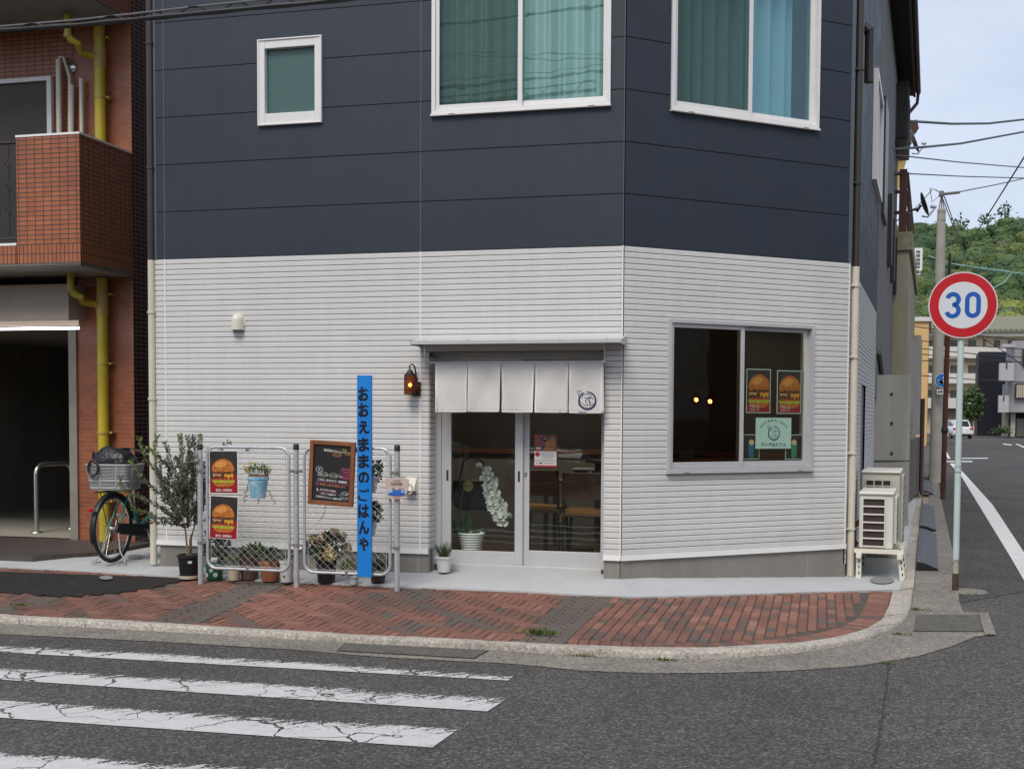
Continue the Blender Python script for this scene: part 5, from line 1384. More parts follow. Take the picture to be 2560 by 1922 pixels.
# ================================================================ WIRES
def wire(pts, r, lab, mat=None, sag=0.0, name='overhead_wire', group='overhead wires'):
    ps = [Vector(p) for p in pts]; path = []
    for a, c_ in zip(ps, ps[1:]):
        for i in range(12): k = i / 12; path.append(a.lerp(c_, k) - Z * sag * 4 * k * (1 - k))
    path.append(ps[-1]); b = MB(); b.tube(path, r, 6)
    o = b.build(name, mat or M['black'], None, loc=ps[0], smooth=True); tag(o, lab, 'wire', group); return o
GRW = plain('green_grey_wire', (.03, .055, .055), .5); CYW = plain('pale_cyan_wire', (.22, .36, .36), .5)
wire([Yp(2222, 300, 24), Yp(2380, 310, 28), Yp(2472, 309, 32), Yp(2640, 290, 38)], .028, 'uppermost thick wire leaving the grey house window grille', GRW)
wire([Yp(2202, 375, 22), Yp(2312, 368, 24), Yp(2403, 359, 28), Yp(2640, 315, 36)], .024, 'second thick wire below the satellite dish, rising to the right', GRW)
wire([Yp(2202, 384, 22), Yp(2400, 406, 28), Yp(2640, 426, 36)], .014, 'thin wire falling gently right below the two thick ones')
wire([Yp(2200, 431, 22), Yp(2400, 441, 28), Yp(2640, 448, 36)], .013, 'thin nearly level wire above the utility pole top')
wire([Yp(2399, 480, 30), Yp(2500, 460, 34), Yp(2640, 428, 40)], .014, 'thin wire running right from the utility pole top')
wire([Yp(2590, 350, 16), Yp(2560, 394, 18), Yp(2408, 636, 30)], .012, 'steep diagonal wire crossing the sky at right')
wire([Yp(2356, 495, 30), Yp(2400, 610, 45), Yp(2415, 660, 60)], .014, 'stay wire running down from the pole top across the hill')
wire([Yp(2361, 492, 30), Yp(2410, 625, 50), Yp(2425, 665, 66)], .014, 'second stay wire beside the first, across the hill')
wire([Yp(2320, 640, 60), Yp(2380, 659, 60), Yp(2460, 672, 60), Yp(2600, 690, 60)], .03, 'pale cyan wire crossing the hill above the speed sign', CYW)
wire([Yp(2390, 662, 60), Yp(2530, 680, 60), Yp(2512, 705, 60), Yp(2480, 722, 60)], .03, 'pale cyan wire looping down right of the speed sign', CYW)
wire([Yp(2330, 475, 30), Yp(2290, 520, 26), Yp(2230, 560, 23)], .012, 'wire from the pole top down to the red rooftop railing')
for k, (y0_, y1_, lab) in enumerate(((815, 853, 'wire across the apartment roof'), (850, 872, 'wire across the top floor of the apartments'), (869, 893, 'upper wire across the second floor parapet'), (883, 905, 'middle wire across the second floor parapet'), (901, 899, 'lower level wire across the third floor windows'), (937, 953, 'lowest wire in front of the apartment balconies'))):
    wire([Yp(2280, y0_, 55), Yp(2440, (y0_ + y1_) / 2 + 4, 58), Yp(2640, y1_ + 6, 62)], .022, lab)
wire([Yp(2455, 845, 60), Yp(2500, 872, 60), Yp(2620, 960, 60)], .022, 'wire slanting down in front of the grey balconies')
# cable bundle across the top left, with lashing loops
cb0, cb1 = [], []
tq = 1.6
cp = [hit(px, py, oA, nA, tq) for px, py in ((-160, 90), (0, 77), (200, 63), (381, 45), (520, 32), (640, 20), (760, 10), (870, -2), (1000, -18), (1300, -60))]
wp_ = [hit(px, py, oA, nA, tq) for px, py in ((-160, 80), (0, 67), (200, 50), (381, 30), (520, 14), (640, 2), (760, -12), (870, -26), (1000, -44), (1300, -90))]
tc = thing('cable_bundle', cp[0], 'thick black cable bundle with lashing loops crossing the top left corner', 'cable')
b = MB(); b.tube(resample(cp, 50), [.021 + .003 * math.sin(i * 1.3) for i in range(50)], 8); b.build('cable', M['black'], tc, smooth=True)
b = MB(); b.tube(resample(wp_, 40), .009, 6); b.build('messenger_wire', plain('grey_wire', (.13, .13, .125), .5), tc, smooth=True)
b = MB(); ca, wa_ = resample(cp, 140), resample(wp_, 140); pts = []
for i in range(140): k = .5 - .5 * math.cos(i * .62); k = max(0, min(1, k * 1.15 - .08)); pts.append(ca[i].lerp(wa_[i], k) + nA * .012 * math.sin(i * .31))
b.tube(pts, .006, 5); b.build('lashing', M['black'], tc, smooth=True)
# extra cables on the street side, seen in the panes
def over_road(a, c, T=13.0):      # where a cable mirrored in the upper pane really hangs, over the far side of the road
    out = []
    for px, py in (a, c):
        p = hit(px, py, oA, nA, 0); d = (p - CAMP).normalized(); r = d - nA * (2 * d.dot(nA)); k = (T - (p - oA).dot(nA)) / r.dot(nA); out.append(p + r * k)
    p, q = out; return [p.lerp(q, -1.6), p.lerp(q, -.5), p, q, p.lerp(q, 1.5), p.lerp(q, 2.6)]
for a, c_, r_, lab in (((1106, 67), (1511, 11), .030, 'thick cable high over the road behind the viewer'), ((1106, 132), (1511, 133), .010, 'upper thin level wire over the road behind the viewer'), ((1106, 142), (1511, 146), .011, 'lower thin level wire over the road behind the viewer'),
                       ((1106, 222), (1511, 176), .032, 'thick lowest cable over the road behind the viewer'), ((1106, 206), (1511, 160), .009, 'thin wire just above the lowest thick cable behind the viewer')):
    wire(over_road(a, c_), r_, lab)

# ================================================================ CARS
def car(o, ang, paint, label, L=3.8, W=1.66, H=1.5, group=None):
    P = FR(o, ang); t = thing('parked_car', V(*o), label, 'car', group)      # s along the car, front at +s
    hw = W / 2; b = MB()
    secs = [(-L / 2, .34, .80, .80, .80), (-L / 2 + .08, .30, .92, .94, .92), (-L / 2 + .35, .26, .98, 1.0, .97), (-L / 2 + .9, .22, .99, 1.0, .99), (0, .20, .98, 1.0, 1), (L / 2 - 1.0, .20, .96, 1, .99), (L / 2 - .4, .24, .84, .97, .94), (L / 2 - .08, .32, .68, .9, .82), (L / 2, .40, .58, .84, .74)]
    ring = []
    for s, zl, zh, w1, w2 in secs: ring.append([P(s, -hw * w2 * .94, zl), P(s, -hw * w1, lerp(zl, zh, .35)), P(s, -hw * w1 * .98, lerp(zl, zh, .8)), P(s, -hw * w1 * .86, zh), P(s, 0, zh + .03), P(s, hw * w1 * .86, zh), P(s, hw * w1 * .98, lerp(zl, zh, .8)), P(s, hw * w1, lerp(zl, zh, .35)), P(s, hw * w2 * .94, zl)])
    vs = [p for r in ring for p in r]; m = 9
    fs = [(i * m + k, (i + 1) * m + k, (i + 1) * m + (k + 1) % m, i * m + (k + 1) % m) for i in range(len(ring) - 1) for k in range(m)] + [tuple(range(m))[::-1], tuple((len(ring) - 1) * m + k for k in range(m))]
    b.add(vs, fs); b.build('body', paint, t, smooth=True, ang=32)
    cab = [(-L / 2 + .18, .93, .78), (-L / 2 + .42, H - .06, .62), (-L / 2 + .9, H, .66), (-.1, H, .66), (.55, H - .10, .62), (L / 2 - .85, .96, .76)]
    b = MB(); top = [(P(s, -hw * k, z), P(s, hw * k, z)) for s, z, k in cab]
    base = [(P(s, -hw * .84, .9), P(s, hw * .84, .9)) for s, z, k in cab]
    n = len(cab)
    roof = MB()
    for i in range(1, 4): roof.quad(top[i][0], top[i + 1][0], top[i + 1][1], top[i][1])
    for sd in (0, 1):
        for i in range(n - 1): roof.quad(base[i][sd], base[i + 1][sd], top[i + 1][sd], top[i][sd])
    roof.quad(top[0][0], top[1][0], top[1][1], top[0][1]); roof.quad(top[4][0], top[5][0], top[5][1], top[4][1])
    roof.build('cabin', paint, t, smooth=True, ang=30)
    GLS = plain('car_glass', (.012, .013, .016), .06, var=.0)
    def pane(q, nm, off):
        c_ = sum(q, V(0, 0, 0)) / len(q); b = MB(); b.poly([c_ + (p - c_) * .86 + off for p in q]); b.build(nm, GLS, t)
    u_, n_ = P(1, 0, 0) - P(0, 0, 0), P(0, 1, 0) - P(0, 0, 0)
    pane([top[0][0], top[1][0], top[1][1], top[0][1]], 'rear_window', -u_ * .012 + Z * .006); pane([top[4][0], top[5][0], top[5][1], top[4][1]], 'windscreen', u_ * .012 + Z * .008)
    for sd, sg in ((0, -1), (1, 1)):
        for i0, i1 in ((1, 3), (3, 4)):
            q = [base[i0][sd] + Z * .05, base[i1][sd] + Z * .05, top[i1][sd] - Z * .04, top[i0][sd] - Z * .04]; pane(q, 'side_window', n_ * sg * .012)
    for s in (-L / 2 + .68, L / 2 - .72):
        for sg in (-1, 1):
            b = MB(); b.lathe(P(s, sg * hw * .99, .30), [(.0, -.17), (.26, -.17), (.30, -.12), (.30, -.02), (.27, .0), (.19, .0)], 20, ax=n_ * sg); wh = b.build('wheel', M['rubber'], t, smooth=True)
            b = MB(); b.lathe(P(s, sg * hw * .99, .30), [(.19, -.01), (.17, .005), (.05, -.01), (0, .0)], 20, ax=n_ * sg); b.build('rim', M['galv'], wh, smooth=True)
    for sg in (-1, 1):
        b = MB(); b.box(P, -L / 2 - .005, -L / 2 + .14, sg * hw * .60, sg * hw * .93, .70, .88); b.build('tail_light', plain('tail_red', (.35, .02, .03), .2), t, bevel=.02)
        b = MB(); b.box(P, L / 2 - .25, L / 2 - .05, sg * hw * .5, sg * hw * .84, .55, .68); b.build('headlight', M['steel'], t, bevel=.02)
        b = MB(); b.box(P, .55, .68, sg * hw * .98, sg * (hw + .15), .92, 1.03); b.build('mirror', M['black'], t, bevel=.02)
    b = MB(); b.box(P, -L / 2 - .02, -L / 2 + .1, -hw * .8, hw * .8, .30, .40); b.box(P, L / 2 - .05, L / 2 + .015, -hw * .7, hw * .7, .32, .48); b.build('bumper', M['black'], t, bevel=.02)
    b = MB(); b.box(P, -L / 2 - .01, -L / 2 + .1, -.17, .17, .55, .65); b.build('number_plate', M['joint'], t)
    return t
CW = plain('white_car_paint', (.66, .67, .68), .25, var=.02); CK = plain('black_car_paint', (.012, .012, .014), .12, var=.05)
q = G(2411, 1097, 0); car((q.x, q.y + 2.0, 0), R(90) - .03, CW, 'white hatchback seen from behind at the far end of the side street')
q = G(2270, 1165, 0); car((q.x, q.y + 2.4, 0), R(71), CW, 'white car half hidden between the garden wall and utility pole')
b = MB()
# cars and house across the road (behind the viewer): what the panes reflect
car((-6.6, -3.2, 0), R(72), CK, 'black car parked across the road behind the viewer', L=4.5, W=1.8, H=1.75)
car((-9.6, -3.0, 0), R(75), CK, 'second black car across the road, left of the first', L=4.4, W=1.8, H=1.6)
for (x0, x1, y1_, hh, wc, lab) in ((-27, -14, -13, 6.2, (.16, .14, .12), 'brown rendered house across the road behind the viewer, farthest left'), (-13, -4, -15, 5.2, (.30, .27, .23), 'pale house across the road behind the viewer, left of the parking lot'), (-3, 8, -19, 5.8, (.20, .17, .14), 'tan house across the road behind the black cars'), (9, 20, -15, 5.0, (.24, .22, .19), 'grey house across the road behind the viewer'), (21, 36, -10, 6.0, (.15, .13, .11), 'dark brown house across the road behind the viewer, farthest right'), (14.5, 24, 12, 5.6, (.13, .115, .10), 'dark house on the other side of the side street')):
    hb = thing('opposite_house', V((x0 + x1) / 2, y1_ - 4, 0), lab, 'building', 'houses across the road'); bx_ = lambda s, t, z: V(s, t, z); yb_ = y1_ - 8
    b = MB(); b.box(bx_, x0, x1, yb_, y1_, 0, hh); b.build('wall', plain('opposite_wall_%d' % int(x0 + 40), wc, .8), hb)
    b = MB(); b.prism([V(x0 - .5, y1_ + .6, hh - .1), V(x1 + .5, y1_ + .6, hh - .1), V(x1 + .5, y1_ - 4, hh + 1.6), V(x0 - .5, y1_ - 4, hh + 1.6)], Z * .15); b.prism([V(x0 - .5, yb_ - .6, hh - .1), V(x0 - .5, y1_ - 4.01, hh + 1.6), V(x1 + .5, y1_ - 4.01, hh + 1.6), V(x1 + .5, yb_ - .6, hh - .1)], Z * .15); b.build('roof', plain('slate_roof', (.10, .10, .11), .6), hb)
    b = MB()
    for i in range(3):
        x = lerp(x0, x1, .12 + .3 * i); b.box(bx_, x, x + 1.4, y1_ + .001, y1_ + .05, 1, 2.2); b.box(bx_, x, x + 1.4, y1_ + .001, y1_ + .05, 3.2, 4.3)
    b.each('window', plain('opposite_window', (.05, .06, .07), .2), hb)
# tree by the apartments
bt = thing('street_tree', Yp(2425, 1085, 104), 'round leafy green tree between the white hatchback and the black building', 'tree')
b = MB(); q = Yp(2428, 1085, 104); b.tube([q, q + Z * 2.2], .1, 8); b.build('trunk', M['wood'], bt)
b = MB()
for _ in range(900):
    d = V(rnd.gauss(0, 1), rnd.gauss(0, 1), rnd.gauss(0, 1)).normalized() * rnd.uniform(.5, 1.05); p = q + Z * 2.6 + V(d.x * .95, d.y * .95, d.z * 1.55)
    b.leaf(p, V(rnd.gauss(0, 1), rnd.gauss(0, 1), rnd.gauss(0, 1)), .35, .2, rnd.choice((0, 1, 1, 2)))
b.build('crown', HC[:3], bt)
sh = thing('low_shrub', Yp(2505, 1086, 98), 'low shrub at the foot of the black building', 'plant')
b = MB(); q = Yp(2505, 1084, 98)
for _ in range(260): d = V(rnd.gauss(0, .3), rnd.gauss(0, .3), abs(rnd.gauss(0, .22))); b.leaf(q + d, d + Z * .2, .2, .12, rnd.choice((0, 1)))
b.build('foliage', HC[:2], sh)
# ================================================================ FENCE AND WHAT HANGS ON IT
TF = .85
def zg(s, t): return zapron(s) + (zwall(s) - zapron(s)) * max(0, 1 - t / max(.3, tfront(s))) 
fs, fz_ = A(740, 1440, TF)
fence = thing('chain_link_fence', FA(fs, TF, zapron(fs)), 'galvanised chain link fence of two rounded panels in front of the white siding', 'fence')
for px, py0, py1 in ((500, 1112, 1438), (740, 1112, 1446), (992, 1115, 1457)):
    s0, z1 = A(px, py0, TF); z0 = zapron(s0) - .02
    s1 = A(px + 1.5, py1, TF)[0]
    b = MB(); b.tube([FA((s0 + s1) / 2, TF, z0), FA((s0 + s1) / 2, TF, z1 - .01)], .0243, 18); po = b.build('post', M['galv'], fence, smooth=True, ang=60)
    b = MB(); b.lathe(FA((s0 + s1) / 2, TF, z1 - .03), [(.0262, -.012), (.0265, .03), (.022, .038), (0, .040)], 18); b.build('post_cap', M['black'], po, smooth=True)
    for zz in (z1 - .235, z0 + .38):
        b = MB(); b.lathe(FA((s0 + s1) / 2, TF, zz), [(.0275, -.014), (.0275, .014)], 18); b.box(FA, (s0 + s1) / 2 - (.07 if px > 600 else 0), (s0 + s1) / 2 + (.07 if px < 900 else 0), TF - .012, TF + .012, zz - .009, zz + .009); b.build('clamp', M['steel'], po)
PAN = []
for (x0, x1, y0, y1) in ((514, 727, 1113, 1429), (757, 979, 1115, 1439)):
    s0, zt1 = A(x0, y0, TF); s1, zb1 = A(x1, y1, TF); zt1 -= .014; s0 += .014; s1 -= .014; zb1 = A((x0 + x1) / 2, y1 - 3, TF)[1] + .01
    r = .085; path = []
    for cx_, cz_, a0_ in ((s1 - r, zt1 - r, 0), (s0 + r, zt1 - r, 90), (s0 + r, zb1 + r, 180), (s1 - r, zb1 + r, 270)):
        for i in range(9): a = R(a0_ + 90 * i / 8); path.append(FA(cx_ + r * math.cos(a), TF, cz_ + r * math.sin(a)))
    b = MB(); b.tube(path, .0140, 12, closed=True); pf = b.build('panel_frame', M['galv'], fence, smooth=True, ang=60)
    b = MB(); i0, i1, j0, j1 = s0 + .035, s1 - .035, zb1 + .025, zt1 - .035
    for x in (i0, i1): b.tube([FA(x, TF, j0), FA(x, TF, j1)], .0028, 6)
    for z in (j0, j1): b.tube([FA(i0, TF, z), FA(i1, TF, z)], .0028, 6)
    nx = int((i1 - i0) / .036); dx = (i1 - i0) / nx; nz = int((j1 - j0) / .033); dz = (j1 - j0) / nz
    for i in range(nx):      # zigzag wires woven up the panel
        pts = [FA(i0 + (i + (k + i) % 2) * dx, TF + (.0022 if (k + i) % 2 else -.0022), j0 + k * dz) for k in range(nz + 1)]
        b.tube(pts, .0017, 4, caps=False)
    b.build('wire_mesh', plain('mesh_wire', (.62, .62, .60), .4, .5, var=.05), fence)
    b = MB()
    for z in (j1 + .012, j0 - .012): b.box(FA, (s0 + s1) / 2 - .012, (s0 + s1) / 2 + .012, TF - .018, TF + .018, z - .01, z + .01)
    b.each('frame_tie', M['steel'], pf)
    PAN.append((s0, s1, zb1, zt1))

def quadframe(tl, tr, br, bl_, t):
    p = [hit(*c_, oA, nA, t) for c_ in (tl, tr, br, bl_)]
    o = p[3]; u = (p[2] - p[3]); v = (p[0] - p[3]); w, h = u.length, v.length; u.normalize(); v.normalize(); v = (v - u * v.dot(u)).normalized(); n = u.cross(v)
    return o, u, v, n, w, h
# burger picture, drawn as ink on the sheet
def food(nm, a, c, sc_=28):
    m, t, bs = new_mat(nm); co = coords(t)
    t.links.new(mixc(t, ramp(t, noise_(t, co, sc_, 5, .75), [(.35, 0), (.65, 1)]), a, c), bs.inputs['Base Color']); bs.inputs['Roughness'].default_value = .4; return m
FD = dict(bun=food('bun_print', (.30, .075, .010), (.60, .22, .035), 45), bunhi=food('bun_light_print', (.70, .34, .08), (.60, .24, .04), 70), patty=food('patty_print', (.022, .007, .004), (.22, .07, .022), 60),
          cheese=food('cheese_print', (.72, .38, .03), (.60, .22, .02), 40), lett=food('lettuce_print', (.22, .34, .03), (.48, .52, .06), 70), tom=food('tomato_print', (.40, .03, .012), (.55, .09, .03), 50),
          back=food('slate_print', (.014, .012, .012), (.05, .042, .04), 22), red=food('red_print', (.35, .008, .014), (.26, .006, .012), 8), onion=food('onion_print', (.62, .42, .22), (.5, .26, .1), 50))
def burger(c, x0, y0, x1, y1):
    W, H = x1 - x0, y1 - y0; X = lambda a: x0 + a * W; Y = lambda a: y0 + a * H
    def wav(xa, xb, yb, amp, n, seed): return [(X(lerp(xa, xb, i / n)), Y(yb + amp * math.sin(i * 2.3 + seed) + amp * .6 * math.sin(i * 5.1 + seed))) for i in range(n + 1)]
    c.up(); c.poly([(X(.06), Y(.16)), (X(.10), Y(.04)), (X(.25), Y(-.02)), (X(.75), Y(-.02)), (X(.92), Y(.05)), (X(.96), Y(.17)), (X(.5), Y(.2))], FD['bun'])     # heel
    c.up(); c.poly(wav(.03, .98, .13, .012, 16, 1) + wav(.98, .03, .235, .018, 16, 4), FD['lett'])
    c.up(); c.poly(wav(.05, .95, .215, .008, 12, 2) + wav(.95, .05, .30, .012, 12, 3), FD['tom'])
    c.up(); c.poly(wav(.06, .94, .27, .014, 12, 5) + wav(.95, .05, .44, .02, 12, 1), FD['patty'])
    c.up(); c.poly([(X(.52), Y(.46)), (X(.58), Y(.30)), (X(.66), Y(.38)), (X(.72), Y(.25)), (X(.82), Y(.36)), (X(.90), Y(.27)), (X(.97), Y(.48))], FD['cheese'])
    c.poly([(X(.04), Y(.46)), (X(.08), Y(.34)), (X(.2), Y(.40)), (X(.36), Y(.35)), (X(.44), Y(.46))], FD['onion'])
    c.up(); c.poly(wav(.05, .95, .44, .012, 12, 2) + wav(.96, .04, .60, .02, 12, 6), FD['patty'])
    c.up(); c.poly([(X(.05), Y(.58)), (X(.12), Y(.50)), (X(.30), Y(.56)), (X(.42), Y(.52)), (X(.56), Y(.57)), (X(.64), Y(.60))], FD['cheese']); c.poly([(X(.6), Y(.6)), (X(.66), Y(.53)), (X(.80), Y(.56)), (X(.9), Y(.52)), (X(.97), Y(.62))], FD['onion'])
    c.up(); c.ell(X(.5), Y(.57), .49 * W, .43 * H, FD['bun'], 0, 180); c.poly([(X(.01), Y(.57)), (X(.08), Y(.52)), (X(.3), Y(.55)), (X(.6), Y(.53)), (X(.92), Y(.55)), (X(.99), Y(.57))], FD['bun'])
    c.up(); c.ell(X(.42), Y(.80), .26 * W, .11 * H, FD['bunhi'], rot=14)
    c.up()
    rs = random.Random(3)
    for _ in range(26): a, r = rs.uniform(.15, 2.9), rs.uniform(.25, .92); c.ell(X(.5 + .46 * r * math.cos(a)), Y(.60 + .37 * r * math.sin(a)), .013 * W, .007 * H, ink('sesame', (.75, .52, .25)), n=8, rot=rs.uniform(0, 90))
def poster_sheet(name, o, u, v, n, w, h, label, cat, group, draw):
    t_ = None; c = Card(o, u, v, n, w, h, None); draw(c)
    # the sheet itself has thickness
    b = c.b; k = c.mi(INK_W); b.add([c.o + c.u * x + c.v * y + c.n * z for z in (-.0012, -.0002) for x, y in ((0, 0), (w, 0), (w, h), (0, h))], [(3, 2, 1, 0), (4, 5, 6, 7), (0, 1, 5, 4), (1, 2, 6, 5), (2, 3, 7, 6), (3, 0, 4, 7)], k)
    ob = c.build(name, None, o + u * w / 2 + v * h / 2); tag(ob, label, cat, group); return ob
def draw_open(c):
    w, h = c.w, c.h; e = .006
    c.up(); c.rect(e, e, w - e, h - e, FD['back']); c.up(); c.rect(e, e, w - e, h * .30, FD['red']); c.poly([(e, h * .3), (w - e, h * .3), (w - e, h * .46), (w * .8, h * .40), (e, h * .33)], FD['red'])
    burger(c, w * .09, h * .17, w * .90, h * .81); c.up(.001)
    c.text('3/21 OPEN', w * .52, h * .075, h * .058, INK_W, .02, cx=True, w=w * .56)
GP = 'burger posters on the fence'
q = quadframe((525, 1126), (594, 1126.5), (595.5, 1233.5), (524, 1232.5), TF + .018); poster_sheet('poster', *q, 'burger opening poster fixed high on the fence, just above its twin', 'poster', GP, draw_open)
q = quadframe((527.5, 1237.5), (599.5, 1241), (593, 1349.5), (523, 1344.5), TF + .022); poster_sheet('poster', *q, 'slightly tilted burger opening poster, the lower one on the fence', 'poster', GP, draw_open)

# menu blackboard
q = quadframe((775.6, 1099), (888.7, 1106.5), (881.7, 1267.5), (769.8, 1259), TF + .035); o, u, v, n, w, h = q
mb = thing('menu_board', o + u * w / 2 + v * h / 2, 'wood framed blackboard menu with chalk writing on the fence', 'menu board')
Pq = lambda s, t, z: o + u * s + v * z + n * t
fwb = .036
b = MB(); b.box(Pq, 0, fwb, -.022, .012, 0, h); b.box(Pq, w - fwb, w, -.022, .012, 0, h); b.box(Pq, fwb, w - fwb, -.022, .0105, 0, fwb); b.box(Pq, fwb, w - fwb, -.022, .0105, h - fwb, h); b.build('board_frame', M['frame_wood'], mb, bevel=.003)
c = Card(o + n * .0, u, v, n, w, h, None); c.k = -.004; BB = plain('blackboard', (.010, .010, .010), .55, var=.5, scale=4)
c.rect(fwb * .8, fwb * .8, w - fwb * .8, h - fwb * .8, BB); c.up(.001)
CH = {k: ink('chalk_' + k, v_, .9) for k, v_ in dict(w=(.72, .72, .70), o=(.55, .22, .10), p=(.62, .10, .26), y=(.70, .55, .10), b=(.45, .58, .70), g=(.55, .66, .52)).items()}
bx = lambda f: f * w; by = lambda f: f * h
def wr(s_, x, y, hh, wd, col, bold=.012, rot=0): c.text(s_, bx(x), by(y), by(hh), CH[col], bold, w=bx(wd), rot=rot)
wr('本日のメニュー', .30, .835, .043, .47, 'w', .03, -3)
c.arc(bx(.86), by(.885), bx(.085), by(.055), 180, 300, .004, CH['y'])
for a in range(185, 300, 22): c.ribbon([(bx(.86) + bx(.11) * math.cos(R(a)), by(.885) + by(.072) * math.sin(R(a))), (bx(.86) + bx(.15) * math.cos(R(a)), by(.885) + by(.10) * math.sin(R(a)))], .004, CH['y'])
c.arc(bx(.60), by(.79), bx(.10), by(.028), 0, 360, .003, CH['o']); wr('ランチ', .54, .777, .026, .13, 'o', .02, -3)
c.arc(bx(.22), by(.552), bx(.075), by(.043), 0, 360, .0035, CH['b']); wr('朝', .195, .535, .035, .055, 'b', .03)
wr('日替りごはん', .21, .462, .030, .21, 'g', .02, -3); wr('つくね', .46, .455, .028, .17, 'g', .02, -3); wr('のせ', .67, .445, .025, .07, 'w', .02, -3)
c.arc(bx(.30), by(.475), bx(.12), by(.036), 0, 360, .0022, CH['g']); c.arc(bx(.545), by(.468), bx(.105), by(.033), 0, 360, .0022, CH['g'])
for (x0_, y0_, rx_, ry_) in ((.83, .52, .13, .085),): c.ribbon([(bx(.72), by(.59)), (bx(.95), by(.585))], .0025, CH['p']); c.ribbon([(bx(.72), by(.59)), (bx(.70), by(.53)), (bx(.69), by(.45)), (bx(.76), by(.425)), (bx(.94), by(.42))], .0025, CH['p'])
for y_, s_ in ((.555, 'おとなり'), (.515, '予約できます'), (.475, 'テイクアウト'), (.44, 'お弁当')): wr(s_, .74, y_, .026, .19, 'p', .02, -2)
wr('ごはん おかわり 1回無料', .19, .38, .036, .66, 'w', .022, -3); c.ribbon([(bx(.19 + i * .035), by(.362 - i * .0018 + (.004 if i % 2 else 0))) for i in range(21)], .002, CH['p'])
wr('野菜たっぷりの 具だくさん', .25, .305, .034, .56, 'o', .022, -3); c.arc(bx(.19), by(.325), bx(.025), by(.02), 0, 360, .003, CH['p'])
wr('テイクアウトできます', .25, .222, .032, .36, 'w', .03, -3); c.poly([(bx(.175), by(.225)), (bx(.215), by(.225)), (bx(.195), by(.262))], CH['w'])
wr('くわしくは店内で', .27, .165, .028, .34, 'w', .025, -3); wr('5/7日まで セット 全品割引', .17, .118, .030, .56, 'w', .025, -4)
c.ribbon([(bx(.17), by(.205)), (bx(.6), by(.195)), (bx(.68), by(.17))], .0022, CH['p'])
c.arc(bx(.815), by(.165), bx(.105), by(.062), 0, 360, .0028, CH['b']); wr('11:30', .755, .175, .028, .12, 'w', .02, -3); wr('オープン', .75, .125, .026, .13, 'w', .02, -3)
c.build('board_face', mb)
b = MB(); b.tube([Pq(w * .38, -.01, 0), Pq(w * .36, -.03, -.06), Pq(w * .30, -.02, -.12), Pq(w * .24, -.02, -.15)], .0025, 5); b.build('string', M['black'], mb)

# tall blue name board
sL, zT = A(892.3, 938, TF + .05); sR_ = A(928.6, 938, TF + .05)[0]; sLb, zBt = A(890.5, 1441, TF + .05)
bo = FA(sL, TF + .05, zBt); bt_ = thing('name_board', bo, 'tall narrow blue board with black brushed hiragana standing at the fence', 'sign')
b = MB(); b.box(FA, sL, sR_, TF + .027, TF + .05, zBt, zT); b.build('board', plain('azure_paint', (.008, .20, .62), .4, var=.10, scale=5, bmp=.1, bscale=40), bt_, bevel=.002)
c = Card(FA(sL, TF + .0512, zBt), dA, Z, nA, sR_ - sL, zT - zBt, None); BK = ink('brush_black', (.010, .009, .012), .35); wd = sR_ - sL
rs = random.Random(5)
for ch, py in zip('おおえままのごはんや', (985, 1025, 1068, 1111, 1153, 1194, 1236, 1277, 1318, 1360)):
    zc_ = A(909, py, TF + .05)[1] - zBt
    hh = {'の': .106, 'え': .116, 'ご': .112}.get(ch, .121)
    c.text(ch, wd * .47, zc_, hh, BK, .02 if ch == 'ご' else .045, cx=True, w=wd * (.76 if ch != 'や' else .68), rot=rs.uniform(-5, 5))
c.build('lettering', bt_)
b = MB(); b.box(FA, sL + .03, sL + .04, TF + .014, TF + .027, zT - .66, zT - .64); b.box(FA, sL - .012, sL, TF + .02, TF + .045, zT - .665, zT - .635); b.build('wire_tie', M['black'], bt_)

# coffee cup shaped wooden sign
cs_, cz_ = A(992, 1222, TF + .05); tcup = thing('cup_sign', FA(cs_, TF + .05, cz_), 'cup shaped wooden plaque with a painted blue coffee cup hanging from a fence post', 'sign')
c = Card(FA(cs_, TF + .05, cz_), dA, Z, nA, .2, .2, None); rw = A(1021, 1222, TF + .05)[0] - cs_
BODY = [(-rw, .085), (-rw * .99, .02), (-rw * .86, -.055), (-rw * .55, -.088), (rw * .45, -.09), (rw * .80, -.06), (rw * .96, 0), (rw, .085), (0, .098)]
PK = plain('pink_wash_wood', (.52, .42, .38), .6, var=.22, scale=14, vec=(.3, 1, 3))
c.b.prism([c.p(*q_) - nA * .012 for q_ in BODY], nA * .012, c.mi(PK)); hnd = [(rw * .90 + .045 * math.cos(a) * 1.0, .0 + .045 * math.sin(a)) for a in [R(-75 + 150 * i / 14) for i in range(15)]]
c.b.tube([c.p(*q_) - nA * .006 for q_ in hnd], .009, 8, c.mi(PK))
c.up(.001); c.ell(0, -.012, rw * .92, .045, ink('wash_blue', (.34, .44, .58)), 180, 360); c.up(.001); c.ell(-.0, -.045, rw * .78, .017, ink('saucer_blue', (.02, .09, .38)), n=30); c.up(.001)
c.poly([(-rw * .42, .005), (rw * .42, .005), (rw * .34, -.03), (rw * .15, -.05), (-rw * .15, -.05), (-rw * .34, -.03)], ink('cup_blue', (.025, .13, .50))); c.arc(rw * .47, -.012, .016, .014, -90, 90, .006, ink('cup_blue', (.025, .13, .50)))
c.up(.001); c.ell(0, .006, rw * .44, .014, ink('cup_rim', (.60, .55, .50))); c.up(.001); c.ell(0, .006, rw * .38, .011, ink('coffee_brown', (.28, .12, .05))); c.up(.001); c.ell(.002, .006, rw * .2, .006, INK_W)
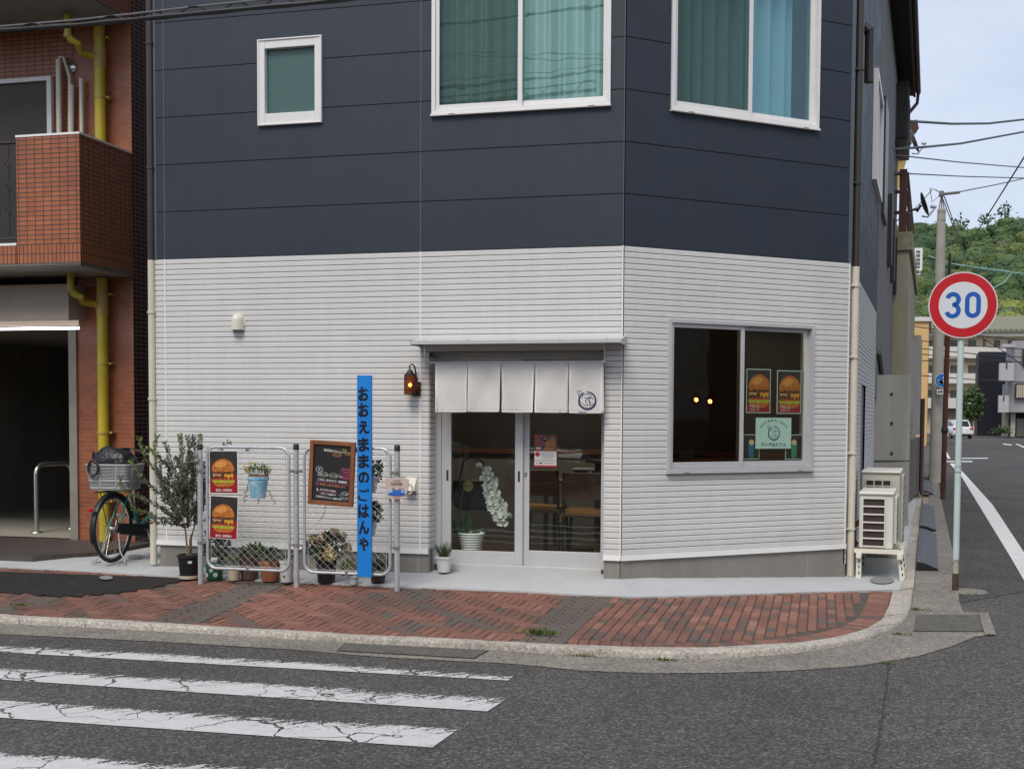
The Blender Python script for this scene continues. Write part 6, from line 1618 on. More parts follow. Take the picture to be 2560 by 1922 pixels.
c.text('COFFEE', 0, .045, .022, ink('brown_print', (.16, .09, .06)), .03, cx=True); c.text('WELCOME', 0, .073, .010, ink('brown_print', (.16, .09, .06)), .02, cx=True); c.text('COFFEE', 0, -.074, .014, ink('rose_print', (.42, .20, .15)), .02, cx=True)
c.build('plaque', tcup)
b = MB(); b.tube([FA(cs_ - .05, TF + .045, cz_ + .09), FA(cs_ - .005, TF + .03, cz_ + .165), FA(cs_ + .05, TF + .045, cz_ + .09)], .0025, 6); b.build('string', plain('jute_string', (.34, .26, .16), .9), tcup)

# ================================================================ POTS AND PLANTS
LF = {k: plain('leaf_' + k, v_, .55, var=.35, scale=30) for k, v_ in dict(dark=(.026, .060, .024), mid=(.05, .105, .03), lime=(.14, .21, .03), sage=(.085, .11, .062), olive=(.072, .10, .056), oback=(.20, .235, .17), herb=(.04, .085, .02)).items()}
FL = {k: plain('petal_' + k, v_, .6, var=.2, scale=30) for k, v_ in dict(yellow=(.65, .45, .03), pink=(.66, .40, .34), cream=(.66, .58, .30), orchid=(.66, .67, .64), peach=(.60, .50, .22))
      .items()}
def pot(P0, r0, r1, h, rim=.012):     # (bottom radius, top radius)
    b = MB(); b.lathe(P0, [(r0 * .98, 0), (r0, .004), (lerp(r0, r1, .86), h * .86), (r1 + rim * .4, h * .87), (r1 + rim * .4, h), (r1 - .006, h), (r1 - .012, h * .88), (0, h * .88)], 26); return b
def bushy(b, c_, rx, rz, n, ln, wd, mis, up=.4, seedpts=None):
    for _ in range(n):
        d = V(rnd.gauss(0, 1), rnd.gauss(0, 1), rnd.gauss(0, 1)); d.normalize(); k = rnd.random() ** .4
        p = c_ + V(d.x * rx * k, d.y * rx * k, d.z * rz * k)
        b.leaf(p, d + V(rnd.gauss(0, .5), rnd.gauss(0, .5), up), ln * rnd.uniform(.6, 1.2), wd * rnd.uniform(.7, 1.2), rnd.choice(mis))
def potted(px, pyb, t, wpx, hpx, mat, name, label, r_ratio=.78, cat='potted plant', group=None):
    s_, _z = A(px, pyb, t); z0 = zg(s_, t) + .002; dist = (FA(s_, t, z0) - CAMP).length; k = dist / F
    r1, h = wpx * k / 2, hpx * k; o_ = FA(s_, t, z0)
    th = thing(name, o_, label, cat, group)
    pot(o_, r1 * r_ratio, r1, h).build('pot', mat, th, smooth=True, ang=35)
    b = MB(); b.lathe(o_ + Z * (h * .885), [(r1 * .9, 0), (0, .004)], 20); b.build('soil', plain('soil', (.03, .022, .016), .95), th)
    return th, o_, r1, h
TC = plain('terracotta', (.33, .12, .055), .75, var=.18, scale=12); MV = plain('brown_plastic', (.13, .075, .065), .6); CRM = plain('cream_glaze', (.58, .52, .40), .5, var=.08); WP = plain('white_plastic', (.66, .66, .64), .45)
GPOT = 'potted plants behind the fence'
th, o_, r, h = potted(624, 1436, .56, 52, 58, MV, 'potted_plant', 'brown plastic pot with light green leaves behind the left fence panel', group=GPOT)
b = MB(); bushy(b, o_ + Z * (h + .03) + dA * .04, r * 1.0, .06, 110, .055, .035, (0, 1, 1)); b.build('foliage', [LF['mid'], LF['lime']], th)
th, o_, r, h = potted(676, 1440, .62, 54, 50, TC, 'potted_plant', 'terracotta pot of dark leaves between the brown and white pots', group=GPOT)
b = MB(); bushy(b, o_ + Z * (h + .035), r * 1.15, .075, 170, .04, .03, (0, 0, 1)); b.build('foliage', [LF['dark'], LF['sage']], th)
th, o_, r, h = potted(585, 1436, .66, 33, 33, CRM, 'potted_plant', 'small cream pot with a single seedling behind the left fence panel', group=GPOT)
b = MB(); 
for a in range(9): ang = a * 2.4; b.leaf(o_ + Z * (h + .03 + a * .006), V(math.cos(ang), math.sin(ang), .55), .075, .03, 0)
b.tube([o_ + Z * h * .9, o_ + Z * (h + .08)], .003, 5, 0); b.build('seedling', [LF['lime']], th)
th, o_, r, h = potted(717, 1440, .66, 34, 54, WP, 'potted_plant', 'white plastic pot with a hole in its side behind the middle fence post', .86, group=GPOT)
b = MB(); bushy(b, o_ + Z * (h + .012), r * .9, .025, 50, .04, .02, (0, 1)); b.build('foliage', [LF['sage'], LF['dark']], th)
b = MB(); b.lathe(o_ + nA * (r * .92) + Z * .055, [(.010, .0), (.010, -.01), (0, -.01)], 12, ax=nA); b.build('drain_hole', M['black'], th)
# green watering can shaped tub with white flowers print, bush behind
s_, _ = A(536, 1433, .64); z0 = zg(s_, .64); o_ = FA(s_, .64, z0)
gt = thing('planter_tub', o_, 'green tub printed with white daisies behind the lower burger poster', 'planter')
b = MB(); b.lathe(o_, [(.070, 0), (.074, .01), (.078, .13), (.070, .145), (.052, .15), (.05, .165), (0, .165)], 24); b.build('tub', plain('bottle_green', (.008, .12, .06), .35), gt, smooth=True, ang=35)
b = MB(); b.lathe(o_ + Z * .15, [(.034, 0), (.034, .035), (.02, .05), (0, .05)], 16); b.build('cap', M['joint'], gt)
b = MB()
for (a, zz, rr_f) in ((-.5, .045, .022), (.1, .09, .02), (.6, .05, .022), (-.9, .10, .018), (.9, .11, .018)):
    d = (nA * math.cos(a) + dA * math.sin(a)); u_ = dA * math.cos(a) - nA * math.sin(a); c0 = o_ + d * .0800 + Z * zz
    for k in range(7): an = k * 2 * math.pi / 7; cc = c0 + (u_ * math.cos(an) + Z * math.sin(an)) * rr_f * .6; b.poly([cc + (u_ * math.cos(x_) + Z * math.sin(x_)) * rr_f * .36 for x_ in [i * math.pi / 4 for i in range(8)]], 0)
    b.poly([c0 + d * .0008 + (u_ * math.cos(x_) + Z * math.sin(x_)) * rr_f * .3 for x_ in [i * math.pi / 4 for i in range(8)]], 1)
b.build('daisy_print', [INK_W, FL['yellow']], gt)
th, o_, r, h = potted(540, 1424, .40, 40, 30, M['black'], 'potted_plant', 'bushy green plant in a black pot behind the green tub', group=GPOT)
b = MB(); bushy(b, o_ + Z * (h + .15), .125, .15, 420, .04, .026, (0, 0, 1)); b.build('foliage', [LF['dark'], LF['mid']], th)
b = MB(); [b.tube([o_ + Z * h * .9, o_ + Z * (h + .12) + V(rnd.gauss(0, .03), rnd.gauss(0, .03), 0)], .004, 5) for _ in range(5)]; b.build('stem', M['wood'], th)
# hydrangea like pot behind right panel
th, o_, r, h = potted(816, 1443, .60, 52, 60, M['black'], 'flowering_pot_plant', 'black pot of fading pink and cream flower heads behind the blackboard panel', .8)
b = MB(); bushy(b, o_ + Z * (h + .10), .17, .12, 260, .07, .045, (0, 0, 1)); b.build('foliage', [LF['dark'], LF['sage']], th)
for k in range(19):
    b = MB(); d = V(rnd.gauss(0, .55), rnd.gauss(0, .45), rnd.uniform(-.25, 1)); d.normalize(); cc = o_ + Z * (h + .10) + V(d.x * .19, d.y * .14, d.z * .15)
    if k > 14: cc = o_ + Z * (h + rnd.uniform(.0, .07)) + dA * rnd.uniform(-.02, .12) + nA * .12
    for _ in range(48):
        e = V(rnd.gauss(0, 1), rnd.gauss(0, 1), rnd.gauss(0, 1)).normalized(); b.leaf(cc + e * .034, e.cross(V(rnd.gauss(0, 1), rnd.gauss(0, 1), rnd.gauss(0, 1))), .024, .022, rnd.choice((0, 0, 1, 2)) if k < 15 else rnd.choice((1, 1, 2)))
    b.build('flower_head', [FL['pink'], FL['cream'], FL['peach']], th)
th, o_, r, h = potted(884, 1449, .66, 25, 20, plain('pale_blue_pot', (.50, .58, .62), .4), 'potted_plant', 'tiny pale blue pot of small leaves just left of the blue name board', group=GPOT)
b = MB(); bushy(b, o_ + Z * (h + .07) - dA * .04, .085, .07, 150, .032, .022, (0, 1)); b.build('foliage', [LF['mid'], LF['lime']], th)
th, o_, r, h = potted(945, 1443, .55, 42, 28, plain('dark_brown_pot', (.035, .026, .024), .6), 'potted_plant', 'low dark pot of grassy leaves right of the blue name board', group=GPOT)
b = MB()
for _ in range(80): d = V(rnd.gauss(0, .5), rnd.gauss(0, .5), 1); b.leaf(o_ + Z * h * .9 + V(rnd.gauss(0, .02), rnd.gauss(0, .02), 0), d, rnd.uniform(.10, .22), .012, rnd.choice((0, 1)))
b.build('foliage', [LF['dark'], LF['mid']], th)
# hanging planters
def hanging(px0, px1, py0, py1, t, mat, name, label, taper=.68):
    s0_, z1_ = A(px0, py0, t); s1_, z0_ = A(px1, py1, t); c0 = FA((s0_ + s1_) / 2, t, z0_); r1 = (s1_ - s0_) / 2; h = z1_ - z0_
    th = thing(name, c0, label, 'hanging planter'); pot(c0, r1 * taper, r1, h, .004).build('pot', mat, th, smooth=True, ang=35)
    b = MB(); rim = c0 + Z * h + dA * r1 * .75
    b.tube([rim - Z * .03, rim + Z * .045, rim + Z * .065 - nA * .01, rim + Z * .06 - nA * .035 + (TF - t + .02) * nA * 0, rim + Z * .03 - nA * .045], .006, 6); b.build('hook', M['darkmetal'], th)
    b = MB(); b.lathe(c0 + Z * h * .9, [(r1 * .9, 0), (0, .01)], 18); b.build('soil', plain('soil', (.03, .022, .016), .95), th)
    return th, c0, r1, h
mbl, tbl, bsb = new_mat('worn_sky_blue'); cob = coords(tbl)
tbl.links.new(mixc(tbl, ramp(tbl, noise_(tbl, cob, 14, 6, .75), [(.42, 0), (.6, 1)]), (.14, .42, .60), (.42, .62, .70)), bsb.inputs['Base Color']); bsb.inputs['Roughness'].default_value = .5
th, c0, r1, h = hanging(622, 670, 1190, 1245, TF + .10, mbl, 'hanging_planter', 'worn sky blue pot of yellow flowers hooked on the fence beside the burger posters')
b = MB(); b.lathe(c0 + Z * (h - .02), [(r1 * .96, 0), (r1 * .98, .028), (r1 * .9, .03), (r1 * .85, .01), (0, .01)], 22); b.build('inner_pot', TC, th, smooth=True)
b = MB(); bushy(b, c0 + Z * (h + .045), r1 * 1.15, .055, 330, .035, .009, (0, 0, 1), .9); b.build('foliage', [LF['mid'], LF['lime']], th)
b = MB()
for k in range(9):
    cc = c0 + Z * (h + rnd.uniform(.05, .12)) + dA * rnd.uniform(-.12, .09) + nA * rnd.uniform(-.02, .05)
    for j in range(10): a = j * .63; b.leaf(cc, dA * math.cos(a) + Z * math.sin(a) * .8 + nA * .4, .016, .009, 0)
b.build('flower', [FL['yellow']], th)
b = MB()
for k in range(3):
    p = c0 + Z * (h - .02) - dA * r1 * .6; path = [p]
    for j in range(7): p = p + V(-.012 + .02 * k, rnd.uniform(-.01, .01), -.045 if j > 1 else .01); path.append(p); [b.leaf(p, V(rnd.gauss(0, 1), rnd.gauss(0, 1), rnd.gauss(0, 1)), .03, .012, 0) for _ in range(3)]
    b.tube(path, .0018, 4)
b.build('trailing_stem', [LF['sage']], th)
for (x0, x1, y0, y1, lab) in ((924, 946, 1190, 1232, 'upper white hanging pot half hidden by the blue name board'), (922, 944, 1292, 1338, 'lower white hanging pot half hidden by the blue name board')):
    th, c0, r1, h = hanging(x0, x1, y0, y1, TF - .10, WP, 'hanging_planter', lab, .45)
    b = MB(); bushy(b, c0 + Z * (h + .05) + dA * .025, r1 * 1.2, .085, 190, .04, .022, (0, 0, 1)); b.build('foliage', [LF['dark'], LF['mid']], th)
# little rosemary pot by the door
s_, _ = A(1113, 1410, -.02); o_ = FA(s_, .02, zwall(s_) - .004); th = thing('potted_plant', o_, 'white pot of rosemary on the apron beside the door', 'potted plant')
pot(o_, .056, .077, .145).build('pot', CRM if False else WP, th, smooth=True, ang=35)
b = MB()
for _ in range(42):
    d = V(rnd.gauss(0, .33), rnd.gauss(0, .33), 1).normalized(); L = rnd.uniform(.07, .14)
    for k in range(20): p = o_ + Z * .13 + V(d.x, d.y, 0) * .05 + d * L * k / 20; b.leaf(p, d * .7 + V(rnd.gauss(0, .5), rnd.gauss(0, .5), .2), .03, .006, rnd.choice((0, 0, 1)))
b.build('foliage', [LF['herb'], LF['mid']], th)
# trailing leaves behind the panel
# olive tree in black pot
s_, _ = A(473, 1430, .66); z0 = zg(s_, .66) + .003; o_ = FA(s_, .66, z0)
ol = thing('olive_tree', o_, 'young olive tree in a black pot with a cream saucer between bicycle and fence', 'tree')
pot(o_ + Z * .022, .083, .105, .20, .014).build('pot', M['black'], ol, smooth=True, ang=35)
b = MB(); b.lathe(o_, [(.088, 0), (.10, .004), (.105, .032), (.098, .032), (.09, .01), (0, .01)], 26); b.build('saucer', CRM, ol, smooth=True, ang=35)
c = Card(o_ + nA * .102 + dA * .045 + Z * .15, (dA * .9 - nA * .42).normalized(), Z, (nA * .9 + dA * .42).normalized(), .04, .03, None); c.rect(0, 0, .035, .022, INK_W); c.up(); c.text('SALE', .004, .006, .009, ink('grey_print', (.2, .2, .2)), .01); c.build('price_label', ol)
BRK = plain('olive_bark', (.22, .16, .10), .85, var=.3, scale=20)
tr, lv = MB(), MB(); ro = random.Random(21)
def O(px, py, dt=0): s_, z_ = A(px, py, .66 + dt); return FA(s_, .66 + dt, z_)
base = o_ + Z * .2
tr.tube([base - dA * .012, O(466, 1350), O(463, 1318)], [.011, .009, .007], 7); tr.tube([base + dA * .02, O(478, 1345), O(487, 1312)], [.010, .008, .006], 7); tr.tube([base + dA * .01, O(474, 1352, .05), O(478, 1335, .09)], [.007, .006, .005], 6)
def branch(pts, n, ln=.042, wid=.0135, tip=0, sub=2):
    P_ = [O(*q_) for q_ in pts]; P_ = resample(P_, 16); P_ = [p + V(ro.gauss(0, .006), ro.gauss(0, .006), ro.gauss(0, .006)) for p in P_]
    tr.tube(P_, [.0040 * (1 - i / 20) + .0008 for i in range(16)], 5)
    n = int(n * 3.2)
    for i in range(n):
        k = (i + ro.random()) / n; k = .12 + .88 * k; j = min(14, int(k * 15)); p = P_[j].lerp(P_[j + 1], k * 15 - j); dr = (P_[j + 1] - P_[j]).normalized()
        sd = dr.cross(V(ro.gauss(0, 1), ro.gauss(0, 1), ro.gauss(0, 1))).normalized(); m3 = 2 if (tip and k > .72) else (1 if ro.random() < .22 else 0)
        for s3 in (1, -1): lv.leaf(p, dr * .75 + sd * s3 * .8, ln * ro.uniform(.7, 1.25), wid * ro.uniform(.8, 1.2), m3)
BR = [([(463, 1318), (440, 1280, .1), (400, 1215, .15), (386, 1140, .12), (393, 1090, .1)], 30, 1), ([(463, 1318), (455, 1260, -.1), (430, 1190, -.1), (418, 1130, 0), (412, 1105, 0)], 34, 0), ([(487, 1312), (480, 1250, .1), (462, 1180, .05), (450, 1120, .0), (452, 1086, 0)], 36, 1),
      ([(487, 1312), (495, 1240, 0), (478, 1170, .1), (473, 1115, .1), (470, 1088, .1)], 32, 0), ([(487, 1312), (510, 1250, -.1), (505, 1190, -.12), (500, 1130, -.1), (500, 1088, -.1)], 34, 1), ([(487, 1312), (505, 1265, .12), (490, 1205, .15), (485, 1140, .1), (484, 1092, .1)], 34, 0),
      ([(463, 1318), (430, 1300, .1), (380, 1290, .15), (330, 1265, .2)], 26, 1), ([(463, 1318), (420, 1275, .1), (370, 1250, .2), (310, 1225, .25), (298, 1192, .25)], 26, 1), ([(440, 1280), (400, 1235, .1), (350, 1190, .2), (325, 1150, .2)], 24, 1), ([(440, 1280), (400, 1190, .1), (365, 1150, .1), (345, 1094, .1)], 26, 1),
      ([(463, 1318), (415, 1305, 0), (380, 1305, .0), (360, 1300, 0)], 16, 0), ([(455, 1260), (420, 1240, -.15), (400, 1200, -.2), (402, 1160, -.2)], 30, 0), ([(480, 1250), (455, 1225, .2), (440, 1185, .25), (425, 1150, .25)], 30, 0), ([(495, 1240), (515, 1210, .1), (520, 1160, .1), (522, 1120, .05)], 28, 0),
      ([(487, 1312), (530, 1290, -.15), (560, 1262, -.2), (575, 1252, -.2)], 14, 0), ([(455, 1260), (445, 1230, .2), (465, 1200, .25), (470, 1150, .2)], 32, 0), ([(463, 1318), (440, 1300, -.1), (420, 1285, -.15), (405, 1270, -.15)], 24, 0), ([(487, 1312), (500, 1290, .15), (505, 1265, .15), (515, 1240, .1)], 26, 0),
      ([(480, 1250), (475, 1220, -.2), (485, 1180, -.25), (478, 1140, -.2)], 32, 0), ([(430, 1190), (420, 1165, .1), (395, 1140, .15), (372, 1120, .15)], 22, 1), ([(463, 1318), (450, 1290, .18), (430, 1250, .2), (440, 1215, .2)], 34, 0), ([(495, 1240), (475, 1215, 0), (450, 1200, 0), (430, 1215, 0)], 30, 0), ([(505, 1190), (540, 1150, -.2), (560, 1115, -.25), (575, 1105, -.25)], 12, 0)]
for k in range(14):
    x1, y1 = ro.uniform(396, 515), ro.uniform(1120, 1250); BR.append(([(470, 1318), (lerp(470, x1, .5) + ro.uniform(-12, 12), lerp(1318, y1, .45), ro.uniform(-.2, .2)), (x1, y1, ro.uniform(-.25, .25)), (x1 + ro.uniform(-14, 14), y1 - 30, ro.uniform(-.25, .25))], 22, 0))
for pts, n_, tip in BR: branch(pts, n_, tip=tip)
tr.build('trunk', BRK, ol, smooth=True); lv.build('crown', [LF['olive'], LF['oback'], plain('leaf_tip', (.15, .20, .06), .55, var=.3)], ol)
b = MB(); q_ = O(458, 1300, .14); b.prism([q_ + dA * x + Z * z_ for x, z_ in ((-.03, -.035), (.035, -.02), (.03, .02), (-.01, .035))], nA * .002); b.build('white_tag', INK_W, ol)

# ================================================================ BICYCLE
wc0 = G(283, 1406, .108); hd = V(.245, .9695, 0); sdv = V(.9695, -.245, 0)
def BK_(f, r_, z): return V(wc0.x, wc0.y, .108) + hd * f + sdv * r_ + Z * z
bike = thing('bicycle', BK_(0, 0, 0), 'green bicycle with a grey rear basket parked beside the downpipe', 'bicycle')
WR = .345; TEAL = plain('bike_teal', (.03, .46, .38), .3, var=.05)
for f in (0, 1.12):
    cc = BK_(f, 0, WR); wname = 'wheel'
    b = MB(); b.tube([cc + hd * (WR - .019) * math.cos(a) + Z * (WR - .019) * math.sin(a) for a in [i * math.pi / 24 for i in range(48)]], .0195, 10, closed=True); wh = b.build('wheel', M['rubber'], bike, smooth=True)
    b = MB(); b.tube([cc + hd * (WR - .043) * math.cos(a) + Z * (WR - .043) * math.sin(a) for a in [i * math.pi / 24 for i in range(48)]], .010, 6, closed=True); b.build('rim', M['steel'], wh, smooth=True)
    b = MB()
    for k in range(28): a = k * 2 * math.pi / 28; a2 = a + (.5 if k % 2 else -.5); b.tube([cc + sdv * (.03 if k % 4 < 2 else -.03) + (hd * math.cos(a2) + Z * math.sin(a2)) * .022, cc + (hd * math.cos(a) + Z * math.sin(a)) * (WR - .05)], .0013, 4)
    b.build('spokes', M['steel'], wh)
    b = MB(); b.lathe(cc - sdv * .05, [(.012, 0), (.025, .02), (.018, .03), (.018, .07), (.025, .08), (.012, .1)], 14, ax=sdv); b.build('hub', M['steel'], wh, smooth=True)
    b = MB(); a0_, a1_ = (10, 200) if f == 0 else (-10, 130); path = [(WR + .022, R(a0_ + (a1_ - a0_) * i / 24)) for i in range(25)]
    vs, n_ = [], 5
    for r_, a in path:
        for k, (x, dr) in enumerate(((-.030, -.030), (-.026, -.004), (0, .004), (.026, -.004), (.030, -.030))): vs.append(cc + (hd * math.cos(a) * -1 * -1 + Z * math.sin(a)) * (r_ + dr) + sdv * x)
    b.add(vs, [(i * n_ + k, (i + 1) * n_ + k, (i + 1) * n_ + k + 1, i * n_ + k + 1) for i in range(24) for k in range(4)]); b.build('mudguard', M['black'], bike, smooth=True)
b = MB(); bbk = BK_(.47, 0, .29); seat = BK_(.28, 0, .80); head = BK_(.86, 0, .82)
for x in (-.055, .055): b.tube([BK_(0, x, WR), bbk + sdv * x * .5], .011, 8); b.tube([BK_(0, x, WR), BK_(.22, x * .6, .66)], .009, 8)
b.tube([bbk, seat], .017, 10); b.tube([bbk + Z * .02, BK_(.70, 0, .42), head - Z * .08], .021, 10); b.tube([head - Z * .16, head + Z * .04], .02, 10)
for x in (-.05, .05): b.tube([head - Z * .16, BK_(1.05, x, .5), BK_(1.12, x, WR)], .012, 8)
b.build('frame', TEAL, bike, smooth=True)
b = MB(); b.prism([BK_(x, .045, z) for x, z in ((-.05, .33), (.0, .40), (.42, .36), (.58, .33), (.60, .26), (.5, .21), (.0, .29))], sdv * .03); b.build('chain_case', M['black'], bike, bevel=.01)
b = MB(); b.tube([bbk - sdv * .09, bbk + sdv * .11], .012, 8); b.tube([bbk + sdv * .105, bbk + sdv * .115 + hd * .06 - Z * .15], .010, 8); b.box(lambda s, t, z: bbk + sdv * (.16 + s) + hd * (.06 + t) + Z * (-.16 + z), -.045, .045, -.03, .03, -.012, .012)
b.tube([bbk - sdv * .09, bbk - sdv * .10 - hd * .06 + Z * .15], .010, 8); b.box(lambda s, t, z: bbk + sdv * (-.15 + s) + hd * (-.06 + t) + Z * (.16 + z), -.045, .045, -.03, .03, -.012, .012); b.build('crank', M['steel'], bike)
b = MB(); b.tube([seat, seat + Z * .10], .013, 8); b.ball(seat + Z * .13 - hd * .02, .12, 12, 0, .8, .3); b.build('saddle', M['black'], bike, smooth=True)
b = MB(); b.tube([head + Z * .04, head + Z * .16 + hd * .02], .013, 8)
b.tube([head + Z * .30 - hd * .26 - sdv * .27, head + Z * .30 - hd * .08 - sdv * .26, head + Z * .25 + hd * .04 - sdv * .15, head + Z * .17 + hd * .04, head + Z * .25 + hd * .04 + sdv * .15, head + Z * .30 - hd * .08 + sdv * .26, head + Z * .30 - hd * .26 + sdv * .27], .0115, 8); hb_ = b.build('handlebar', M['steel'], bike, smooth=True)
b = MB()
for sg in (-1, 1): b.tube([head + Z * .30 - hd * .27 + sdv * .27 * sg, head + Z * .30 - hd * .14 + sdv * .265 * sg], .017, 10)
b.build('grip', M['black'], hb_)
# rear carrier and basket
b = MB()
for x in (-.06, .06): b.tube([BK_(-.22, x, .72), BK_(.26, x, .72)], .006, 6); b.tube([BK_(-.0, x * 1.1, WR + .02), BK_(-.12, x, .71)], .005, 6)
for f in (-.22, -.06, .10, .25): b.tube([BK_(f, -.06, .72), BK_(f, .06, .72)], .005, 6)
b.build('carrier', M['black'], bike)
u2, v2 = V(.9695, -.245, 0), V(.245, .9695, 0)
bc = BK_(.03, .015, .735); bh = .26
GB = plain('grey_basket', (.36, .37, .37), .45, var=.06)
def ringp(k, z, n=40):
    w2, d2, r_ = .205 + .035 * k, .15 + .03 * k, .05; out = []
    for cx_, cy_, a0_ in ((w2 - r_, d2 - r_, 0), (-w2 + r_, d2 - r_, 90), (-w2 + r_, -d2 + r_, 180), (w2 - r_, -d2 + r_, 270)):
        for i in range(6): a = R(a0_ + 90 * i / 5); out.append(bc + u2 * (cx_ + r_ * math.cos(a)) + v2 * (cy_ + r_ * math.sin(a)) + Z * z)
    return out
b = MB()
for i in range(17):
    z = .02 + i * .0145
    b.tube(ringp(i / 16, z), .0040 if i not in (0, 5, 16) else .010, 5, closed=True)
rr0, rr1 = ringp(0, .02), ringp(1, bh)
full0, full1 = resample(rr0 + [rr0[0]], 65), resample(rr1 + [rr1[0]], 65)
for i in range(64): b.tube([full0[i], full1[i]], .0030 if i % 8 else .013, 4)
b.prism(ringp(-.02, .0), Z * .03); bs2 = b.build('basket', GB, bike)
# black bag in the basket
bg_ = thing('bag', bc + Z * .2, 'black nylon bag slumped in the grey bicycle basket', 'bag')
m_, t_, bsn = new_mat('black_nylon'); bsn.inputs['Base Color'].default_value = (.012, .012, .014, 1); bsn.inputs['Roughness'].default_value = .32; bump(t_, bsn, noise_(t_, coords(t_), 14, 4, .6), .8, .03)
b = MB(); vs = []; nr, ns = 12, 24
for i in range(nr + 1):
    th_ = math.pi * i / nr
    for k in range(ns):
        a = 2 * math.pi * k / ns; d = V(math.sin(th_) * math.cos(a), math.sin(th_) * math.sin(a), math.cos(th_)); r_ = 1 + .16 * mnoise.noise(d * 2.3) + .07 * mnoise.noise(d * 6)
        dx_ = math.copysign(abs(d.x) ** .7, d.x) * .215; dy_ = math.copysign(abs(d.y) ** .7, d.y) * .14
        hgt = .165 * (1 - .25 * d.x)
        vs.append(bc + Z * .255 + u2 * dx_ * r_ + v2 * dy_ * r_ + Z * d.z * hgt * r_)
b.add(vs, [(i * ns + k, (i + 1) * ns + k, (i + 1) * ns + (k + 1) % ns, i * ns + (k + 1) % ns) for i in range(nr) for k in range(ns)]); b.build('bag_body', m_, bg_, smooth=True, ang=180)
b = MB(); hp_ = bc + Z * .25 - v2 * .19 - u2 * .12; b.tube([hp_ + u2 * .055 * math.cos(a) + Z * (.075 * math.sin(a) - .03) - v2 * .01 for a in [i * math.pi / 8 for i in range(16)]], .012, 8, closed=True); b.tube([bc + Z * .33 - u2 * .22, bc + Z * .37 - u2 * .245, bc + Z * .32 - u2 * .25, bc + Z * .28 - u2 * .22], .016, 8); b.each('strap', M['black'], bg_, smooth=True)
# lamp, stand, lock
b = MB(); lp = BK_(-WR - .028, 0, .56); b.lathe(lp, [(.028, 0), (.032, -.03), (0, -.035)], 14, ax=-hd); o2 = b.build('tail_lamp', M['steel'], bike); b = MB(); b.lathe(lp, [(.027, .0), (.022, .012), (0, .016)], 14, ax=-hd); b.build('red_lens', plain('red_lens', (.50, .01, .015), .15), o2, smooth=True)
b = MB(); hb2 = BK_(0, 0, WR)
for sg in (-1, 1): b.tube([hb2 + sdv * .06 * sg, BK_(-.03, .10 * sg, .12), BK_(-.05, .17 * sg, .01), BK_(-.10, .19 * sg, .008), BK_(-.12, .12 * sg, .008), BK_(-.06, .10 * sg, .012)], .008, 8)
b.build('kickstand', M['steel'], bike, smooth=True)

# ================================================================ NOREN, LANTERN
tn = .10
n0, nzt = A(1088, 905, tn); n1 = A(1509, 905, tn)[0]; nzt = A(1298, 903, tn)[1]; nzb = A(1298, 1031, tn)[1]
m_, t_, bsn = new_mat('noren_linen'); co = coords(t_)
wv1 = noise_(t_, co, 220, 2, .5, (1, 1, .12)); wv2 = noise_(t_, co, 220, 2, .5, (.12, .12, 1))
wgt = math_(t_, 'ADD', math_(t_, 'MULTIPLY', wv1, .5), math_(t_, 'MULTIPLY', wv2, .5))
t_.links.new(mixc(t_, ramp(t_, wgt, [(.35, 0), (.65, 1)]), (.75, .735, .715), (.86, .85, .83)), bsn.inputs['Base Color']); bsn.inputs['Roughness'].default_value = .9; bump(t_, bsn, wgt, .15, .002)
trn = t_.nodes.new('ShaderNodeBsdfTranslucent'); trn.inputs[0].default_value = (.6, .57, .54, 1); mx_ = t_.nodes.new('ShaderNodeMixShader'); mx_.inputs[0].default_value = .25
t_.links.new(bsn.outputs[0], mx_.inputs[1]); t_.links.new(trn.outputs[0], mx_.inputs[2]); t_.links.new(mx_.outputs[0], t_.nodes['Material Output'].inputs[0])
nor = thing('noren_curtain', FA((n0 + n1) / 2, tn, nzt), 'off white split noren curtain with a blue emblem hanging over the door', 'curtain')
NP = 5; pw_ = (n1 - n0) / NP
def norz(s, k, i): return 0
def cloth_t(i, x, z):     # depth of the cloth: hangs from the rod, edges curl a little
    d = (nzt - z); return tn + .010 * math.sin(i * 2.1 + x * 4.5) * d * 4 + .020 * mnoise.noise(V(i * 3.1 + x * 2.2, z * 3, 0)) * min(1, d * 5) + (.018 * (2 * x - 1) ** 2 * d * 3)
b = MB(); hems = []
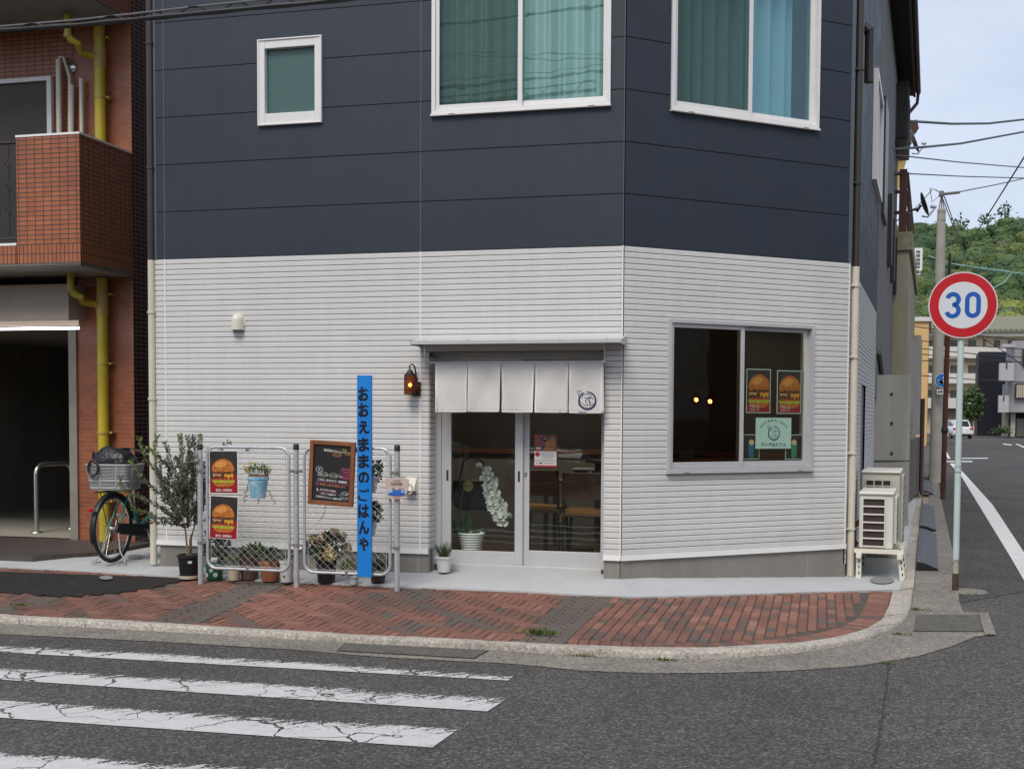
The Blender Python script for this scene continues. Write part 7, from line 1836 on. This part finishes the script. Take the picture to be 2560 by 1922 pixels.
for i in range(NP):
    hem = MB(); hems.append(hem)
    s0_, s1_ = n0 + pw_ * i, n0 + pw_ * (i + 1); nx, nz = 14, 16; top_join = .052
    zb_ = nzb - .004 * (i == 4) + .004 * (i == 1); vs = []
    for k in range(nz + 1):
        z = lerp(nzt, zb_, k / nz); gap = 0 if nzt - z < top_join else .0015 + .0055 * min(1, (nzt - z - top_join) / .25)
        for j in range(nx + 1):
            x = j / nx; g0 = gap if i > 0 else (-.0 + .028 * ((nzt - z) / .45) ** 2); g1 = gap if i < 4 else -.012 * ((nzt - z) / .45)
            vs.append(FA(lerp(s0_ + g0, s1_ - g1, x), cloth_t(i, x, z), z - (.006 * math.sin(math.pi * x) if k == nz else 0)))
    b.add(vs, [(k * (nx + 1) + j, k * (nx + 1) + j + 1, (k + 1) * (nx + 1) + j + 1, (k + 1) * (nx + 1) + j) for k in range(nz) for j in range(nx)])
    # hems: a second thickness at the bottom and along the slit
    for j in range(nx):
        def hp(jj, zz): x = jj / nx; return FA(lerp(s0_ + (.012 if i else .03), s1_ - .012, x), cloth_t(i, x, zz) + .0022, zz)
        hem.quad(hp(j, zb_ + .003), hp(j + 1, zb_ + .003), hp(j + 1, zb_ + .016), hp(j, zb_ + .016))
    for k in range(2, nz):
        za, zc2 = lerp(nzt, zb_, k / nz), lerp(nzt, zb_, (k + 1) / nz)
        for x0_, x1_ in ((.035, .075), (.925, .965)): hem.quad(*[FA(lerp(s0_, s1_, x), cloth_t(i, x, zz) + .0022, zz) for x, zz in ((x0_, zc2), (x1_, zc2), (x1_, za), (x0_, za))])
cl = b.build('cloth', m_, nor, smooth=True, ang=180); cl_mod = cl.modifiers.new('thickness', 'SOLIDIFY'); cl_mod.thickness = .0015
[h_.build('hem', plain('hem_linen', (.78, .76, .73), .9, var=.04), cl, smooth=True) for h_ in hems]
# emblem: brush circle with leaf and a curled figure, in indigo
def emblem(c, cx_, cy_, r_, m, k=1.0):
    W_e = lambda a: r_ * a
    ring = [(cx_ + r_ * math.cos(a), cy_ + r_ * math.sin(a)) for a in [R(95 - i * 9.5) for i in range(37)]]
    c.ribbon(ring, [W_e(.10 + .13 * abs(math.sin(i * .085))) for i in range(37)], m)
    def arc_(x, y, rx, ry, a0, a1, w_, rot=0): c.arc(cx_ + x * r_, cy_ + y * r_, rx * r_, ry * r_, a0, a1, w_ * r_, m, 18, rot)
    arc_(-.92, .88, .40, .20, 0, 360, .055, -38); arc_(-.70, .62, .35, .5, 100, 200, .06)
    arc_(-.05, .35, .62, .42, 30, 200, .06); arc_(-.10, .10, .80, .62, 150, 265, .06); arc_(.30, -.08, .50, .46, 20, 330, .065); arc_(.42, .05, .30, .22, 100, 260, .05)
    arc_(.1, .45, .22, .16, 200, 380, .05); arc_(-.45, .15, .3, .25, 300, 440, .05)
    c.ell(cx_ + .22 * r_, cy_ - .02 * r_, .07 * r_, .05 * r_, m, n=12); c.ell(cx_ + .30 * r_, cy_ - .25 * r_, .09 * r_, .14 * r_, m, n=12, rot=25)
    for x in (-.25, .0, .3): c.ribbon([(cx_ + x * r_, cy_ - .55 * r_), (cx_ + (x + .04) * r_, cy_ - .88 * r_)], .05 * r_, m)
    c.ribbon([(cx_ - 1.0 * r_, cy_ + .5 * r_), (cx_ - 1.05 * r_, cy_ - .2 * r_), (cx_ - .95 * r_, cy_ - .75 * r_)], .045 * r_, m)
es, ez = A(1467, 1001, tn + .02)
IND = ink('indigo_dye', (.012, .022, .085), .9)
c = Card(FA(es, tn + .045, ez), dA, Z, nA, 0, 0, None); emblem(c, 0, 0, .076, IND); c.b.v = [v_ + nA * (cloth_t(4, ((v_ - oA).dot(dA) - n0 - 4 * pw_) / pw_, v_.z) + .004 - tn - .045) for v_ in c.b.v]
c.build('emblem', cl)
b = MB()
pz0 = A(1467, 966, tn)[1]
for j in range(14):
    x0_, x1_ = j / 14, (j + 1) / 14; b.quad(*[FA(n0 + pw_ * (4 + .04 + .93 * x), cloth_t(4, .04 + .93 * x, zz) + .0026, zz) for x, zz in ((x0_, pz0), (x1_, pz0), (x1_, pz0 + .006), (x0_, pz0 + .006))])
b.build('patch_seam', plain('hem_linen', (.78, .76, .73), .9, var=.04), cl)
b = MB(); zr = nzt - .008; r0_, r1_ = A(1060, 905, tn)[0], A(1511, 902, tn)[0]
b.tube([FA(r0_, tn, zr), FA(r1_ + .02, tn, zr)], .009, 10)
for x in (r0_ + .01, r1_ + .0): b.tube([FA(x, tn, zr), FA(x, tn, az + .02)], .006, 8); b.lathe(FA(x, tn + .0, zr - .018), [(.0, 0), (.016, .004), (.016, .03), (0, .036)], 12)
b.build('rod', M['steel'], nor, smooth=True, ang=50)

ls, lz = A(1025, 962, .11); lan = thing('wall_lantern', FA(ls, .11, lz), 'black pierced metal wall lantern glowing orange beside the door', 'lantern')
LW, z0l, z1l = .052, A(1025, 985, .11)[1], A(1025, 938, .11)[1]
b = MB(); n_ = 16; rows = 12
for i in range(rows):       # pierced cylinder: staggered holes as gaps between short bars
    za, zb2 = lerp(z0l, z1l, i / rows), lerp(z0l, z1l, (i + 1) / rows)
    b.tube([FA(ls + LW * math.cos(a), .11 + LW * math.sin(a), za) for a in [k * 2 * math.pi / 24 for k in range(24)]], .0028, 4, closed=True)
    for k in range(14): a = (k + (i % 2) * .5) * 2 * math.pi / 14; b.tube([FA(ls + LW * math.cos(a), .11 + LW * math.sin(a), za), FA(ls + LW * math.cos(a), .11 + LW * math.sin(a), zb2)], .0042, 4)
b.build('pierced_shade', plain('rust_black_iron', (.085, .042, .020), .5, .3, var=.3), lan)
b = MB(); b.lathe(FA(ls, .11, z1l), [(LW * 1.05, -.004), (LW * 1.05, .004), (.03, .028), (.02, .05), (0, .055)], 20); b.lathe(FA(ls, .11, z0l - .004), [(LW * 1.05, 0), (LW * 1.05, .006), (0, .006)], 20); b.build('lantern_cap', M['black'], lan, smooth=True, ang=40)
b = MB(); b.tube([FA(ls - .002, .11, z1l + .05), FA(ls - .005, .11, z1l + .085), FA(ls + .015, .10, z1l + .105), FA(ls + .035, .08, z1l + .08), FA(ls + .035, .04, z1l + .01), FA(ls + .035, .02, lz - .01)], .0075, 8); b.build('hook', M['black'], lan, smooth=True)
b = MB(); b.box(FA, ls - .01, ls + .075, .014, .04, z0l - .01, lz + .03); b.build('back_plate', M['black'], lan, bevel=.004)
b = MB(); b.ball(FA(ls, .11, lerp(z0l, z1l, .48)), .016, 12); b.build('bulb', emit('amber_bulb', (1, .45, .12), 24), lan, smooth=True)
b = MB(); b.lathe(FA(ls, .11, z0l + .005), [(LW * .90, 0), (LW * .90, z1l - z0l - .01)], 20)
m_, t_, bsn = new_mat('amber_glass'); t_.nodes.remove(bsn); tr_ = t_.nodes.new('ShaderNodeBsdfTransparent'); tr_.inputs[0].default_value = (.9, .5, .18, 1); t_.links.new(tr_.outputs[0], t_.nodes['Material Output'].inputs[0])
b.build('glass', m_, lan, smooth=True)

# ================================================================ WINDOW AND DOOR POSTERS
def bq_(tl, tr, br, bl_, t):
    p = [hit(*c_, oB, nB, t) for c_ in (tl, tr, br, bl_)]; o = p[3]; u = dB.copy(); v = Z.copy(); w = ((p[2] - p[3]).length + (p[1] - p[0]).length) / 2; h = ((p[0] - p[3]).length + (p[1] - p[2]).length) / 2
    return o, u, v, nB.copy(), w, h
TP = -.064
MINT = ink('mint_paper', (.60, .88, .80)); MINTW = ink('mint_edge', (.55, .78, .66))
def draw_win(c):
    w, h = c.w, c.h; e = .008
    c.up(); c.rect(0, 0, w, h, MINTW); c.up(); c.rect(e, e, w - e, h - e, FD['back']); c.up(); c.rect(e, e, w - e, h * .20, FD['red'])
    burger(c, w * .05, h * .14, w * .97, h * .88); c.up(.001)
    for y_, s_, k in ((.145, '野菜たっぷり', .40), (.095, 'ハンバーガー', .42), (.05, '3/21日オープン', .42)): c.text(s_, w * .12, h * y_, h * .034, INK_W, .04, w=w * k)
GW = 'burger posters inside the cafe window'
q = bq_((1867.5, 921.5), (1928, 924), (1925.5, 1033.5), (1865, 1032), TP); poster_sheet('poster', *q, 'left burger poster inside the lower window, directly above the mint sign', 'poster', GW, draw_win)
q = bq_((1942.5, 925.5), (2003, 927.5), (2001.5, 1035), (1941.5, 1034), TP); poster_sheet('poster', *q, 'right burger poster inside the lower window, nearest the sash edge', 'poster', GW, draw_win)
def draw_mint(c):
    w, h = c.w, c.h; c.up(); c.rect(0, 0, w, h, MINT); c.up()
    s_ = 'おおえままのごはんや'
    for i, ch in enumerate(s_):
        a = 152 - i * 13.8; c.text(ch, w * .5 + w * .40 * math.cos(R(a)), h * .54 + h * .34 * math.sin(R(a)) * 1.1, h * .085, INK_T, .035, cx=True, w=w * .066, rot=a - 90)
    c.text('ランチ&カフェ', w * .5, h * .13, h * .125, INK_T, .04, cx=True, w=w * .70); emblem(c, w * .51, h * .50, w * .155, INK_T)
q = bq_((1889.5, 1044), (1979, 1045.5), (1976.5, 1122), (1888.5, 1121.5), TP + .012); poster_sheet('window_sign', *q, 'mint green cafe sign with round emblem in the lower window', 'sign', None, draw_mint)
def draw_drink(col):
    def f(c):
        w, h = c.w, c.h; c.up(); c.rect(0, 0, w, h, MINTW); c.up(); c.rect(.006, .006, w - .006, h - .006, FD['back']); c.up()
        c.poly([(w * .38, h * .04), (w * .62, h * .04), (w * .68, h * .55), (w * .66, h * .62), (w * .34, h * .62), (w * .32, h * .55)], food('drink_%s' % col[0], col[1], col[2], 30)); c.up()
        c.ell(w * .5, h * .68, w * .16, h * .11, FL['cream']); c.up(); c.ell(w * .5, h * .82, w * .05, h * .035, INK_R)
    return f
q = bq_((1858, 1086), (1900, 1086), (1897, 1148), (1857, 1148), TP - .004); poster_sheet('poster', *q, 'dark poster of a blue iced drink left of the mint sign', 'poster', None, draw_drink(('blue', (.02, .10, .22), (.03, .2, .35))))
q = bq_((1966, 1086), (2009, 1087), (2004, 1148), (1963, 1148), TP - .004); poster_sheet('poster', *q, 'dark poster of a green iced drink right of the mint sign', 'poster', None, draw_drink(('green', (.03, .20, .10), (.06, .34, .16))))
# red and white notice in the door
p = [hit(*c_, oA, nA, TD - .05) for c_ in ((1336, 1087), (1391, 1087), (1391, 1166), (1336, 1166))]; o = p[3]
def draw_notice(c):
    w, h = c.w, c.h; RD = ink('notice_red', (.50, .03, .04))
    c.up(); c.rect(0, 0, w, h, INK_W); c.up(); c.rect(0, 0, w, h * .05, RD); c.rect(0, h * .17, w, h * .185, RD); c.rect(0, h * .49, w, h, food('photo_print', (.05, .02, .03), (.36, .10, .05), 32)); c.up()
    for (x, y, rx, ry, cc_) in ((.22, .74, .20, .12, (.30, .10, .07)), (.72, .72, .24, .14, (.42, .20, .09)), (.45, .86, .16, .08, (.05, .04, .09)), (.60, .58, .30, .06, (.50, .24, .10)), (.3, .60, .18, .05, (.05, .07, .16)), (.85, .88, .12, .07, (.30, .22, .14))): c.ell(w * x, h * y, w * rx, h * ry, food('photo_%d' % int(x * 100), cc_, tuple(k * .4 for k in cc_), 60))
    c.up(); c.text('くいしん', w * .42, h * .86, h * .06, INK_W, .03, w=w * .12); c.text('4/24', w * .06, h * .545, h * .075, INK_W, .03, w=w * .24); c.rect(w * .0, h * .94, w * .10, h, RD)
    c.ell(w * .14, h * .39, w * .11, h * .075, RD); 
    for k in range(6): c.rect(w * .30, h * (.44 - k * .035), w * (.93 - .05 * (k % 3)), h * (.446 - k * .035), ink('grey_print', (.2, .2, .2)))
    c.rect(w * .06, h * .225, w * .9, h * .233, ink('grey_print', (.2, .2, .2))); c.rect(w * .06, h * .10, w * .2, h * .12, RD); c.rect(w * .24, h * .09, w * .36, h * .135, INK_K); c.rect(w * .4, h * .10, w * .92, h * .118, ink('grey_print', (.2, .2, .2)))
poster_sheet('notice', o, dA, Z, nA, (p[2] - p[3]).length, (p[0] - p[3]).length, 'red and white notice taped to the door glass under the curtain', 'poster', None, draw_notice)

# ================================================================ INSIDE THE CAFE
FZ = .2
def FAw(s, t, z): return FA(s, t, z)
ch0 = thing('chair', FA(-.55, -1.25, FZ), 'dark wooden chair with orange cushion seen through the right door glass, nearer the corner', 'chair', 'chairs inside the cafe')
b = MB(); cx_, cy_ = -.55, -1.25
CUSH = plain('orange_cushion', (.42, .19, .035), .8, var=.2, scale=20)
def chair_parts(cx_, cy_, th):
    for dx in (-.19, .19):
        for dy in (-.19, .19):
            lb = MB(); back = dy > 0
            lb.tube([FA(cx_ + dx * 1.12, cy_ + dy * 1.15, FZ), FA(cx_ + dx, cy_ + dy, FZ + .44)] + ([FA(cx_ + dx * .95, cy_ + dy * 1.2, FZ + .86)] if back else []), .014, 8); lb.build('leg', M['black'], th)
    b = MB(); b.box(FA, cx_ - .21, cx_ + .21, cy_ - .21, cy_ + .21, FZ + .43, FZ + .455); b.build('seat', M['wood'], th, bevel=.01)
    b = MB(); b.box(FA, cx_ - .20, cx_ + .20, cy_ - .20, cy_ + .20, FZ + .456, FZ + .495); b.tube([FA(cx_ - .19, cy_ + .2, FZ + .47), FA(cx_ - .2, cy_ + .24, FZ + .44), FA(cx_ - .22, cy_ + .24, FZ + .38)], .006, 5); b.tube([FA(cx_ + .19, cy_ + .2, FZ + .47), FA(cx_ + .2, cy_ + .24, FZ + .44), FA(cx_ + .21, cy_ + .24, FZ + .38)], .006, 5); b.build('cushion', CUSH, th, bevel=.015)
    b = MB(); b.box(FA, cx_ - .20, cx_ + .20, cy_ + .215, cy_ + .235, FZ + .60, FZ + .86); b.build('backrest', M['wood'], th, bevel=.01)
cs1, _ = A(1464, 1320, -.9); cs2, _ = A(1352, 1320, -1.2)
bpy.data.objects.remove(ch0)
for (s_, t_, lab) in ((cs1, -.95, 'dark wooden chair with orange cushion behind the right door glass, beside the jamb'), (cs2, -1.35, 'dark wooden chair with orange cushion behind the red and white notice')):
    th = thing('chair', FA(s_, t_, FZ), lab, 'chair', 'chairs inside the cafe'); chair_parts(s_, t_, th)
# table with boxes, counter
tb = thing('table', FA(-.35, -1.75, FZ), 'wooden cafe table behind the chairs inside the door', 'table'); b = MB(); b.box(FA, -1.1, .35, -2.1, -1.55, FZ + .70, FZ + .735); b.build('tabletop', plain('light_wood_top', (.30, .17, .09), .4, var=.2), tb)
for x, y in ((-1.05, -1.6), (-1.05, -2.05), (.3, -1.6), (.3, -2.05)): b = MB(); b.box(FA, x - .02, x + .02, y - .02, y + .02, FZ, FZ + .699); b.build('leg', M['wood'], tb)
b = MB(); b.box(FA, -.78, -.40, -1.80, -1.62, FZ + .737, FZ + .86)
for k in range(2): b.box(FA, -.76 + .19 * k, -.60 + .19 * k, -1.619, -1.615, FZ + .76, FZ + .84, 1)
tag(b.build('caddy_box', [M['joint'], M['groove']], None, loc=FA(-.6, -1.7, FZ + .74)), 'white two compartment box on the table behind the door glass', 'box')
b = MB()
for i in range(5): b.tube([FA(-.18, -1.62, FZ + .75 + i * .035), FA(.12, -1.62, FZ + .75 + i * .035)], .006, 5)
for i in range(8): b.tube([FA(-.18 + i * .043, -1.62, FZ + .74), FA(-.18 + i * .043, -1.62, FZ + .90)], .005, 5)
b.box(FA, -.18, .12, -1.8, -1.64, FZ + .737, FZ + .88)
tag(b.build('wicker_basket', plain('wicker', (.24, .13, .06), .7), None, loc=FA(0, -1.7, FZ + .74)), 'brown wicker basket on the table behind the door glass', 'basket')
ct = thing('counter', FA(-2.2, -3.4, FZ), 'kitchen counter at the back of the cafe', 'counter'); b = MB(); b.box(FA, -3.5, 1.4, -4.0, -3.4, FZ, FZ + .95); b.build('body', M['room_wall'], ct); b = MB(); b.box(FA, -3.55, 1.45, -4.02, -3.36, FZ + .951, FZ + .99); b.build('worktop', M['wood'], ct)
for k, x in enumerate((-1.9, -1.5, -.7)):
    b = MB(); b.ball(FA(x, -2.4, 2.84), .03, 10); t_ = thing('ceiling_spot', FA(x, -2.4, 2.87), 'small glowing ceiling spot at the back of the cafe', 'lamp', 'ceiling spots inside the cafe'); b.build('bulb', emit('spot_bulb_%d' % k, (1, .85, .7), 14), t_); b = MB(); b.lathe(FA(x, -2.4, 2.86), [(.04, 0), (.04, .05)], 12); b.build('housing', M['black'], t_)
    ld = bpy.data.lights.new('spot_glow', 'POINT'); ld.energy = 14; ld.color = (1, .84, .66); ld.shadow_soft_size = .05
    lo_ = bpy.data.objects.new('spot_glow', ld); COL.objects.link(lo_); lo_.parent = t_; lo_.location = (0, 0, -.12)
# pendant lamps behind the corner window
for (px, py, lab) in ((1740.5, 999, 'left amber glass pendant lamp glowing behind the corner window'), (1775, 1003, 'right amber glass pendant lamp glowing behind the corner window')):
    q = hit(px, py, oB, nB, -1.5); t_ = thing('pendant_lamp', q + Z * .05, lab, 'lamp', 'pendant lamps inside the cafe')
    b = MB(); b.ball(q, .020, 10); b.build('bulb', emit('pendant_bulb', (1, .55, .2), 60), t_, smooth=True)
    b = MB(); b.lathe(q, [(.05, -.05), (.062, -.01), (.058, .03), (.03, .065), (.012, .075)], 16); b.build('glass_shade', m_, t_, smooth=True)
    b = MB(); b.tube([q + Z * .075, V(q.x, q.y, 2.0)], .004, 5); b.lathe(q + Z * .06, [(.016, 0), (.016, .05)], 10); b.build('cord', M['black'], t_)
q = hit(1757, 975, oB, nB, -1.5); rl = thing('lamp_rail', q, 'short dark lamp rail holding the pendants', 'lamp rail'); b = MB(); qa = hit(1715, 968, oB, nB, -1.5); qb = hit(1795, 972, oB, nB, -1.5); b.tube([qa, qb], .008, 6); b.build('bar', M['wood'], rl); b = MB(); qt = V(q.x, q.y, 2.92); b.tube([qt, (qa + qb) / 2], .005, 6); b.build('rod', M['black'], rl)
sc_t = thing('side_table', hit(1700, 1145, oB, nB, -.7), 'narrow shelf with glasses inside the corner window', 'table'); b = MB(); bs0, bz = B(1670, 1150, -.8); b.box(FB, .3, 2.2, -1.2, -.6, bz - .03, bz); b.build('top', M['wood'], sc_t)
b = MB(); b.box(FB, .35, .40, -1.1, -1.05, FZ, bz - .031); b.box(FB, 2.1, 2.15, -1.1, -1.05, FZ, bz - .031); b.build('leg', M['wood'], sc_t)
for k, px in enumerate((1706, 1716, 1728)):
    s_, _z = B(px, 1140, -.8); b = MB(); b.lathe(FB(s_, -.8, bz + .001), [(.026, 0), (.032, .10), (.030, .10), (.024, .004), (0, .004)], 14); o = b.build('drinking_glass', plain('frosted_tumbler', (.30, .31, .30), .15), None, loc=FB(s_, -.8, bz), smooth=True); tag(o, 'clear tumbler in a row of three on the shelf inside the corner window', 'glass', 'tumblers inside the corner window')
# orchid in ribbed white pot, and a dark bag behind it
s_, oz = A(1178, 1384, -.52);  o_ = FA(s_, -.52, oz); orc = thing('orchid', o_, 'white orchid arching from a ribbed white pot behind the left door glass', 'potted plant')
prof = [(.085, 0)]
for i in range(8): z = .02 + i * .024; r_ = lerp(.09, .125, i / 7); prof += [(r_, z), (r_ + .008, z + .010), (r_, z + .020)]
prof += [(.12, .21), (.11, .19), (0, .18)]
b = MB(); b.lathe(o_, prof, 28); b.build('pot', M['joint'], orc, smooth=True, ang=60)
b = MB(); b.box(FA, s_ - .2, s_ + .2, -.72, -.34, FZ, oz - .001); tag(b.build('plant_stand', M['wood'], None, loc=FA(s_, -.52, FZ)), 'low wooden plinth under the white orchid', 'stand')
def OA(px, py, t=-.5): s2, z2 = A(px, py, t); return FA(s2, t, z2)
stem = [OA(1165, 1345), OA(1150, 1260), OA(1170, 1180), OA(1192, 1140), OA(1215, 1175), OA(1235, 1240), OA(1262, 1305)]
b = MB(); b.tube(resample(stem, 40), .005, 6); b.build('stem', LF['sage'], orc, smooth=True)
b = MB()
for (a_, d_, l_) in (((1165, 1350), (.1, -.3, 1.1), .34), ((1160, 1352), (-.5, .2, .8), .26), ((1168, 1352), (.5, .3, .35), .24), ((1160, 1350), (-.3, .5, .45), .26), ((1165, 1350), (-.25, .3, 1.0), .22)):
    p0 = OA(*a_, -.52); d_ = Vector(d_).normalized(); b.leaf(p0, d_, l_, .10, 0, up=nA)
b.build('leaf', [LF['dark']], orc)
b = MB(); st_r = resample(stem[3:], 26)
for i, p in enumerate(st_r):
    k = i / 25; size = lerp(.022, .058, min(1, k * 1.8))
    if k < .15: b.leaf(p, V(rnd.gauss(0, 1), rnd.gauss(0, 1), rnd.gauss(0, 1)), .03, .02, 1); continue
    for rep in range(2 if k > .3 else 1):
        cc = p + dA * rnd.uniform(-.05, .05) + nA * rnd.uniform(.0, .05) + Z * rnd.uniform(-.02, .02); nrm = (nA + dA * rnd.gauss(0, .35) + Z * rnd.gauss(-.1, .3)).normalized(); u_ = nrm.cross(Z).normalized(); v_ = u_.cross(nrm)
        for (an, ln_, wd_) in ((90, 1, .7), (210, 1, .7), (330, 1, .7), (8, 1.1, 1.3), (172, 1.1, 1.3)):
            d_ = u_ * math.cos(R(an)) + v_ * math.sin(R(an)) + nrm * .25; b.leaf(cc, d_, size * ln_, size * wd_, 0, up=nrm)
        b.ball(cc + nrm * .010, size * .16, 6, 2)
b.build('flower', [FL['orchid'], LF['sage'], FL['cream']], orc)
q = OA(1178, 1215, -.75); hbg = thing('shoulder_bag', q, 'dark leather shoulder bag with a round yellow tag behind the left door glass', 'bag')
b = MB(); b.prism([q + dA * x + Z * z for x, z in ((-.19, .06), (.17, .06), (.24, -.16), (.19, -.24), (-.15, -.24), (-.22, -.14))], -nA * .12); b.build('bag_body', plain('dark_leather', (.02, .02, .024), .4), hbg, bevel=.03)
b = MB(); b.tube([q + dA * -.14 + Z * .05 - nA * .06, q + dA * -.10 + Z * .24 - nA * .06, q + dA * .0 + Z * .30 - nA * .06, q + dA * .10 + Z * .24 - nA * .06, q + dA * .14 + Z * .05 - nA * .06], .010, 8); b.build('handle', M['black'], hbg, smooth=True)
c = Card(q + nA * .01 + dA * -.03 - Z * .0, dA, Z, nA, 0, 0, None); c.ell(0, 0, .055, .055, ink('tag_yellow', (.62, .48, .20))); c.up(); c.arc(0, 0, .05, .05, 0, 360, .003, ink('tag_brown', (.2, .12, .05))); c.text('OPEN', 0, .0, .022, ink('tag_brown', (.2, .12, .05)), .01, cx=True); c.build('tag', hbg)
bpy.data.objects.remove(_fo); bpy.data.curves.remove(_fc)
